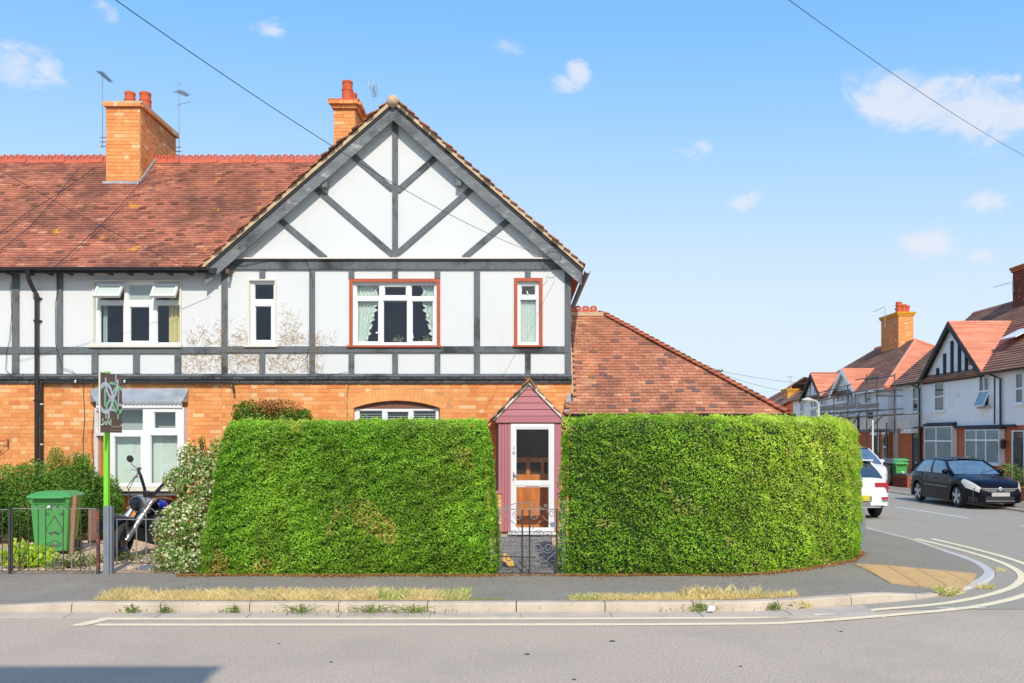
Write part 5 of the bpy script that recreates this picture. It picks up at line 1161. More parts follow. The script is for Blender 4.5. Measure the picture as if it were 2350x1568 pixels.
blades('green_patch', -.62, -.15, .0, .10, 500, .012, C['weed'], PAVZ, yf=ky, label='small bright green moss patch at the kerb near the gate')

# ------------------------------------------------------------------ path to the door
path = bpy.data.objects.new('path', None); COL.objects.link(path); tag(path, kind='structure'); ORG['path'] = Vector((0, 0, 0))
m = MB(); m.add([(-.36, 13.0, .132), (.56, 13.0, .132), (.62, 17.0, .22), (-.40, 17.0, .22)], [(0, 1, 2, 3)]); m.build('path_base', C['core'], path)
y = 13.05; j = 0
pz_ = lambda y: .14+(y-13.0)*.022
while y < 16.9:
    x = -.36-(.1 if j % 2 else 0); rough = y < 14.1
    while x < .58:
        w_ = random.uniform(.12, .24) if rough else .2; a, c = max(x, -.36), min(x+w_, .6); x += w_
        if c-a < .04: continue
        jj = (lambda: random.gauss(0, .009)) if rough else (lambda: 0)
        m = MB(); z = pz_(y)+random.gauss(0, .004 if rough else .0015); e = .006
        vs = [(a+e+jj(), y+e+jj(), z), (c-e+jj(), y+e+jj(), z), (c-e+jj(), y+.1-e+jj(), z+.002), (a+e+jj(), y+.1-e+jj(), z+.002)]
        m.add(vs+[(v[0], v[1], .12) for v in vs], [(0, 1, 2, 3), (0, 4, 5, 1), (1, 5, 6, 2), (2, 6, 7, 3), (3, 7, 4, 0)], random.random()); m.build('paving_brick', C['paver'], path)
    y += .1; j += 1
pot = thing('broken_pot', 'broken cream chimney pot lying on the path behind the gate', 'broken pot', (PX(1160, 13.4), 13.45, .15)); cx, cy = PX(1150, 13.4), 13.5; vs = []
for (r, h, th2) in ((.20, 0, 0),):
    m = MB()
    A = np.linspace(R(5), R(80), 10)
    for (r0, r1, mt) in ((.20, .10, 0),):
        for a in A: vs += [(cx+r0*math.cos(a), cy-.02, .15+r0*math.sin(a)), (cx+r1*math.cos(a), cy-.06, .15+r1*math.sin(a)), (cx+r0*math.cos(a), cy+.10, .15+r0*math.sin(a))]
    m.add(vs, [(3*i, 3*i+3, 3*i+4, 3*i+1) for i in range(9)]+[(3*i, 3*i+2, 3*i+5, 3*i+3) for i in range(9)]); m.build('shard', C['shell'], pot); m = MB(); m.tube([(cx+.095*math.cos(a), cy-.065, .15+.095*math.sin(a)) for a in A], .012, 5); m.build('rim', C['brownpaint'], pot)

# ------------------------------------------------------------------ iron gate and fences
def spiral(c, r, a0, turns, y, sgn=1, n=14, r1=.28): return [(c[0]+r*(1-(1-r1)*i/n)*math.cos(a0+sgn*2*math.pi*turns*i/n), y, c[1]+r*(1-(1-r1)*i/n)*math.sin(a0+sgn*2*math.pi*turns*i/n)) for i in range(n+1)]
YG = 13.0; gx = lambda u: PX(u, YG); gz = lambda v: PZ(v, YG)
G = thing('garden_gate', 'low black wrought iron scroll gate between the two hedges', 'gate', (.12, YG, PAVZ))
def rod(par, pts, r, name, mat='iron', n=5): m = MB(); m.tube(pts, r, n); return m.build(name, C[mat], par)
rod(G, [(gx(1277.7), YG, gz(1317)), (gx(1277.7), YG, gz(1167))], .013, 'upright'); rod(G, [(gx(1141), YG, gz(1317)), (gx(1141), YG, gz(1168))], .010, 'upright')
for u in (1198.6, 1215.3): rod(G, [(gx(u), YG, gz(1318)), (gx(u), YG, gz(1171))], .013, 'bar')
rod(G, [(gx(1140), YG, gz(1169)), (gx(1278), YG, gz(1169))], .008, 'top_rail', 'ironw'); rod(G, [(gx(1140), YG, gz(1221)), (gx(1278), YG, gz(1221))], .006, 'middle_rail'); rod(G, [(gx(1145), YG, gz(1277.5)), (gx(1229), YG, gz(1279))], .010, 'lower_rail'); rod(G, [(gx(1140), YG, gz(1316)), (gx(1278), YG, gz(1316))], .008, 'bottom_rail')
for (u, v, r, s_, a) in ((1151, 1181, .06, 1, 0), (1188, 1184, .06, -1, 3.1), (1227, 1184, .06, 1, 0), (1266, 1178, .055, -1, 3.1), (1178, 1226, .055, 1, 0), (1154, 1258, .05, 1, 0), (1180, 1257, .055, -1, 3), (1235, 1228, .065, 1, 0), (1258, 1231, .065, -1, 3), (1235, 1258, .065, -1, 0), (1258, 1258, .065, 1, 3)):
    rod(G, spiral((gx(u), gz(v)), r*1.25, a, 1.6*s_, YG-.004, 1, 22), .006, 'scroll', 'ironw')
for (a, c) in (((1166, 1185), (1150, 1206)), ((1166, 1190), (1194, 1219)), ((1242, 1195), (1220, 1216)), ((1245, 1186), (1268, 1212)), ((1276, 1267), (1251, 1290)), ((1219, 1268), (1224, 1276)), ((1198, 1266), (1189, 1275))):
    p0, p1 = Vector((gx(a[0]), YG, gz(a[1]))), Vector((gx(c[0]), YG, gz(c[1]))); rod(G, [p0, (p0+p1)/2+Vector((.01, 0, .012)), p1], .006, 'scroll', 'ironw')
ar = [(1160, 1168), (1175, 1158), (1190, 1154), (1205, 1155), (1221, 1153), (1232, 1158), (1247, 1168)]; rod(G, [(gx(a), YG, gz(b_)) for a, b_ in ar], .006, 'arch', 'ironw')
for (u, v) in ((1160, 1162), (1188, 1163), (1219, 1163), (1252, 1161)): rod(G, spiral((gx(u), gz(v)), .026, 0, 1.2, YG), .006, 'scroll', 'ironw')
m = MB(); m.box(gx(1264), YG-.02, gz(1209), gx(1276), YG+.02, gz(1199)); m.build('latch', C['concrete_post'], G)
m = MB()
for i in range(15): x = gx(1146)+i*.058; m.tube([(x, YG+.01, gz(1315)), (x, YG+.01, gz(1224))], .0013, 3)
for i in range(10): z = gz(1315)+i*.058; m.tube([(gx(1144), YG+.01, z), (gx(1276), YG+.01, z)], .0013, 3)
m.build('wire_mesh', C['ironw'], G, kind='stuff')
gp = thing('gate_post', 'weathered grey timber gate post half buried in the right hedge', 'post', (gx(1293), 13.1, PAVZ)); m = MB(); m.box(gx(1289), 13.02, PAVZ-.02, gx(1298), 13.12, PZ(1149, 13.05)); m.build('post', C['concrete_post'], gp)
ep = thing('fence_post', 'dark grey concrete post at the street corner end of the curved hedge', 'post', (6.13, 15.95, PAVZ)); m = MB(); m.box(6.02, 15.75, PAVZ-.02, 6.12, 15.87, PZ(1168, 15.8)); m.build('post', C['concrete_post'], ep)
def heart(par, uc, v0, v1, r_, y):
    for s_ in (-1, 1):
        x = gx(uc); rod(par, [(x, y, gz(v0)), (x+s_*.05, y, gz(v0+(v1-v0)*.35)), (x+s_*r_, y, gz(v0+(v1-v0)*.8)), (x+s_*r_*.8, y, gz(v1)), (x+s_*r_*.3, y, gz(v1+4)), (x, y, gz(v1-2))], .006, 'scroll')
def fence(label, u0, u1, vt, vb, bars, arch=None, low=(), rust=None, y=YG):
    Fn = thing('iron_fence', label, 'fence', ((gx(u0)+gx(u1))/2, y, PAVZ), 'low iron fence panels along the left garden')
    rod(Fn, [(gx(u0), y, gz(vt)), (gx(u1), y, gz(vt))], .007, 'top_rail', 'ironw'); rod(Fn, [(gx(u0), y, gz(vb)), (gx(u1), y, gz(vb))], .008, 'bottom_rail')
    for u in bars: rod(Fn, [(gx(u), y, gz(vb)), (gx(u)+random.gauss(0, .003), y, (gz(vb)+gz(vt))/2), (gx(u), y, gz(vt))], .0075, 'bar', 'ironw' if random.random() < .4 else 'iron')
    for (uc, v, r_, s_, a) in low: rod(Fn, spiral((gx(uc), gz(v)), r_, a, 1.15*s_, y-.003, 1, 16), .006, 'scroll')
    if arch:
        uc, hw_, hh = arch; rod(Fn, [(gx(uc-hw_), y, gz(vt)), (gx(uc-hw_*.45), y, gz(vt-hh*.75)), (gx(uc-3), y, gz(vt-hh)), (gx(uc), y, gz(vt-hh*.6)), (gx(uc+3), y, gz(vt-hh)), (gx(uc+hw_*.45), y, gz(vt-hh*.75)), (gx(uc+hw_), y, gz(vt))], .006, 'arch')
    return Fn
S5 = lambda x: x/8.54
FN = fence('low iron fence panel with scrollwork in front of the green wheelie bin', 28, 224, 1167.5, 1311, [45, 66, 88, 105, 125.5, 146, 164, 185, 207], (125.5, 34, 11),
  [(111, 1180, .026, 1, 2), (140, 1180, .026, -1, 1), (118.5, 1225, .03, 1, 0), (132, 1225, .03, -1, 3.1), (118.5, 1251, .035, -1, 0), (132, 1251, .035, 1, 3.1), (116, 1297, .05, 1, 0), (136, 1297, .05, -1, 3.1), (177, 1261, .035, 1, 0), (192, 1262, .035, -1, 3), (176, 1299, .05, -1, 0), (194, 1299, .05, 1, 3), (85, 1160, .024, 1, 0), (119, 1163, .022, 1, 1), (132, 1163, .022, -1, 2)])
heart(FN, 125.5, 1184, 1222, .12, YG-.003); heart(FN, 125.5, 1240, 1252, .12, YG-.003)
for (a, c) in (((146, 1258), (126, 1289)), ((184, 1265), (164, 1292)), ((63, 1264), (44, 1288)), ((186, 1268), (205, 1290))): rod(FN, [(gx(a[0]), YG, gz(a[1])), (gx(c[0]), YG, gz(c[1])), (gx(c[0])-.0, YG, gz(1308))], .006, 'scroll')
rod(FN, [(gx(28), YG, gz(1167)), (gx(28), YG, gz(1312))], .014, 'post'); m = MB(); m.box(gx(222), YG-.02, PAVZ-.01, gx(228.5), YG+.02, gz(1166)); m.build('post', M('rusty post', (.05, .05, .055), .7, .3, 9, stain=[(hexc('#94503c'), 6, .45, .6)]), FN, label='rust streaked end post')
FN2 = fence('end piece of low iron fence at the left edge of the photograph', -120, 24, 1170, 1311, [-100, -80, -60, -40, -18, 5], None, [(0, 1296, .04, 1, 0), (-10, 1296, .04, -1, 3)])
m = MB(); m.box(gx(20), YG-.02, PAVZ-.01, gx(25), YG+.02, gz(1168)); m.build('post', C['iron'], FN2)
FN3 = fence('low iron gate between the grey concrete post and the variegated bush', 262, 372, 1193, 1294, [265, 287.5, 309.5, 331.5, 353], None,
  [(325, 1175, .032, 1, 1.2), (338, 1175, .032, -1, 2), (276, 1285, .055, -1, 1), (297, 1285, .055, 1, 2), (320, 1285, .055, -1, 1), (343, 1285, .055, 1, 2), (366, 1285, .055, -1, 1)], y=YG+.05)
rod(FN3, [(gx(318), YG+.05, gz(1171)), (gx(325), YG+.05, gz(1167)), (gx(331), YG+.05, gz(1172)), (gx(331.5), YG+.05, gz(1193))], .005, 'scroll', 'ironw'); rod(FN3, [(gx(355), YG+.05, gz(1178)), (gx(345), YG+.05, gz(1168)), (gx(333), YG+.05, gz(1170)), (gx(331.5), YG+.05, gz(1193))], .005, 'scroll', 'ironw')
for uc in (287.5, 331.5):
    for s_ in (-1, 1): rod(FN3, [(gx(uc), YG+.05, gz(1255)), (gx(uc+s_*10), YG+.05, gz(1275)), (gx(uc+s_*14), YG+.05, gz(1288)), (gx(uc+s_*6), YG+.05, gz(1293))], .006, 'scroll')
cp = thing('concrete_post', 'grey painted concrete fence post standing at the foot of the sold sign', 'post', (gx(250), YG, PAVZ)); m = MB(); m.box(gx(241), YG-.06, PAVZ-.02, gx(254), YG+.05, gz(1163)); m.prism([(gx(241), gz(1163)), (gx(254), gz(1163)), (gx(253), gz(1161)), (gx(243), gz(1161.3))], 'y', YG-.055, YG+.045); m.box(gx(254)+.001, YG-.03, PAVZ, gx(258.5), YG+.05, gz(1163)); m.build('post', C['concrete_post'], cp)

# ------------------------------------------------------------------ sold sign
SX = -6.01; sign = thing('estate_agent_sign', 'brown sold sign board with green and grey rings on a lime green post', 'sign', (SX-.05, 13.16, PAVZ))
zb_, zt_, ya, yb_ = 2.176, 3.045, 12.84, 13.54
m = MB(); m.box(SX-.085, 13.12, 1.05, SX-.02, 13.19, 3.075); m.build('post', C['sign_green'], sign)
m = MB(); m.box(SX-.012, ya, zb_, SX, yb_, zt_); m.build('board', C['sign_brown'], sign)
m = MB(); m.box(SX-.016, ya-.02, zb_-.005, SX+.004, ya-.001, zt_+.005); m.build('edge_strip', C['cream'], sign)
# print lies on the face; (a, b) in board fractions from the near left top corner, as in the photo
by = lambda a: ya+(yb_-ya)*a; bz = lambda b_: zt_-(zt_-zb_)*b_
CUT = .762
def stroke(pts, wd, mat, lvl):
    wd *= 1.25
    pts = [Vector(p) for p in pts]; vs = []
    for i, p in enumerate(pts):
        d = (pts[min(i+1, len(pts)-1)]-pts[max(0, i-1)]).normalized(); n = Vector((-d.y, d.x)); vs += [p+n*wd/2, p-n*wd/2]
    vs = [Vector((min(max(v.x, .0), (yb_-ya)), min(max(v.y, 0), (zt_-zb_)*CUT))) for v in vs]
    m = MB(); m.add([(SX+.001+lvl*.0008, ya+v.x, zt_-v.y) for v in vs], [(2*i, 2*i+2, 2*i+3, 2*i+1) for i in range(len(pts)-1)]); m.build('ring', C[mat], sign)
Wb, Hb = yb_-ya, zt_-zb_
E = lambda cx, cy, rx, ry, a0=0, a1=360, n=30: [((cx+rx*math.cos(R(a)))*Wb, (cy+ry*math.sin(R(a)))*Hb) for a in np.linspace(a0, a1, n)]
stroke([(.0, .235*Hb), (.20*Wb, .245*Hb)], .032, 'sign_lgreen', 1); stroke([(.40*Wb, .155*Hb), (.80*Wb, .17*Hb)], .03, 'sign_lgreen', 1); stroke([(.20*Wb, .24*Hb), (.20*Wb, .56*Hb)], .045, 'sign_lgreen', 1)
stroke([(.70*Wb, .0), (.70*Wb, .17*Hb)], .03, 'sign_grey', 1); stroke([(.83*Wb, .22*Hb), (.81*Wb, .55*Hb)], .03, 'sign_grey', 1); stroke([(.37*Wb, .60*Hb), (.37*Wb, CUT*Hb)], .045, 'sign_grey', 1); stroke([(.38*Wb, .605*Hb), (.75*Wb, .62*Hb)], .028, 'sign_grey', 1); stroke([(.82*Wb, .515*Hb), (1*Wb, .52*Hb)], .028, 'sign_grey', 1)
stroke(E(.82, .43, .29, .215), .042, 'sign_lgreen', 2); stroke(E(.52, .68, .28, .25, 130, 410), .042, 'sign_lgreen', 2)
stroke(E(.50, .08, .28, .33, 0, 180), .042, 'sign_grey', 3); stroke(E(.22, .42, .31, .235), .048, 'sign_grey', 4)
m = MB(); m.box(SX+.001, ya, bz(.772), SX+.004, yb_, bz(.764)); m.build('seam', C['sign_fade'], sign)
text_part('Sold', .135, C['sign_text'], sign, (SX+.004, ya+.04, bz(.875)), (R(90), 0, R(90)), 'lettering', spacing=1.3); text_part('01386 41001', .055, C['sign_fade'], sign, (SX+.004, ya+.34, bz(.925)), (R(90), 0, R(90)), 'lettering', spacing=1.02)
m = MB()
for k in range(26): m.box(SX+.001, ya+.30+k*.0145, bz(.965), SX+.003, ya+.308+k*.0145, bz(.95))
m.build('small_print', C['sign_fade'], sign)
for a in (.05, .96): m = MB(); m.lathe([(.012, SX), (.01, SX+.006)], (0, by(a), bz(.872+.0)), 8, axis='x'); m.build('cable_tie', C['white'], sign)

# ------------------------------------------------------------------ bins
def wheelie(label, loc, rz, body='bin_green', lid='bin_green_l', H=1.0, Wd=.58, Dp=.66, group=None, marks=None):
    T = thing('wheelie_bin', label, 'bin', loc, group, rz); b = MB(); z0, z1 = .06, H*.88; k = .80
    f = lambda s, z, o=0: [(-Wd/2*s-o, -Dp/2*s-o, z), (Wd/2*s+o, -Dp/2*s-o, z), (Wd/2*s+o, Dp/2*s+.02+o, z), (-Wd/2*s-o, Dp/2*s+.02+o, z)]
    rings = [f(k, z0), f(k+.02, z0+.05), f(.97, z1-.1), f(.97, z1-.09, .012), f(1, z1-.02, .016), f(1, z1, .016)]
    b.add([p for r_ in rings for p in r_], [(4*i+j, 4*i+(j+1) % 4, 4*i+4+(j+1) % 4, 4*i+4+j) for i in range(len(rings)-1) for j in range(4)]+[(3, 2, 1, 0)])
    o = b.build('body', C[body], T, local=True); md = o.modifiers.new('b', 'BEVEL'); md.width = .02; md.segments = 2
    b = MB(); g = [f(1, z1+.003, .045), f(1, z1+.035, .05), f(.93, z1+.075, .02), f(.75, z1+.11, 0)]; b.add([p for r_ in g for p in r_], [(4*i+j, 4*i+(j+1) % 4, 4*i+4+(j+1) % 4, 4*i+4+j) for i in range(3) for j in range(4)]+[(3, 2, 1, 0), (12, 13, 14, 15)])
    b.box(-Wd*.42, -Dp/2-.10, z1+.0, Wd*.42, -Dp/2-.045, z1+.03)
    o = b.build('lid', C[lid], T, local=True); md = o.modifiers.new('b', 'BEVEL'); md.width = .014; md.segments = 2
    b = MB(); b.tube([(-Wd*.4, Dp/2+.10, z1+.02), (Wd*.4, Dp/2+.10, z1+.02)], .016, 8); b.box(-Wd*.4, Dp/2, z1-.03, -Wd*.36, Dp/2+.1, z1+.03); b.box(Wd*.36, Dp/2, z1-.03, Wd*.4, Dp/2+.1, z1+.03); b.build('handle', C[body], T, local=True)
    for s_ in (-1, 1): b = MB(); b.lathe([(.02, -.02), (.10, -.025), (.105, 0), (.10, .025), (.02, .02)], (s_*Wd*.47, Dp*.38, .105), 14, axis='x'); smooth_by_angle(b.build('wheel', C['rubber'], T, local=True))
    return T
wb = wheelie('green wheelie bin standing in the left front garden behind the iron fence', (-7.92, 15.3, .13), R(8), H=1.08, Wd=.62, Dp=.60)
m = MB(); m.add([(-.03, -.335, .80), (.04, -.338, .80), (.03, -.338, .835), (-.02, -.338, .84)], [(0, 1, 2, 3)]); m.build('scuff', C['white'], wb, local=True)
pl = thing('timber_post', 'weathered wooden stake standing against the right side of the green bin', 'stake', (PX(165, 15.0), 15.0, .13)); m = MB(); m.bar((PX(163, 15), 15.02, .12), (PX(170, 15.0), 15.05, PZ(1137, 15)), .06, .05); m.build('stake', C['wood'], pl)
wp = thing('brown_pipe', 'short brown panel leaning against the brick wall left of the fence end', 'panel', (PX(214, 16.8), 16.8, .13)); m = MB(); m.bar((PX(212, 16.8), 16.8, .12), (PX(213, 16.9), 16.9, .75), .16, .03); m.build('panel', C['brownpaint'], wp)
ms = thing('manhole_cover', 'grey slate slab lying on the soil beside the variegated bush', 'slab', (PX(340, 13.5), 13.5, .13)); m = MB(); m.prism([(PX(312, 13.35), 13.35), (PX(365, 13.4), 13.35), (PX(366, 13.8), 13.75), (PX(335, 13.8), 13.7)], 'z', .13, .15); m.build('slab', C['concrete_post'], ms)

# ------------------------------------------------------------------ motorcycle (local: x forward, y left, z up)
fwd = Vector((-.33, -.944, 0)).normalized(); ctr = Vector((-6.50, 14.55, 0))-fwd*.82
MC = thing('motorcycle', 'black and chrome cruiser motorcycle with blue tank parked facing the fence', 'motorcycle', (ctr.x, ctr.y, .13), None, math.atan2(fwd.y, fwd.x))
MC.rotation_euler.x = R(-10); MC.scale = (1.08, 1.3, 1.02)
def mp(name, mats, fn, parent=MC, smooth=True, **k):
    m = MB(); fn(m); o = m.build(name, C[mats] if isinstance(mats, str) else mats, parent, local=True, **k)
    if smooth: smooth_by_angle(o, 40)
    return o
def tyre(m, c, r, w_, axis='y', n=28): m.lathe([(r-.09, -w_*.4), (r-.05, -w_*.5), (r-.015, -w_*.38), (r, -w_*.15), (r, w_*.15), (r-.015, w_*.38), (r-.05, w_*.5), (r-.09, w_*.4)], c, n, axis=axis, cap=False)
for (cx, r, w_) in ((.82, .335, .20), (-.78, .33, .22)):
    ox = cx; cx = 0; W_ = mp('wheel', 'rubber', lambda m: tyre(m, (cx, 0, r), r, w_))
    mp('rim', 'engine', lambda m: (m.lathe([(r-.10, -.03), (r-.085, -.045), (r-.085, .045), (r-.10, .03)], (cx, 0, r), 24, axis='y', cap=False), m.lathe([(.05, -.06), (.05, .06)], (cx, 0, r), 12, axis='y'), [m.tube([(cx, .03*(-1)**k, r), (cx+(r-.09)*math.cos(k*math.pi/9), 0, r+(r-.09)*math.sin(k*math.pi/9))], .003, 3) for k in range(18)], m.lathe([(.13, .062), (.13, .068)], (cx, 0, r), 16, axis='y')), W_)
    W_.location = (ox, 0, 0); W_.rotation_euler.z = R(18) if ox > 0 else 0
hd = Vector((.36, 0, .98)); axl = Vector((.82, 0, .335))
for s_ in (-1, 1):
    mp('fork_leg', 'chrome', lambda m: m.tube([(axl.x, s_*.10, axl.z), (axl.x-.20, s_*.10, axl.z+.29), (hd.x+.01, s_*.10, hd.z-.02)], [.046, .042, .030], 10))
mp('fork_clamp', 'chrome', lambda m: m.box(hd.x-.03, -.13, hd.z-.04, hd.x+.05, .13, hd.z))
mp('front_fender', 'carblack', lambda m: [m.add([(axl.x+.37*math.cos(a), y, axl.z+.37*math.sin(a)) for a in np.linspace(.5, 2.7, 14) for y in (-.12, -.09, .09, .12)], [(4*i+j, 4*i+4+j, 4*i+5+j, 4*i+1+j) for i in range(13) for j in range(3)])])
mp('headlight', 'chrome', lambda m: m.lathe([(.02, -.16), (.09, -.12), (.12, -.04), (.13, .02), (.12, .05)], (hd.x+.16, 0, hd.z-.10), 18, axis='x')); mp('headlight_lens', 'glass_far', lambda m: m.lathe([(.118, .051), (.06, .075), (.0, .08)], (hd.x+.16, 0, hd.z-.10), 18, axis='x'))
mp('headlight_grille', 'black', lambda m: [m.tube([(hd.x+.225, y, hd.z-.10-math.sqrt(max(0, .0098-y*y))), (hd.x+.24, y, hd.z-.10), (hd.x+.225, y, hd.z-.10+math.sqrt(max(0, .0098-y*y)))], .006, 4) for y in (-.08, -.055, -.03, -.005, .02, .045, .07)])
mp('speedometer', 'black', lambda m: m.lathe([(.05, -.05), (.065, -.02), (.065, .03), (.05, .035)], (hd.x+.0, 0, hd.z+.06), 14))
for s_ in (-1, 1):
    hb_ = mp('handlebar', 'black', lambda m: m.tube([(hd.x-.01, s_*.03, hd.z), (hd.x-.05, s_*.10, hd.z+.12), (hd.x-.07, s_*.20, hd.z+.30), (hd.x-.10, s_*.27, hd.z+.37), (hd.x-.20, s_*.34, hd.z+.38), (hd.x-.33, s_*.42, hd.z+.36)], .022, 8))
    mp('grip', 'rubber', lambda m: m.tube([(hd.x-.18, s_*.33, hd.z+.382), (hd.x-.33, s_*.42, hd.z+.36)], .023, 8), hb_)
    mp('lever', 'chrome', lambda m: m.tube([(hd.x-.12, s_*.30, hd.z+.36), (hd.x-.12, s_*.40, hd.z+.36), (hd.x-.2, s_*.47, hd.z+.33)], .007, 5), hb_)
    mp('mirror', 'black', lambda m: (m.tube([(hd.x-.14, s_*.32, hd.z+.38), (hd.x-.08, s_*.38, hd.z+.45), (hd.x-.10, s_*.42, hd.z+.50)], .006, 5), m.lathe([(.02, -.012), (.055, -.006), (.06, .0), (.05, .008)], (hd.x-.10, s_*.43, hd.z+.53), 12, axis='x')), hb_)
    mp('indicator', 'amber', lambda m: m.lathe([(.01, -.02), (.018, -.015), (.018, .015), (.01, .02)], (hd.x-.02, s_*.23, hd.z+.28), 10, axis='x'), hb_)
def ell(m, c, r, n=12, k=18):
    m.lathe([(max(.002, math.sin(math.pi*i/n)), -math.cos(math.pi*i/n)) for i in range(n+1)], (0, 0, 0), k, axis='x', cap=False); b_ = len(m.v)-(n+1)*k
    for i in range(b_, len(m.v)): v = m.v[i]; m.v[i] = (c[0]+v[0]*r[0], c[1]+v[1]*r[1], c[2]+v[2]*r[2])
mp('tank', 'carblack', lambda m: ell(m, (.02, 0, .84), (.27, .12, .105))); mp('tank_panel', 'blue', lambda m: (ell(m, (.10, .03, .845), (.13, .10, .085)), ell(m, (.10, -.03, .845), (.13, .10, .085)))); mp('tank_trim', 'cream', lambda m: (ell(m, (-.05, .035, .84), (.17, .092, .06)), ell(m, (-.05, -.035, .84), (.17, .092, .06))))
mp('seat', 'leather', lambda m: (ell(m, (-.42, 0, .76), (.30, .17, .075)), ell(m, (-.70, 0, .83), (.20, .13, .055))))
mp('engine_block', 'black', lambda m: (m.prism([(-.55, .2), (.30, .22), (.36, .5), (.22, .80), (-.3, .78), (-.6, .62)], 'y', -.19, .19))); mp('engine', 'engine', lambda m: (m.lathe([(.10, -.17), (.16, -.15), (.16, .15), (.10, .17)], (-.05, 0, .40), 18, axis='y'), m.lathe([(.08, -.15), (.12, -.13), (.12, .13), (.08, .15)], (-.30, 0, .38), 16, axis='y'), m.box(-.3, -.12, .3, .15, .12, .45)))
for tilt in (.42, -.42):
    mp('cylinder', 'engine', lambda m: [m.bar(Vector((-.08+math.sin(tilt)*(.16+k*.03), 0, .44+math.cos(tilt)*(.10+k*.03))), Vector((-.08+math.sin(tilt)*(.175+k*.03), 0, .44+math.cos(tilt)*(.118+k*.03))), .19, .20, Vector((0, 1, 0))) for k in range(7)], smooth=False)
mp('air_filter', 'chrome', lambda m: m.lathe([(.03, -.04), (.10, -.035), (.10, .03), (.06, .045)], (-.06, -.20, .60), 18, axis='y'))
mp('exhaust', 'chrome', lambda m: (m.tube([(.08, -.13, .58), (.20, -.18, .48), (.18, -.20, .30), (-.1, -.21, .20), (-.9, -.21, .24)], [.026, .026, .028, .036, .042], 10), m.tube([(-.25, -.13, .58), (-.1, -.2, .42), (-.2, -.22, .32), (-1.0, -.22, .34)], [.026, .026, .03, .04], 10)))
mp('frame', 'black', lambda m: (m.tube([(hd.x-.02, 0, hd.z-.05), (.28, 0, .66), (.22, 0, .25), (-.4, 0, .22), (-.55, 0, .50), (-.50, 0, .68)], .024, 8), m.tube([(hd.x, 0, hd.z-.04), (-.2, 0, .80), (-.6, 0, .68)], .024, 8), m.tube([(-.45, .12, .40), (-.78, .12, .33)], .022, 6), m.tube([(-.45, -.12, .40), (-.78, -.12, .33)], .022, 6)))
mp('rear_fender', 'carblack', lambda m: [m.add([(-.78+.40*math.cos(a), y, .33+.40*math.sin(a)) for a in np.linspace(.9, 3.2, 14) for y in (-.11, -.07, .07, .11)], [(4*i+j, 4*i+4+j, 4*i+5+j, 4*i+1+j) for i in range(13) for j in range(3)])])
for s_ in (-1, 1): mp('shock_absorber', 'chrome', lambda m: m.tube([(-.74, s_*.13, .36), (-.58, s_*.14, .66)], .024, 8))
mp('sissy_bar', 'chrome', lambda m: m.tube([(-.95, -.12, .5), (-1.0, -.12, 1.02), (-1.02, 0, 1.08), (-1.0, .12, 1.02), (-.95, .12, .5)], .011, 6)); mp('side_stand', 'chrome', lambda m: m.tube([(-.15, .10, .25), (-.10, .30, .01), (-.04, .32, .005)], .012, 6))
mp('control_cables', 'black', lambda m: (m.tube([(hd.x-.12, .28, hd.z+.36), (hd.x+.12, .22, hd.z+.12), (hd.x+.14, .10, hd.z-.1), (.1, .06, .7)], .006, 4), m.tube([(hd.x-.12, -.28, hd.z+.36), (hd.x+.14, -.2, hd.z+.08), (hd.x+.2, -.12, hd.z-.2), (.7, -.10, .5)], .006, 4), m.tube([(hd.x-.1, -.26, hd.z+.35), (hd.x+.05, -.3, hd.z+.1), (.25, -.2, .6)], .006, 4)))
mp('footpeg', 'chrome', lambda m: (m.tube([(.12, -.32, .28), (.12, .32, .28)], .014, 6), m.tube([(.12, .14, .28), (.3, .2, .33)], .008, 5)))

mp('saddle_bag', 'leather', lambda m: (ell(m, (-.62, .24, .52), (.24, .09, .17))))
mp('radiator', 'black', lambda m: m.box(.20, -.15, .34, .28, .15, .66)); mp('crash_bar', 'chrome', lambda m: m.tube([(.25, -.10, .62), (.30, -.30, .55), (.30, -.32, .35), (.24, -.10, .26)], .014, 6))
mp('clutch_cover', 'steel', lambda m: (m.lathe([(.04, .16), (.11, .17), (.12, .22), (.08, .235)], (-.02, 0, .36), 18, axis='y'), m.lathe([(.03, .16), (.08, .17), (.09, .21), (.05, .225)], (-.26, 0, .40), 16, axis='y')))

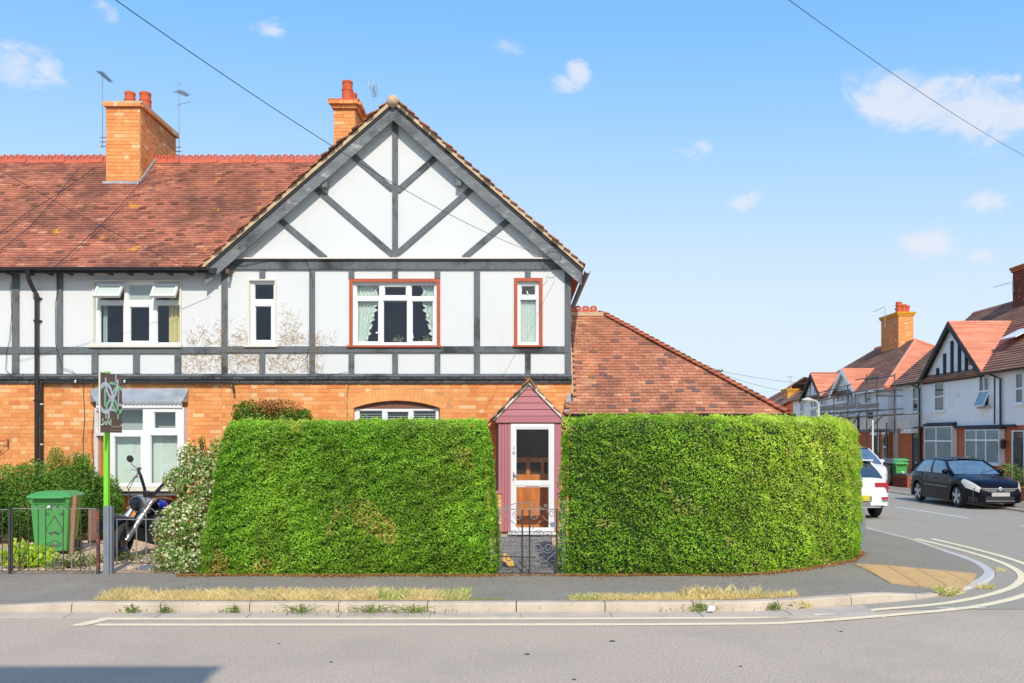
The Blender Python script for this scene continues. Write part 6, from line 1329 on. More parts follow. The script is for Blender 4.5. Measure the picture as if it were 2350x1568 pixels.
# ------------------------------------------------------------------ cars (local: x forward, y left, z up)
def make_car(label, loc, rz, L, W_, top, belt, xs_w, r, gh, paint, glass='carglass', name='car', lean=0, arch_mat='black', base=.17, plan=None, group=None):
    """top: body top line [(x, z)]; gh: greenhouse (x_rear_base, x_rear_top, x_front_top, x_front_base, roof z, width at belt, width at roof)"""
    T = thing(name, label, 'car', loc, group, rz); T.rotation_euler.x = lean
    tx, tz = zip(*top); ns_ = 64; X_ = np.unique(np.concatenate([np.linspace(-L/2, L/2, ns_)]+[np.array([xw+r*1.17*math.cos(a) for a in np.linspace(0, math.pi, 13)]) for xw in xs_w])); R_ = []
    plan = plan or [(-L/2, .80), (-L/2+.06, .88), (-L/2+.25, .955), (-L/2+.7, .99), (0, 1), (L/2-.9, .98), (L/2-.45, .93), (L/2-.15, .80), (L/2-.04, .68), (L/2, .60)]
    px_, pw = zip(*plan); ra = r*1.17
    def ring(x):
        hw_ = W_/2*np.interp(x, px_, pw); zt = np.interp(x, tx, tz); zb_ = base+.10*max(0, abs(x)/(L/2)-.9)*5
        for xw in xs_w:
            if abs(x-xw) < ra: zb_ = max(zb_, r+math.sqrt(max(0, ra*ra-(x-xw)**2)))
        zb_ = min(zb_, zt-.12); h = zt-zb_; cr = .035
        return [(hw_-.09, zb_+.012), (hw_-.012, zb_), (hw_, zb_+.02), (hw_*1.0, zb_+h*.35), (hw_*.995, zb_+h*.6), (hw_*.985, zb_+h*.78), (hw_*.95, zt-.035), (hw_*.88, zt), (hw_*.5, zt+cr*.7), (0, zt+cr)]
    m = MB(); K = 10; vs = []; mi = []
    for x in X_:
        rr_ = ring(x); vs += [(x, -y, z) for y, z in rr_]+[(x, y, z) for y, z in rr_[-2::-1]]
    n2 = 2*K-1; fs = [(i*n2+j, (i+1)*n2+j, (i+1)*n2+j+1, i*n2+j+1) for i in range(len(X_)-1) for j in range(n2-1)]
    fs += [tuple(range(n2))[::-1], tuple((len(X_)-1)*n2+j for j in range(n2))]; m.add(vs, fs)
    xa, xb, xc_, xd, zr_, wb_, wt_ = gh; zb1 = belt
    # roof skin
    rs = []; nx = 14; gx_ = lambda t: xb+(xc_-xb)*t
    for i in range(nx+1):
        t = i/nx; x = gx_(t); zz = zr_-.05*abs(2*t-1)**2.5; 
        for y, dz in ((-1.0, -.03), (-.93, 0), (-.5, .03), (0, .042), (.5, .03), (.93, 0), (1.0, -.03)): rs.append((x, y*wt_/2, zz+dz))
    m.add(rs, [(i*7+j, i*7+7+j, i*7+8+j, i*7+1+j) for i in range(nx) for j in range(6)])
    ra_, rd_ = rs[0:7], rs[-7:]
    def side(t, s_, f):      # f 0 base .. 1 roof edge ; t along 0 rear .. 1 front
        base_ = Vector((xa+(xd-xa)*t, s_*wb_/2*(1-.06*abs(2*t-1)**3), float(np.interp(xa+(xd-xa)*t, tx, tz))*.25+belt*.75+.01)); top_ = Vector((xb+(xc_-xb)*t, s_*wt_/2, zr_-.05*abs(2*t-1)**2.5-.03)); return base_.lerp(top_, f)+Vector((0, s_*.03*math.sin(math.pi*f), 0))
    def pillar(t0, t1, o=.006):
        for s_ in (-1, 1):
            a = [side(t0, s_, f)+Vector((0, s_*o, 0)) for f in (0, .33, .66, 1)]; c = [side(t1, s_, f)+Vector((0, s_*o, 0)) for f in (0, .33, .66, 1)]
            m.add(a+c, [(i, i+4, i+5, i+1) for i in range(3)])
    pillar(0, .13); pillar(.52, .57); pillar(.955, 1.0, .008)
    for s_ in (-1, 1):
        m.tube([side(1, s_, 0)+Vector((.02, 0, 0)), side(1, s_, .5)+Vector((.02, 0, .0)), side(1, s_, 1)+Vector((.0, 0, .01))], .035, 6); m.tube([side(0, s_, 0), side(0, s_, .5), side(0, s_, 1)], .045, 6)
        m.add([side(t, s_, .92) for t in np.linspace(0, 1, 9)]+[side(t, s_, 1)+Vector((0, s_*.0, .004)) for t in np.linspace(0, 1, 9)], [(i, i+1, i+10, i+9) for i in range(8)])
    body = m.build('body', C[paint], T, local=True); fix_normals(body); smooth_by_angle(body, 42)
    for (t0, t1) in ((.13, .52), (.57, .955)):
        for s_ in (-1, 1):
            m = MB(); g = [side(t, s_, f) for t in np.linspace(t0, t1, 5) for f in (.02, .33, .66, .93)]; m.add(g, [(4*i+j, 4*i+4+j, 4*i+5+j, 4*i+1+j) for i in range(4) for j in range(3)]); m.build('side_window', C[glass], T, smooth=True, local=True)
    def screen(t, edge, nm):
        m = MB(); g = []
        for f in np.linspace(0.02, .98, 6):
            a, c = side(t, -1, f), side(t, 1, f); bow = (.06 if t == 1 else -.04)*(1-f*.4)
            for y in np.linspace(0, 1, 9): p = a.lerp(c, y); g.append((p.x+bow*math.sin(math.pi*y), p.y, p.z+.03*math.sin(math.pi*y)*f))
        m.add(g, [(9*i+j, 9*i+j+1, 9*i+j+10, 9*i+j+9) for i in range(5) for j in range(8)]); return m.build(nm, C[glass], T, smooth=True, local=True)
    screen(1, rd_, 'windscreen'); screen(0, ra_, 'rear_window')
    m = MB(); m.box(xa+.05, -wb_/2+.06, belt-.25, xd-.05, wb_/2-.06, belt+.03); m.box(-L/2+.15, -W_/2+.16, base+.02, L/2-.15, W_/2-.16, .5); m.build('underbody', C['black'], T, local=True)
    for xw in xs_w:
        for s_ in (-1, 1):
            cy = s_*(W_/2-.125); m = MB(); tyre(m, (xw, cy, r), r, .20, n=26); m.lathe([(r-.05, -.09), (r-.05, .0)], (xw, cy, r), 16, axis='y')
            wh = m.build('wheel', C['rubber'], T, local=True); smooth_by_angle(wh)
            m = MB(); yo = cy+s_*.075; m.lathe([(r-.095, -.02), (r-.075, .0), (r-.085, .02)], (xw, yo, r), 22, axis='y', cap=False); m.lathe([(.0, -.012), (.055, -.01), (.05, .012)], (xw, yo+s_*.01, r), 12, axis='y')
            for k in range(5):
                a = 2*math.pi*k/5+.3; d = Vector((math.cos(a), 0, math.sin(a))); q = Vector((-d.z, 0, d.x)); c0 = Vector((xw, yo+s_*.008, r)); vs = []
                for rr_, ww in ((.03, .035), (r-.085, .055)):
                    for yy in (-.01, .012): vs += [c0+d*rr_+q*ww+Vector((0, yy, 0)), c0+d*rr_-q*ww+Vector((0, yy, 0))]
                m.add(vs, [(0, 1, 5, 4), (2, 6, 7, 3), (0, 4, 6, 2), (1, 3, 7, 5)])
            smooth_by_angle(m.build('rim', C['alloy'], wh, local=True))
    for s_ in (-1, 1):
        m = MB(); p = side(.93, s_, .06); ell(m, (p.x, p.y+s_*.10, p.z+.05), (.07, .11, .075)); mr = m.build('door_mirror', C[paint], T, smooth=True, local=True)
    T['_'] = 0; del T['_']
    def patch(pts, mat, nm, side_=1, off=.008, parent=T):      # pts: grid rows of (x, ring parameter 0..9)
        m = MB(); g = []
        for row in pts:
            for (x, k) in row:
                rr_ = ring(x); i = min(int(k), 8); f = k-i; y, z = rr_[i][0]*(1-f)+rr_[i+1][0]*f, rr_[i][1]*(1-f)+rr_[i+1][1]*f
                n = Vector((x/(L/2)*1.2 if abs(x) > L/2-.5 else 0, y, .25*(k-4))).normalized()*off; g.append((x+n.x, side_*(y+n.y), z+n.z))
        nc = len(pts[0]); m.add(g, [(i*nc+j, i*nc+j+1, (i+1)*nc+j+1, (i+1)*nc+j) for i in range(len(pts)-1) for j in range(nc-1)]); return m.build(nm, C[mat], parent, smooth=True, local=True)
    return T, ring, patch, side
# black hatchback facing us, two wheels on the pavement
L, W_ = 4.25, 1.74
topH = [(-2.125, .86), (-2.08, .95), (-1.9, 1.0), (-1.0, .99), (.6, .96), (.75, .95), (1.3, .89), (1.75, .80), (1.98, .70), (2.09, .60), (2.125, .50)]
CB, ring, patch, side = make_car('black five door hatchback parked facing the camera on the far side of the side street', (13.98, 28.05, .02), R(-90), L, W_, topH, .95, (1.23, -1.37), .315, (-2.03, -1.55, .05, .82, 1.42, 1.58, 1.16), 'carblack', 'carglass_b', lean=R(0))
CB.location.z = .03; CB.rotation_euler = (R(0), 0, R(-90))
for s_ in (-1, 1):
    patch([[(x, k) for k in (4.4, 5.2, 6.0, 6.9)] for x in (1.50, 1.70, 1.88, 2.02, 2.085)], 'lamp', 'headlight', s_, .012)
    patch([[(x, k) for k in (1.6, 2.2, 2.9)] for x in (1.80, 1.95, 2.06)], 'black', 'fog_lamp_recess', s_, .008)
    patch([[(x, k) for k in (3.6, 3.75)] for x in np.linspace(-.85, .75, 9)], 'cargrey', 'side_moulding', s_, .012)
    for x in (.62, -.32, -.95):
        patch([[(x, k) for k in (2.2, 3.2, 4.2, 5.2, 6.4)], [(x+.012, k) for k in (2.2, 3.2, 4.2, 5.2, 6.4)]], 'black', 'door_gap', s_, .003)
    for x in (-.20, -.85): patch([[(x+a, k) for k in (5.0, 5.25)] for a in (0, .08, .16)], 'carblack', 'door_handle', s_, .03)
def front_box(par, x, y0, y1, z0, z1, mat, nm, th=.03, bow=.05, hw_=.6):
    m = MB(); n = 8; vs = []
    for i in range(n+1):
        y = y0+(y1-y0)*i/n; o = -bow*(y/hw_)**2*np.sign(x); vs += [(x+o, y, z0), (x+o, y, z1), (x+o-th*np.sign(x), y, z0), (x+o-th*np.sign(x), y, z1)]
    m.add(vs, [(4*i+a, 4*i+4+a, 4*i+4+c, 4*i+c) for i in range(n) for a, c in ((0, 1), (1, 3), (3, 2), (2, 0))]+[(0, 1, 3, 2), (4*n, 4*n+2, 4*n+3, 4*n+1)]); return m.build(nm, C[mat], par, local=True)
front_box(CB, 2.13, -.52, .52, .44, .60, 'black', 'grille'); g = front_box(CB, 2.145, -.50, .50, .575, .60, 'chrome', 'grille_bar'); front_box(CB, 2.142, -.44, -.10, .53, .545, 'chrome', 'grille_bar'); front_box(CB, 2.142, .10, .44, .53, .545, 'chrome', 'grille_bar'); front_box(CB, 2.142, -.44, -.10, .50, .51, 'chrome', 'grille_bar'); front_box(CB, 2.142, .10, .44, .50, .51, 'chrome', 'grille_bar')
front_box(CB, 2.15, -.42, .42, .22, .36, 'black', 'lower_grille'); front_box(CB, 2.16, -.42, .42, .225, .24, 'chrome', 'grille_bar'); front_box(CB, 2.165, -.26, .26, .37, .48, 'plate_w', 'number_plate', bow=.0)
front_box(CB, 2.12, -.62, .62, .16, .2, 'black', 'lower_lip', th=.05, bow=.12)
m = MB(); m.lathe([(.055, .0), (.06, .02), (.045, .025)], (2.13, 0, .575), 14, axis='x'); m.tube([(2.16, -.04, .585), (2.165, 0, .56), (2.165, .0, .60), (2.16, .045, .57)], .008, 4); m.build('badge', C['chrome'], CB, local=True)
m = MB(); m.tube([(.82, -.45, .99), (.70, .1, 1.03), (.62, .35, 1.10)], .008, 4); m.tube([(.82, .10, 1.0), (.66, .5, 1.06), (.60, .62, 1.12)], .008, 4); m.build('wiper', C['black'], CB, local=True)
m = MB(); m.lathe([(.16, -.01), (.175, 0), (.16, .01)], (.35, .38, 1.02), 16, axis='x', cap=False); m.build('steering_wheel', C['black'], CB, local=True)
# white crossover seen from behind
topS = [(-2.11, .80), (-2.08, 1.0), (-1.95, 1.06), (-1.0, 1.04), (.8, 1.03), (1.5, .96), (1.9, .86), (2.11, .6)]
CWt, ring, patch, side = make_car('white crossover car seen from behind, half hidden by the curved hedge', (8.70, 25.05, .0), R(90), 4.22, 1.76, topS, 1.0, (1.27, -1.33), .34, (-2.02, -1.45, .25, 1.0, 1.53, 1.58, 1.18), 'carwhite', base=.30,
   plan=[(-2.11, .86), (-2.07, .93), (-1.95, .97), (-1.6, .99), (0, 1), (1.2, .98), (1.9, .85), (2.11, .6)])
for s_ in (-1, 1):
    front_box(CWt, -2.13, s_*.46, s_*.765, .84, .95, 'redlamp', 'tail_lamp', bow=.012, hw_=.86, th=.05); front_box(CWt, -2.13, s_*.62, s_*.79, .52, .58, 'redlamp', 'reflector', bow=.012, hw_=.86, th=.05)
    patch([[(x, k) for k in (4.3, 5.0, 5.8, 6.4)] for x in (-2.105, -2.05, -1.95, -1.82)], 'redlamp', 'tail_lamp', s_, .012)
    front_box(CWt, -2.133, s_*.64, s_*.78, .46, .52, 'cargrey', 'lamp_surround', bow=.012, hw_=.86, th=.05)
front_box(CWt, -2.13, -.80, .80, .34, .46, 'cargrey', 'rear_bumper', bow=.12, hw_=.86, th=.3); front_box(CWt, -2.14, -.62, .62, .30, .335, 'chrome', 'bumper_trim', bow=.10, hw_=.86, th=.2); front_box(CWt, -2.12, -.60, .60, .46, .60, 'cargrey', 'plate_recess', bow=.05, hw_=.86); front_box(CWt, -2.15, -.30, .34, .48, .62, 'plate_y', 'number_plate', bow=0)
m = MB(); xb = -2.12; m.lathe([(.058, -.012), (.066, -.012), (.066, 0), (.058, 0)], (xb, 0, .86), 18, axis='x', cap=False)
for (a, c) in (((-.045, .04), (-.018, -.045)), ((-.018, -.045), (0, .0)), ((0, 0), (.018, -.045)), ((.018, -.045), (.045, .04)), ((-.022, .055), (0, .012)), ((0, .012), (.022, .055))): m.tube([(xb-.012, a[0], .86+a[1]), (xb-.012, c[0], .86+c[1])], .007, 4)
m.build('badge', C['steel'], CWt, local=True)
m = MB(); m.box(-1.62, -.60, 1.50, -1.35, .60, 1.53); m.build('roof_spoiler', C['carwhite'], CWt, local=True)
# white people carrier facing us further up
topV = [(-2.1, .9), (-1.95, 1.05), (.9, 1.02), (1.3, 1.0), (1.8, .88), (2.0, .75), (2.1, .5)]
CV, ring, patch, side = make_car('tall white car with its windscreen towards us behind the white crossover', (14.0, 37.6, .0), R(-90), 4.2, 1.82, topV, 1.02, (1.25, -1.3), .33, (-2.0, -1.7, .20, 1.28, 1.68, 1.66, 1.30), 'carwhite', 'carglass_b', base=.22)
CV.location.z = .035
for s_ in (-1, 1): patch([[(x, k) for k in (4.6, 5.4, 6.2)] for x in (1.6, 1.8, 1.95, 2.05)], 'lamp', 'headlight', s_, .012)
front_box(CV, 2.11, -.5, .5, .42, .55, 'black', 'grille')

# ------------------------------------------------------------------ houses across the side street
FX = 20.6
def S(u, v, X_=FX): Y = X_*F/(u-UC); return Y, EYE-(v-VC)*Y/F
def side_window(par, u0, v0, u1, v1, panes=(.5,), cols=(), X_=FX, sill=True, frame='white', blind=None, name='window', open_low=False, proud=.03):
    y1, zt = S(u0, v0, X_); y0, _ = S(u1, v1, X_); zb_ = (S(u0, v1, X_)[1]+S(u1, v1, X_)[1])/2; zt = (zt+S(u1, v0, X_)[1])/2
    zs = [zb_]+[zb_+(zt-zb_)*p for p in panes]+[zt]; ys = [y0]+[y0+(y1-y0)*c for c in cols]+[y1]; f = .035; hs = []
    for a, b_ in zip(ys, ys[1:]):
        for c, d in zip(zs, zs[1:]): hs.append((a+f, c+f, b_-f, d-f))
    m = MB(); m.panel((y0, zb_, y1, zt), hs, X_-proud-.02, X_+.01, axis='x'); wo = m.build(name, C[frame], par)
    for h in hs: m = MB(); m.box(X_-.018, h[0], h[1], X_+.005, h[2], h[3]); m.build('pane', C['glass_far' if not blind else blind], wo)
    if sill: m = MB(); m.box(X_-.12, y0-.08, zb_-.10, X_+.01, y1+.08, zb_-.004); m.build('sill', C['white' if sill is True else sill], wo)
    return wo
def far_wall(par, X_, ya, yb_, z0, z1, mat, name='wall', th=.3): m = MB(); m.box(X_, ya, z0, X_+th, yb_, z1); return m.build(name, C[mat], par)
def far_roof(par, polys, mats, g=.16, name='roof', th=.035):
    rs = []
    for poly, mt in zip(polys, mats):
        d = slab(par, poly, name, mt, .08); pieces(strips(poly, g, th=th), C[mt], d, 'tile_course', 0, 'tile_courses'); rs.append(d)
    return rs
def far_gable(par, ya, yc, yb_, ze, za, xf, xr, boards, face, rm_, infill=None, depth=.30):
    """cross gable facing -x: eave feet ya < yb_, apex yc; xf front edge, xr where ridge meets the roof"""
    xr0 = xf+.35
    m = MB(); m.prism([(ya+.15, ze), (yb_-.15, ze), (yc, za-.12)], 'x', xf+.25, xf+.4); m.build('gable_wall', C[face], par)
    P1 = [(xf, ya, ze), (xr0, ya, ze), (xr, yc, za), (xf, yc, za)]; P2 = [(xf, yb_, ze), (xr0, yb_, ze), (xr, yc, za), (xf, yc, za)]
    for P in (P1, P2):
        d = slab(par, P, 'gable_roof', boards, .06); m = None
        pieces(strips([P[0], P[1], P[2], P[3]], .15, th=.03), C[rm_], d, 'tile_course', 0, 'tile_courses')
    for (y0) in (ya, yb_):
        m = MB(); m.prism([(y0, ze-.02), (yc, za-.02), (yc, za-.30), (y0, ze-.30)], 'x', xf-.03, xf+.03); m.build('bargeboard', C[boards], par)
# middle right house
h2 = thing('far_house', 'pale rendered house across the side street with half timbered orange roofed gable', 'house', (FX, 40, .1), 'houses across the side street')
Y0, Y1 = 26.0, 48.7
far_wall(h2, FX, Y0, Y1, 2.62, 4.95, 'grey_render', 'upper_wall'); far_wall(h2, FX+.06, Y0, Y1-.05, .05, 2.62, 'brick_far', 'lower_wall')
m = MB(); m.box(FX+.3, Y1-.3, .05, 28.5, Y1-.02, 4.9); m.prism([(FX+.3, 4.9), (28.8, 4.9), (24.9, 8.6)], 'y', Y1-.3, Y1-.02); m.build('end_wall', C['grey_render'], h2)
m = MB(); m.box(FX+.3, Y0, .05, 28.5, Y0+.2, 4.9); m.build('end_wall', C['brick_far'], h2)
far_roof(h2, [[(FX-.25, Y0, 4.93), (FX-.25, Y1+.15, 4.93), (24.9, Y1+.15, 8.9), (24.9, Y0, 8.9)], [(29.2, Y0, 4.93), (29.2, Y1+.15, 4.93), (24.9, Y1+.15, 8.9), (24.9, Y0, 8.9)]], ['tile_far', 'tile_far'], .19, th=.045)
m = MB(); m.prism([(24.75, 8.86), (24.9, 8.99), (25.05, 8.86)], 'y', Y0, Y1+.18); m.build('ridge', C['tile_far'], h2)
far_gable(h2, 39.3, 42.35, 45.5, 4.98, 7.62, FX-.25, 23.4, 'timber_dark', 'grey_render', 'tile_far_o')
for (u, vt) in ((2154, 845), (2170, 812), (2187, 783), (2204, 772), (2220, 800), (2239, 822)):
    y, zt = S(u, vt, FX); m = MB(); m.box(FX-.10, y-.07, 5.0, FX-.0, y+.07, zt); m.build('stud', C['timber_dark'], h2)
m = MB(); m.box(FX-.13, 39.4, 4.80, FX, 45.3, 5.04); m.build('gable_beam', C['timber_dark'], h2); m = MB(); y, z = S(2227, 831, FX); m.box(FX-.03, y-.12, z-.14, FX+.1, y+.12, z+.14); m.build('air_brick', C['brick_far'], h2)
gutter(h2, (FX-.30, Y0, 4.9), (FX-.30, 39.2, 4.9), 'y', .06); gutter(h2, (FX-.30, 45.6, 4.9), (FX-.30, Y1+.1, 4.9), 'y', .06)
side_window(h2, 2096.5, 888, 2108.5, 944); side_window(h2, 2147, 878, 2168, 942); w3 = side_window(h2, 2249, 866, 2272, 932, (.52,), (.5,), sill='kerb', blind=None); side_window(h2, 2333, 856, 2350, 925, (.48,)); side_window(h2, 2362, 850, 2384, 925, (.48,))
m = MB(); m.box(FX-.05, S(2272, 866)[0]-.1, S(2260, 866)[1]+.01, FX, S(2249, 866)[0]+.35, S(2260, 858)[1]+.02); m.build('lintel', C['cream'], h2)
ya_, zt_0 = S(2271, 900); yb0, _ = S(2249, 900); m = MB(); zl = S(2260, 932)[1]
m.add([(FX-.03, ya_, zt_0), (FX-.03, yb0, zt_0), (FX-.28, yb0, zl), (FX-.28, ya_, zl)], [(0, 1, 2, 3)]); m.build('open_sash', C['carglass_b'], w3)
m = MB()
for a, c in (((FX-.03, ya_, zt_0), (FX-.28, ya_, zl)), ((FX-.03, yb0, zt_0), (FX-.28, yb0, zl)), ((FX-.28, ya_, zl), (FX-.28, yb0, zl))): m.tube([a, c], .03, 4)
m.build('sash_frame', C['white'], w3)
for u, z1 in ((2114.5, 4.85), (2301, 4.85)):
    y = S(u, 900)[0]; pipe(h2, [(FX-.27, y+.6, 4.86), (FX-.1, y, 4.62), (FX-.08, y, .1)], .05)
y = S(2284, 900)[0]; pipe(h2, [(FX-.04, y, 4.8), (FX-.04, y, 2.7)], .025, 'cable')
# ground floor: bays, doors, canopies
def far_bay(u0, u1, v0, v1, cols, panes, blind, canopy=True):
    Xb = FX-.16; y1, zt = S(u0, v0, Xb); y0, _ = S(u1, v1, Xb); zb_ = S(u0, v1, Xb)[1]
    w_ = side_window(h2, u0, v0, u1, v1, panes, cols, Xb, True, blind=blind, name='bay_window')
    m = MB(); m.box(Xb+.01, y0, .1, FX+.05, y1, zb_); m.build('bay_base', C['brick_far'], w_); m = MB(); m.box(Xb+.01, y0+.01, zb_, FX+.05, y0+.06, zt); m.build('bay_side', C['white'], w_); m = MB(); m.box(Xb+.01, y1-.06, zb_, FX+.05, y1-.01, zt); m.build('bay_side', C['white'], w_)
    m = MB(); m.prism([(Xb-.06, zt+.01), (Xb-.06, zt+.09), (FX+.05, zt+.2), (FX+.05, zt+.01)], 'y', y0-.1, y1+.1); m.build('bay_roof', C['timber_dark'], w_)
far_bay(2122.5, 2186, 979, 1058, (.55,), (.58,), 'farglass'); far_bay(2217, 2295, 986, 1062, (.38, .66), (.68,), 'farglass')
def far_door(u0, u1, v0, v1, par, X_=FX, mat='black', light=True):
    y1, zt = S(u0, v0, X_); y0, _ = S(u1, v0, X_); m = MB(); m.box(X_-.03, y0, .15, X_+.05, y1, 2.05); d = m.build('door', C[mat], par)
    m = MB(); m.box(X_-.035, y0+.05, 2.08, X_, y1-.05, 2.32); m.build('fanlight', C['glass_far'], d); m = MB(); m.panel((y0-.07, .12, y1+.07, 2.40), [(y0, .1, y1, 2.36)], X_-.06, X_+.02, axis='x'); m.build('door_frame', C['white' if u0 > 2200 else 'timber_dark'], d)
    for a in (.25, .6): m = MB(); m.box(X_-.04, y0+(y1-y0)*a, .95, X_-.031, y0+(y1-y0)*(a+.16), 1.9); m.build('door_pane', C['glass_far'], d)
    m = MB(); m.box(X_-.05, y0+(y1-y0)*.35, .78, X_-.031, y0+(y1-y0)*.65, .86); m.build('letter_plate', C['steel'], d)
far_door(2097, 2111, 998, 1078, h2); far_door(2327, 2352, 985, 1080, h2)
m = MB(); m.box(FX-.5, S(2113, 985)[0], 2.34, FX, S(2088, 985)[0], 2.58); m.build('canopy', C['white'], h2)
m = MB(); y = S(2310, 1020)[0]; m.lathe([(.02, 1.62), (.09, 1.66), (.12, 1.95), (.04, 2.05)], (FX-.15, y, 0), 8); m.box(FX-.15, y-.02, 1.9, FX, y+.02, 1.95); m.build('wall_lantern', C['black'], h2)
m = MB(); m.box(FX-.09, 37, 2.55, FX+.03, 46.4, 2.66); m.build('string_course', C['timber_dark'], h2)
# skylight open
sk = Vector((22.1, 39.6, 5+.9*1.6+.08)); nS = Vector((-.67, 0, .74)); sS = Vector((.74, 0, .67))
m = MB(); P = [sk+Vector((0, a, 0))+sS*b_+nS*(.10+(.28 if b_ < 0 else .0)) for a, b_ in ((-.9, -.45), (.45, -.45), (.45, .55), (-.9, .55))]; m.add([tuple(p) for p in P]+[tuple(p-nS*.05) for p in P], [(0, 1, 2, 3), (4, 7, 6, 5), (0, 4, 5, 1), (1, 5, 6, 2), (2, 6, 7, 3), (3, 7, 4, 0)]); sko = m.build('skylight', C['white'], h2)
P2 = [sk+Vector((0, a, 0))+sS*b_+nS*(.105+(.28*(.5-b_) if True else 0)) for a, b_ in ((-.8, -.35), (.35, -.35), (.35, .42), (-.8, .42))]
m = MB(); m.add([tuple(p) for p in P2], [(0, 1, 2, 3)]); m.build('pane', C['net'], sko)
def far_chimney(par, x0, x1, y0, y1, z0, z1, pots, mat='brick_far', capmat='lichen', dy=0):
    m = MB(); m.box(x0, y0, z0, x1, y1, z1); c = m.build('chimney', C['mortar'] if mat != 'brick_far' else C['brick_far'], par)
    its = brick_items(x0, x1, z0, z1, y0+.008, dep=.03, tr=(.2, .9))+brick_items(y0, y1, z0, z1, x0+.008, axis='x', dep=.03, tr=(0, .4)); pieces(its, C['brick_red' if mat == 'brick_far' else 'brick'], c, 'brick', 0, 'bricks')  # street side tinted darker than the lit front, shade put into the bricks
    m = MB(); m.box(x0-.07, y0-.07, z1-.22, x1+.07, y1+.07, z1-.10); m.box(x0-.12, y0-.12, z1-.10, x1+.12, y1+.12, z1+.02); m.build('cap', C[capmat], c)
    for (x, y, h, r_) in pots: m = MB(); m.lathe([(r_*1.15, z1), (r_*.9, z1+h*.3), (r_*.9, z1+h*.75), (r_*1.15, z1+h*.8), (r_*1.1, z1+h), (r_*.7, z1+h)], (x, y, 0), 12); m.build('chimney_pot', C['pot'], c, smooth=False)
    m = MB(); m.box(x0-.05, y0-.06, z0+.3, x1+.04, y0-.02, z0+.42); return c
far_chimney(h2, 24.35, 25.5, 42.6, 44.0, 7.6, 10.45, [(24.9, 43.2, .5, .16)], capmat='brick_far')
# scaffolded house
h3 = thing('far_house', 'white house with two small gables behind scaffolding, hipped roof and big chimney', 'house', (FX, 58, .1), 'houses across the side street')
A, B = 49.8, 67.0
far_wall(h3, FX, A, B, 2.45, 4.85, 'grey_render', 'upper_wall'); far_wall(h3, FX+.05, A+.02, B, .05, 2.45, 'brick_far', 'lower_wall'); m = MB(); m.box(FX+.3, A, .05, 28.5, A+.3, 4.8); m.build('end_wall', C['grey_render'], h3)
m = MB(); m.box(FX-.05, A, 2.42, FX+.06, 54, 2.58); m.build('band', C['timber_dark'], h3)
e0, e1, er = FX-.3, 29.2, 24.85
far_roof(h3, [[(e0, A-.3, 4.85), (e0, B+.6, 4.85), (er, 62.2, 8.25), (er, 55.9, 8.15)], [(e0, A-.3, 4.85), (e1, A-.3, 4.85), (er, 55.9, 8.15)], [(e1, A-.3, 4.85), (e1, B+.6, 4.85), (er, 62.2, 8.25), (er, 55.9, 8.15)], [(e0, B+.6, 4.85), (e1, B+.6, 4.85), (er, 62.2, 8.25)]], ['tile_far', 'tile_far_o', 'tile_far', 'tile_far'], .17, th=.04)  # sun-facing hip slope takes the paler tile, its light put into colour
m = MB(); m.tube([(e0, A-.3, 4.9), (er, 55.9, 8.2), (er, 62.2, 8.3)], .12, 6); m.tube([(er, 55.9, 8.2), (e1, A-.3, 4.9)], .12, 6); m.build('hip_tiles', C['tile_far_o'], h3)
far_gable(h3, 54.0, 56.2, 58.4, 4.9, 6.45, FX-.3, 22.7, 'white', 'grey_render', 'tile_far_o'); far_gable(h3, 60.0, 62.0, 64.4, 4.9, 6.58, FX-.35, 22.3, 'timber_dark', 'grey_render', 'tile_far_o')
for u in (1863, 1873, 1853): y = S(u, 900)[0]; m = MB(); m.box(FX-.1, y-.06, 4.9, FX, y+.06, 5.9); m.build('stud', C['timber_dark'], h3)
m = MB(); m.box(FX-.12, 60.2, 4.75, FX, 64.2, 4.95); m.build('gable_beam', C['timber_dark'], h3)
far_chimney(h3, 24.2, 25.15, 56.9, 59.6, 7.2, 10.1, [(24.4, 57.3, .55, .19), (24.7, 57.3, .55, .17), (24.65, 57.9, .8, .17), (25.0, 57.5, .5, .17), (24.85, 58.5, .5, .17)], 'brick', 'lichen')
side_window(h3, 1885, 902, 1898, 930, (.6,)); side_window(h3, 1862, 906, 1876, 935, (.5,), (.5,)); side_window(h3, 1838, 922, 1846, 968, (.5,)); wopen = side_window(h3, 1922, 893, 1943, 922, (), (.5,)); side_window(h3, 1947, 893, 1971, 926, (), (.35, .7)); side_window(h3, 1986, 896, 2000, 926, ()); side_window(h3, 1992, 940, 2006, 962, (), (), blind=None)
side_window(h3, 1925, 944, 1943, 957, (), ()); side_window(h3, 1945, 942, 1966, 954, (), ()); side_window(h3, 1883, 940, 1898, 955, ()); side_window(h3, 1862, 940, 1875, 957, ())
for (u0, v0, u1, v1) in ((1922, 960, 1944, 990), (1948, 960, 1968, 990), (1866, 965, 1883, 995)):
    (y1, zt), (y0, zb_) = S(u0, v0, FX-.08), S(u1, v1, FX-.08); m = MB(); m.panel((y0-.12, zb_-.05, y1+.12, zt+.1), [(y0, zb_, y1, zt)], FX-.1, FX-.03, axis='x'); m.build('timber_panel_frame', C['timber_dark'], h3)
side_window(h3, 2003, 998, 2017, 1058, (), (), frame='white'); side_window(h3, 2028, 1000, 2036, 1052, (.5,)); side_window(h3, 1945, 993, 1968, 1030, (), (.3, .6))
for (u0, u1) in ((1998, 2018), (2024, 2038)): m = MB(); m.box(FX-.04, S(u1, 990)[0], 2.28, FX+.04, S(u0, 990)[0], 2.45); m.build('lintel', C['white'], h3)
m = MB(); m.box(FX-.34, A-.2, 4.74, FX-.28, 53.8, 4.88); m.build('fascia', C['white'], h3)
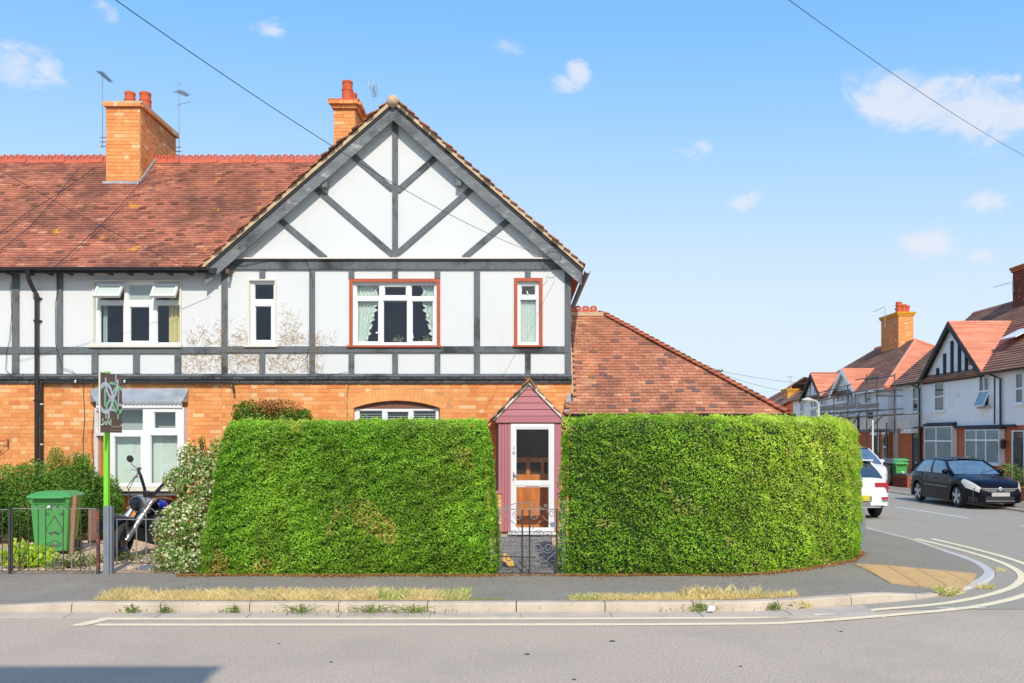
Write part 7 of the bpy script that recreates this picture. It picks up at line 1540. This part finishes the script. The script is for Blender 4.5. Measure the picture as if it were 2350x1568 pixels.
# furthest house
h4 = thing('far_house', 'dark brick house end with lichened chimney at the far left of the street', 'house', (22, 74, .1), 'houses across the side street')
m = MB(); m.box(21.3, 72, .05, 30, 82, 4.7); m.build('wall', C['brick_red'], h4); m = MB(); m.prism([(21.3, 4.7), (30, 4.7), (25.4, 7.2)], 'y', 72, 72.3); m.build('gable_wall', C['brick_red'], h4)
far_roof(h4, [[(20.9, 71.7, 4.55), (20.9, 82, 4.55), (24.4, 82, 6.5), (22.6, 71.7, 5.9)], [(30, 71.7, 4.55), (30, 82, 4.55), (24.4, 82, 6.5), (22.6, 71.7, 5.9)]], ['tile_far', 'tile_far'])
far_chimney(h4, 22.0, 22.9, 73, 74.4, 4.8, 6.1, [(22.4, 73.6, .3, .12)], 'brick', 'lichen')
m = MB(); m.box(22.1, 72.97, 5.4, 22.85, 72.99, 5.95); m.build('lichen_patch', C['lichen'], h4)
# scaffold
sf = thing('scaffold', 'metal tube scaffolding with boarded platform in front of the white gabled house', 'scaffolding', (19.3, 56, .08)); XS = 19.3
def sp(u, v, X_=XS): Y = X_*F/(u-UC); return (X_, Y, EYE-(v-VC)*Y/F)
def pole(a, c, nm='pole'): m = MB(); m.tube([a, c], .035, 6); m.build(nm, C['scaf'], sf)
for (u, v0) in ((1879, 898), (1913.5, 912), (1945.5, 884), (1989, 860), (2013, 861), (2053, 857)):
    x, y, z = sp(u, v0); pole((x, y, .06), (x, y, z), 'standard')
for (u, v0) in ((1903, 935), (2035, 970)): x, y, z = sp(u, v0, XS+.9); pole((x, y, .06), (x, y, z), 'standard')
for (a, c) in (((1875, 903), (1952, 883)), ((1963, 872), (2017, 865)), ((1985, 873), (2053, 862)), ((1880, 920), (1953, 905)), ((1943, 903), (1992, 896)), ((2005, 896), (2072, 895)), ((2010, 908), (2072, 909)), ((1878, 934), (1975, 925)), ((1875, 950), (2020, 940)), ((1876, 953), (2072, 938)), ((1950, 989), (2072, 988)), ((1975, 991), (2012, 991))): pole(sp(*a), sp(*c), 'ledger')
for (a, c) in (((1912, 962), (1888, 985)), ((1890, 950), (1904, 978)), ((1975, 945), (1945, 995)), ((2035, 990), (2015, 1045)), ((2030, 950), (1995, 985))): pole(sp(*a), sp(*c), 'brace')
for (a, c) in (((1880, 940), (1920, 937)), ((1921, 938), (1965, 933)), ((1968, 934), (2020, 930))):
    p0, p1 = sp(*a), sp(*c); m = MB(); m.bar((p0[0]-.04, p0[1], p0[2]), (p1[0]-.04, p1[1], p1[2]), .24, .04, Vector((1, 0, 0))); m.build('toe_board', C['scafboard'], sf)
p0, p1 = sp(1878, 949), sp(2072, 940)
for k in range(4): m = MB(); m.box(XS+.05+k*.24, p1[1], 3.3, XS+.27+k*.24, p0[1], 3.34); m.build('deck_board', C['scafboard'], sf)
# street lamp, white post
lp = thing('street_lamp', 'pale street lamp with curved arm in front of the scaffolded house', 'street lamp', (16.2, 48.2, .08)); m = MB(); z1 = EYE+(1005-935)*48.2/F; xL = 16.2
m.tube([(xL, 48.2, .05), (xL, 48.2, 1.2), (xL, 48.2, 1.25), (xL, 48.2, z1)], [.09, .09, .06, .055], 10); m.tube([(xL, 48.2, z1), (xL-.03, 48.2, z1+.22), (xL-.18, 48.2, z1+.36), (xL-.45, 48.2, z1+.42)], .045, 8); smooth_by_angle(m.build('pole', C['lamppost'], lp))
m = MB(); m.prism([(xL-.42, z1+.36), (xL-.42, z1+.48), (xL-.62, z1+.54), (xL-.90, z1+.44), (xL-.86, z1+.38)], 'y', 48.08, 48.32); m.build('lamp_head', C['lamppost'], lp)
wpst = thing('white_post', 'slim white post on the far pavement behind the white cars', 'post', (15.9, 40.1, .08)); m = MB(); y = 15.9*F/(2003-UC); m.tube([(15.9, y, .06), (15.9, y, EYE+(1005-964)*y/F)], .032, 8); m.build('post', C['white'], wpst)
# front walls, planters, bins over there
pw_ = thing('garden_wall', 'low brick garden wall with dark coping in front of the far bins', 'wall', (15.9, 36.2, .07)); m = MB(); m.box(15.8, 36.3, .05, 16.1, 46, .56); wq = m.build('wall', C['brick_far'], pw_)
pieces(brick_items(36.3, 46, .07, .5, 15.8+.01, axis='x', dep=.03, ch=.08)+brick_items(15.8, 16.1, .07, .5, 36.3+.01, dep=.03, tr=(.5, 1)), C['brick_red'], wq, 'brick', 40, 'bricks'); m = MB(); m.box(15.76, 36.26, .56, 16.14, 46, .62); m.build('coping', C['timber'], pw_)  # end face bricks tinted lighter, its sunlight put into the colour
pier = thing('wall_pier', 'orange brick end pier of the low garden wall beside the black hatchback', 'wall pier', (16.3, 36.0, .07)); m = MB(); m.box(16.12, 35.9, .05, 16.55, 36.28, .58); pq = m.build('pier', C['mortar'], pier); pieces(brick_items(16.12, 16.55, .07, .56, 35.9+.01, dep=.03)+brick_items(35.9, 36.28, .07, .56, 16.12+.01, axis='x', dep=.03, tr=(0, .5)), C['brick'], pq, 'brick', 60)  # side bricks tinted darker than the front, shade put into their colour
wheelie('green wheelie bin marked 7 behind the low wall across the side street', (PX(2063, 37.6), 37.6, .08), 0, H=1.04, Wd=.48, Dp=.55, body='bin_green', lid='bin_green', group='bins across the side street')
text_part('7', .34, C['sign_text'], bpy.data.objects['wheelie_bin.001'], (0, 0, 0), (R(90), 0, 0), 'number'); bpy.data.objects['number.002'].location = (-.06, -.30, .38)
wheelie('dark grey wheelie bin just left of the green bin marked 7', (PX(2042, 38.0), 38.0, .08), 0, 'bin_dark', 'bin_dark', 1.07, .6, .6, 'bins across the side street')
wheelie('dark green lidded wheelie bin standing behind the bin marked 7', (PX(2062, 40.2), 40.2, .08), 0, 'bin_dark', 'bin_green', 1.12, .62, .6, 'bins across the side street')
wheelie('black lidded wheelie bin behind the dark grey bin', (PX(2040, 40.4), 40.4, .08), 0, 'bin_dark', 'bin_dark', 1.12, .66, .6, 'bins across the side street')
fw = thing('garden_wall', 'low brick garden wall behind the black hatchback', 'wall', (16.0, 30, .07)); m = MB(); m.box(16.2, 22, .05, 16.45, 34.0, .5); m.build('wall', C['brick_far'], fw)
shrub('flower_bed', 'bright green flowers in the planter beside the far garden wall', 'plant', (16.5, 36.6, .08), [((16.5, 36.7, .68), (.3, .2, .2)), ((17.0, 37.5, .7), (.4, .3, .25))], C['hedge2'], 900, .06)
shrub('flower_bed', 'tall straw coloured and pink flowers at the right edge beyond the hatchback', 'plant', (16.8, 31.2, .08), [((16.9, 30.8, .7), (.5, .4, .55)), ((16.5, 32.2, .55), (.35, .3, .4)), ((17.4, 30.3, .75), (.4, .3, .6))], C['ivy'], 2200, .07)
p3, n3 = blob_pts(60, (16.6, 31.5, .85), (.6, .5, .3), .4, 3); leaves('blossoms', p3, n3, .10, C['pinkfl'], bpy.data.objects['flower_bed.001'])
shrub('window_plant', 'bushy plant in front of the second white bay window', 'plant', (19.6, 38.8, .08), [((19.6, 38.8, .95), (.35, .35, .35))], C['ivy'], 500, .09)
# backdrop beyond the street
m = MB(); tb = thing('far_trees', 'line of distant dark green trees low beyond the street', 'trees', (5, 150, 0)); PP, NN = [], []
for k in range(26):
    c = (-60+k*9+random.uniform(-3, 3), 190+random.uniform(-10, 10), 2.0); p_, d_ = blob_pts(500, c, (6.5, 3, random.uniform(1.6, 3.0)), .3, k); PP.append(p_); NN.append(d_)
leaves('foliage', np.concatenate(PP), np.concatenate(NN), 1.1, C['shrub'], tb)

# ------------------------------------------------------------------ aerials, pole, wires
def aerial(label, u, v0, v1, Y, boom, els, r=.010, brackets=True, dipole=.13):
    T = thing('tv_aerial', label, 'aerial', (PX(u, Y), Y, PZ(v1, Y)), 'television aerials on the chimneys'); x = PX(u, Y)
    m = MB(); m.tube([(x, Y, PZ(v1, Y)), (x, Y, PZ(v0, Y))], r, 6); m.build('mast', C['steel'], T)
    a, c = Vector(boom[0]), Vector(boom[1]); d = (c-a); q = Vector((0, 1, 0)) if abs(d.normalized().y) < .5 else Vector((1, 0, 0)); q = (q+Vector((.45, 0, .25))).normalized()
    m = MB(); m.tube([a, c], .010, 5)
    for i in range(els): t = i/(els-1); p_ = a+d*t; m.tube([p_-q*dipole*(1-.4*t), p_+q*dipole*(1-.4*t)], .006, 4); m.tube([p_-Vector((0, 0, .04)), p_+Vector((0, 0, .04))], .006, 4)
    m.build('elements', C['engine'], T)
    if brackets: m = MB(); s_ = 1 if u < 300 else -1; [m.tube([(x-.05*s_, Y, z), (x+.14*s_, Y, z), (x+.19*s_, Y+.05, z-.03)], .011, 5) for z in (PZ(v1-4, Y), PZ(v1-14, Y), PZ(v1-24, Y))]; m.build('bracket', C['engine'], T)
Y = 21.0; aerial('tall television aerial on the left side of the big brick chimney', 235, 163, 340, Y, ((PX(229, Y), Y, PZ(165, Y)), (PX(267, Y), Y-.3, PZ(199, Y))), 11)
Y = 22.7; aerial('television aerial on the right rear corner of the big brick chimney', 411, 205, 362, Y, ((PX(408, Y), Y, PZ(209, Y)), (PX(441, Y), Y-.3, PZ(230, Y))), 8)
x = PX(411, Y); T_ = bpy.data.objects['tv_aerial.001']; m = MB(); m.tube([(PX(405, Y), Y, PZ(242, Y)), (PX(444, Y), Y-.2, PZ(240, Y))], .008, 4); m.tube([(PX(404, Y), Y, PZ(197, Y)), (PX(415, Y), Y, PZ(190, Y)), (PX(414, Y), Y, PZ(200, Y))], .008, 4); m.build('cross_arm', C['steel'], T_)
Y = 23.0; aerial('thin television aerial standing behind the gable near the peak', 857, 192, 262, Y, ((PX(857, Y), Y, PZ(198, Y)), (PX(864, Y), Y-.2, PZ(228, Y))), 7, .008, False)
x = PX(857, Y); m = MB(); m.tube([(PX(836, Y), Y, PZ(200, Y)), (PX(878, Y), Y, PZ(198, Y))], .005, 4)
for u in (846, 857, 868): m.tube([(PX(u, Y), Y, PZ(182, Y)), (PX(u, Y), Y, PZ(216, Y))], .004, 4)
m.build('cross_arm', C['steel'], bpy.data.objects['tv_aerial.002'])
Y = 57.2; aerial('television aerial on the chimney of the scaffolded house', 2031, 706, 752, Y, ((PX(2005, Y), Y, PZ(716, Y)), (PX(2032, Y), Y+.2, PZ(703, Y))), 11, .02, False, .25)
Y = 43.5; aerial('television aerial pointing left from the chimney at the right edge', 2325, 655, 672, Y, ((PX(2281, Y), Y, PZ(659, Y)), (PX(2326, Y), Y+.2, PZ(647, Y))), 6, .02, False, .15)
m = MB(); m.tube([(PX(2325, Y), Y, PZ(640, Y)), (PX(2325, Y), Y, PZ(670, Y)), (PX(2338, Y), Y+.5, PZ(670, Y))], .03, 5); m.tube([(PX(2325, Y), Y, PZ(655, Y)), (PX(2338, Y), Y+.5, PZ(655, Y))], .025, 5); m.build('mast', C['engine'], bpy.data.objects['tv_aerial.004'])
Y = 73.5; aerial('small television aerial on the furthest lichened chimney', 1815, 862, 900, Y, ((PX(1807, Y), Y, PZ(866, Y)), (PX(1819, Y), Y, PZ(863, Y))), 6, .02, False, .2)
tp_ = thing('telegraph_pole', 'top of a telegraph pole with insulators showing above the low hipped roof', 'telegraph pole', (PX(1650, 60), 60, 0)); m = MB(); m.tube([(PX(1650, 60), 60, 0), (PX(1650, 60), 60, PZ(851, 60))], [.16, .12], 10); m.build('pole', C['bark'], tp_)
m = MB(); 
for z in (852, 858): m.tube([(PX(1642, 60), 60, PZ(z, 60)), (PX(1658, 60), 60, PZ(z, 60))], .05, 5)
for u in (1643, 1649, 1657): m.lathe([(.06, PZ(852, 60)), (.06, PZ(848, 60))], (PX(u, 60), 60, 0), 8)
m.build('crossarm', C['engine'], tp_)
def wire(label, a, c, sag, r, mat='cable', name='wire_or_shadow', n=30, wob=0):
    a, c = Vector(a), Vector(c); T = [(a.lerp(c, i/n)-Vector((0, 0, sag*4*(i/n)*(1-i/n)))) for i in range(n+1)]; m = MB(); m.tube(T, r, 5); o = m.build(name, C[mat]); return tag(o, label, 'wire')
P3 = lambda u, v, Y: (PX(u, Y), Y, PZ(v, Y))
wire('thick black telephone wire dropping from the top left across the big gable', P3(-150, -300, 5.5), P3(1282, 598, 17.6), .33, .004)
wire('black telephone wire crossing the sky at the top right', P3(1560, -185, 16), P3(2460, 410, 46), .45, .008)
wire('thin dark wire crossing the left roof down to the gable foot', P3(-200, 270, 14), P3(476, 636, 17.6), .12, .006, 'cable')
def on_roof(u, v, off=.12):     # point of the photo ray on the terrace roof, lifted by off
    a = (VC-v)/F; y = (EYE-5.47+SL*17.68-off)/(SL-a); return P3(u, v, y)
for (lb, q) in (('wire shadow built as a dark strand on the left roof, lower of two', [(-40, 610), (0, 575), (70, 520), (128, 455), (150, 425), (182, 385)]), ('wire shadow built as a dark strand on the left roof, upper of two', [(-60, 580), (0, 535), (60, 490), (130, 447), (170, 420), (218, 385)]), ('wire shadow built as a dark strand below the big chimney', [(125, 614), (185, 560), (250, 500), (310, 435), (358, 388)])):
    m = MB(); m.tube([on_roof(u, v) for u, v in q], .008, 4); tag(m.build('wire_or_shadow', C['cable']), lb, 'wire')  # shadows of wires on the tiles, built as dark tubes above them
for (lb, a, c) in (('faint far wire leaving the telegraph pole, uppermost', (1655, 852, 60), (2075, 880, 70)), ('faint far wire leaving the telegraph pole, middle', (1655, 858, 60), (1950, 905, 66)), ('faint far wire sloping down from the telegraph pole to the furthest house', (1652, 862, 60), (1815, 925, 73))): wire(lb, P3(*a), P3(*c), .5, .012, 'cable_grey')
# unseen building shading the near road; walls made pale to brighten window reflections
ob = thing('opposite_building', 'tall unseen building behind the viewer whose shadow falls on the near road', 'building', (-12, -6, .1)); m = MB(); m.box(-30, -12, .1, -1.12, -2.15, 9.0); m.build('wall', C['grey_render'], ob)
m = MB(); m.box(-30.1, -12.1, 9.0, -1.09, -2.10, 9.08); m.build('coping', C['kerb'], ob)
for k in range(5):
    for z in (1.0, 4.2): m = MB(); m.box(-5-k*5, -2.2, z, -3.4-k*5, -2.12, z+1.5); m.build('window', C['glass_far'], ob)
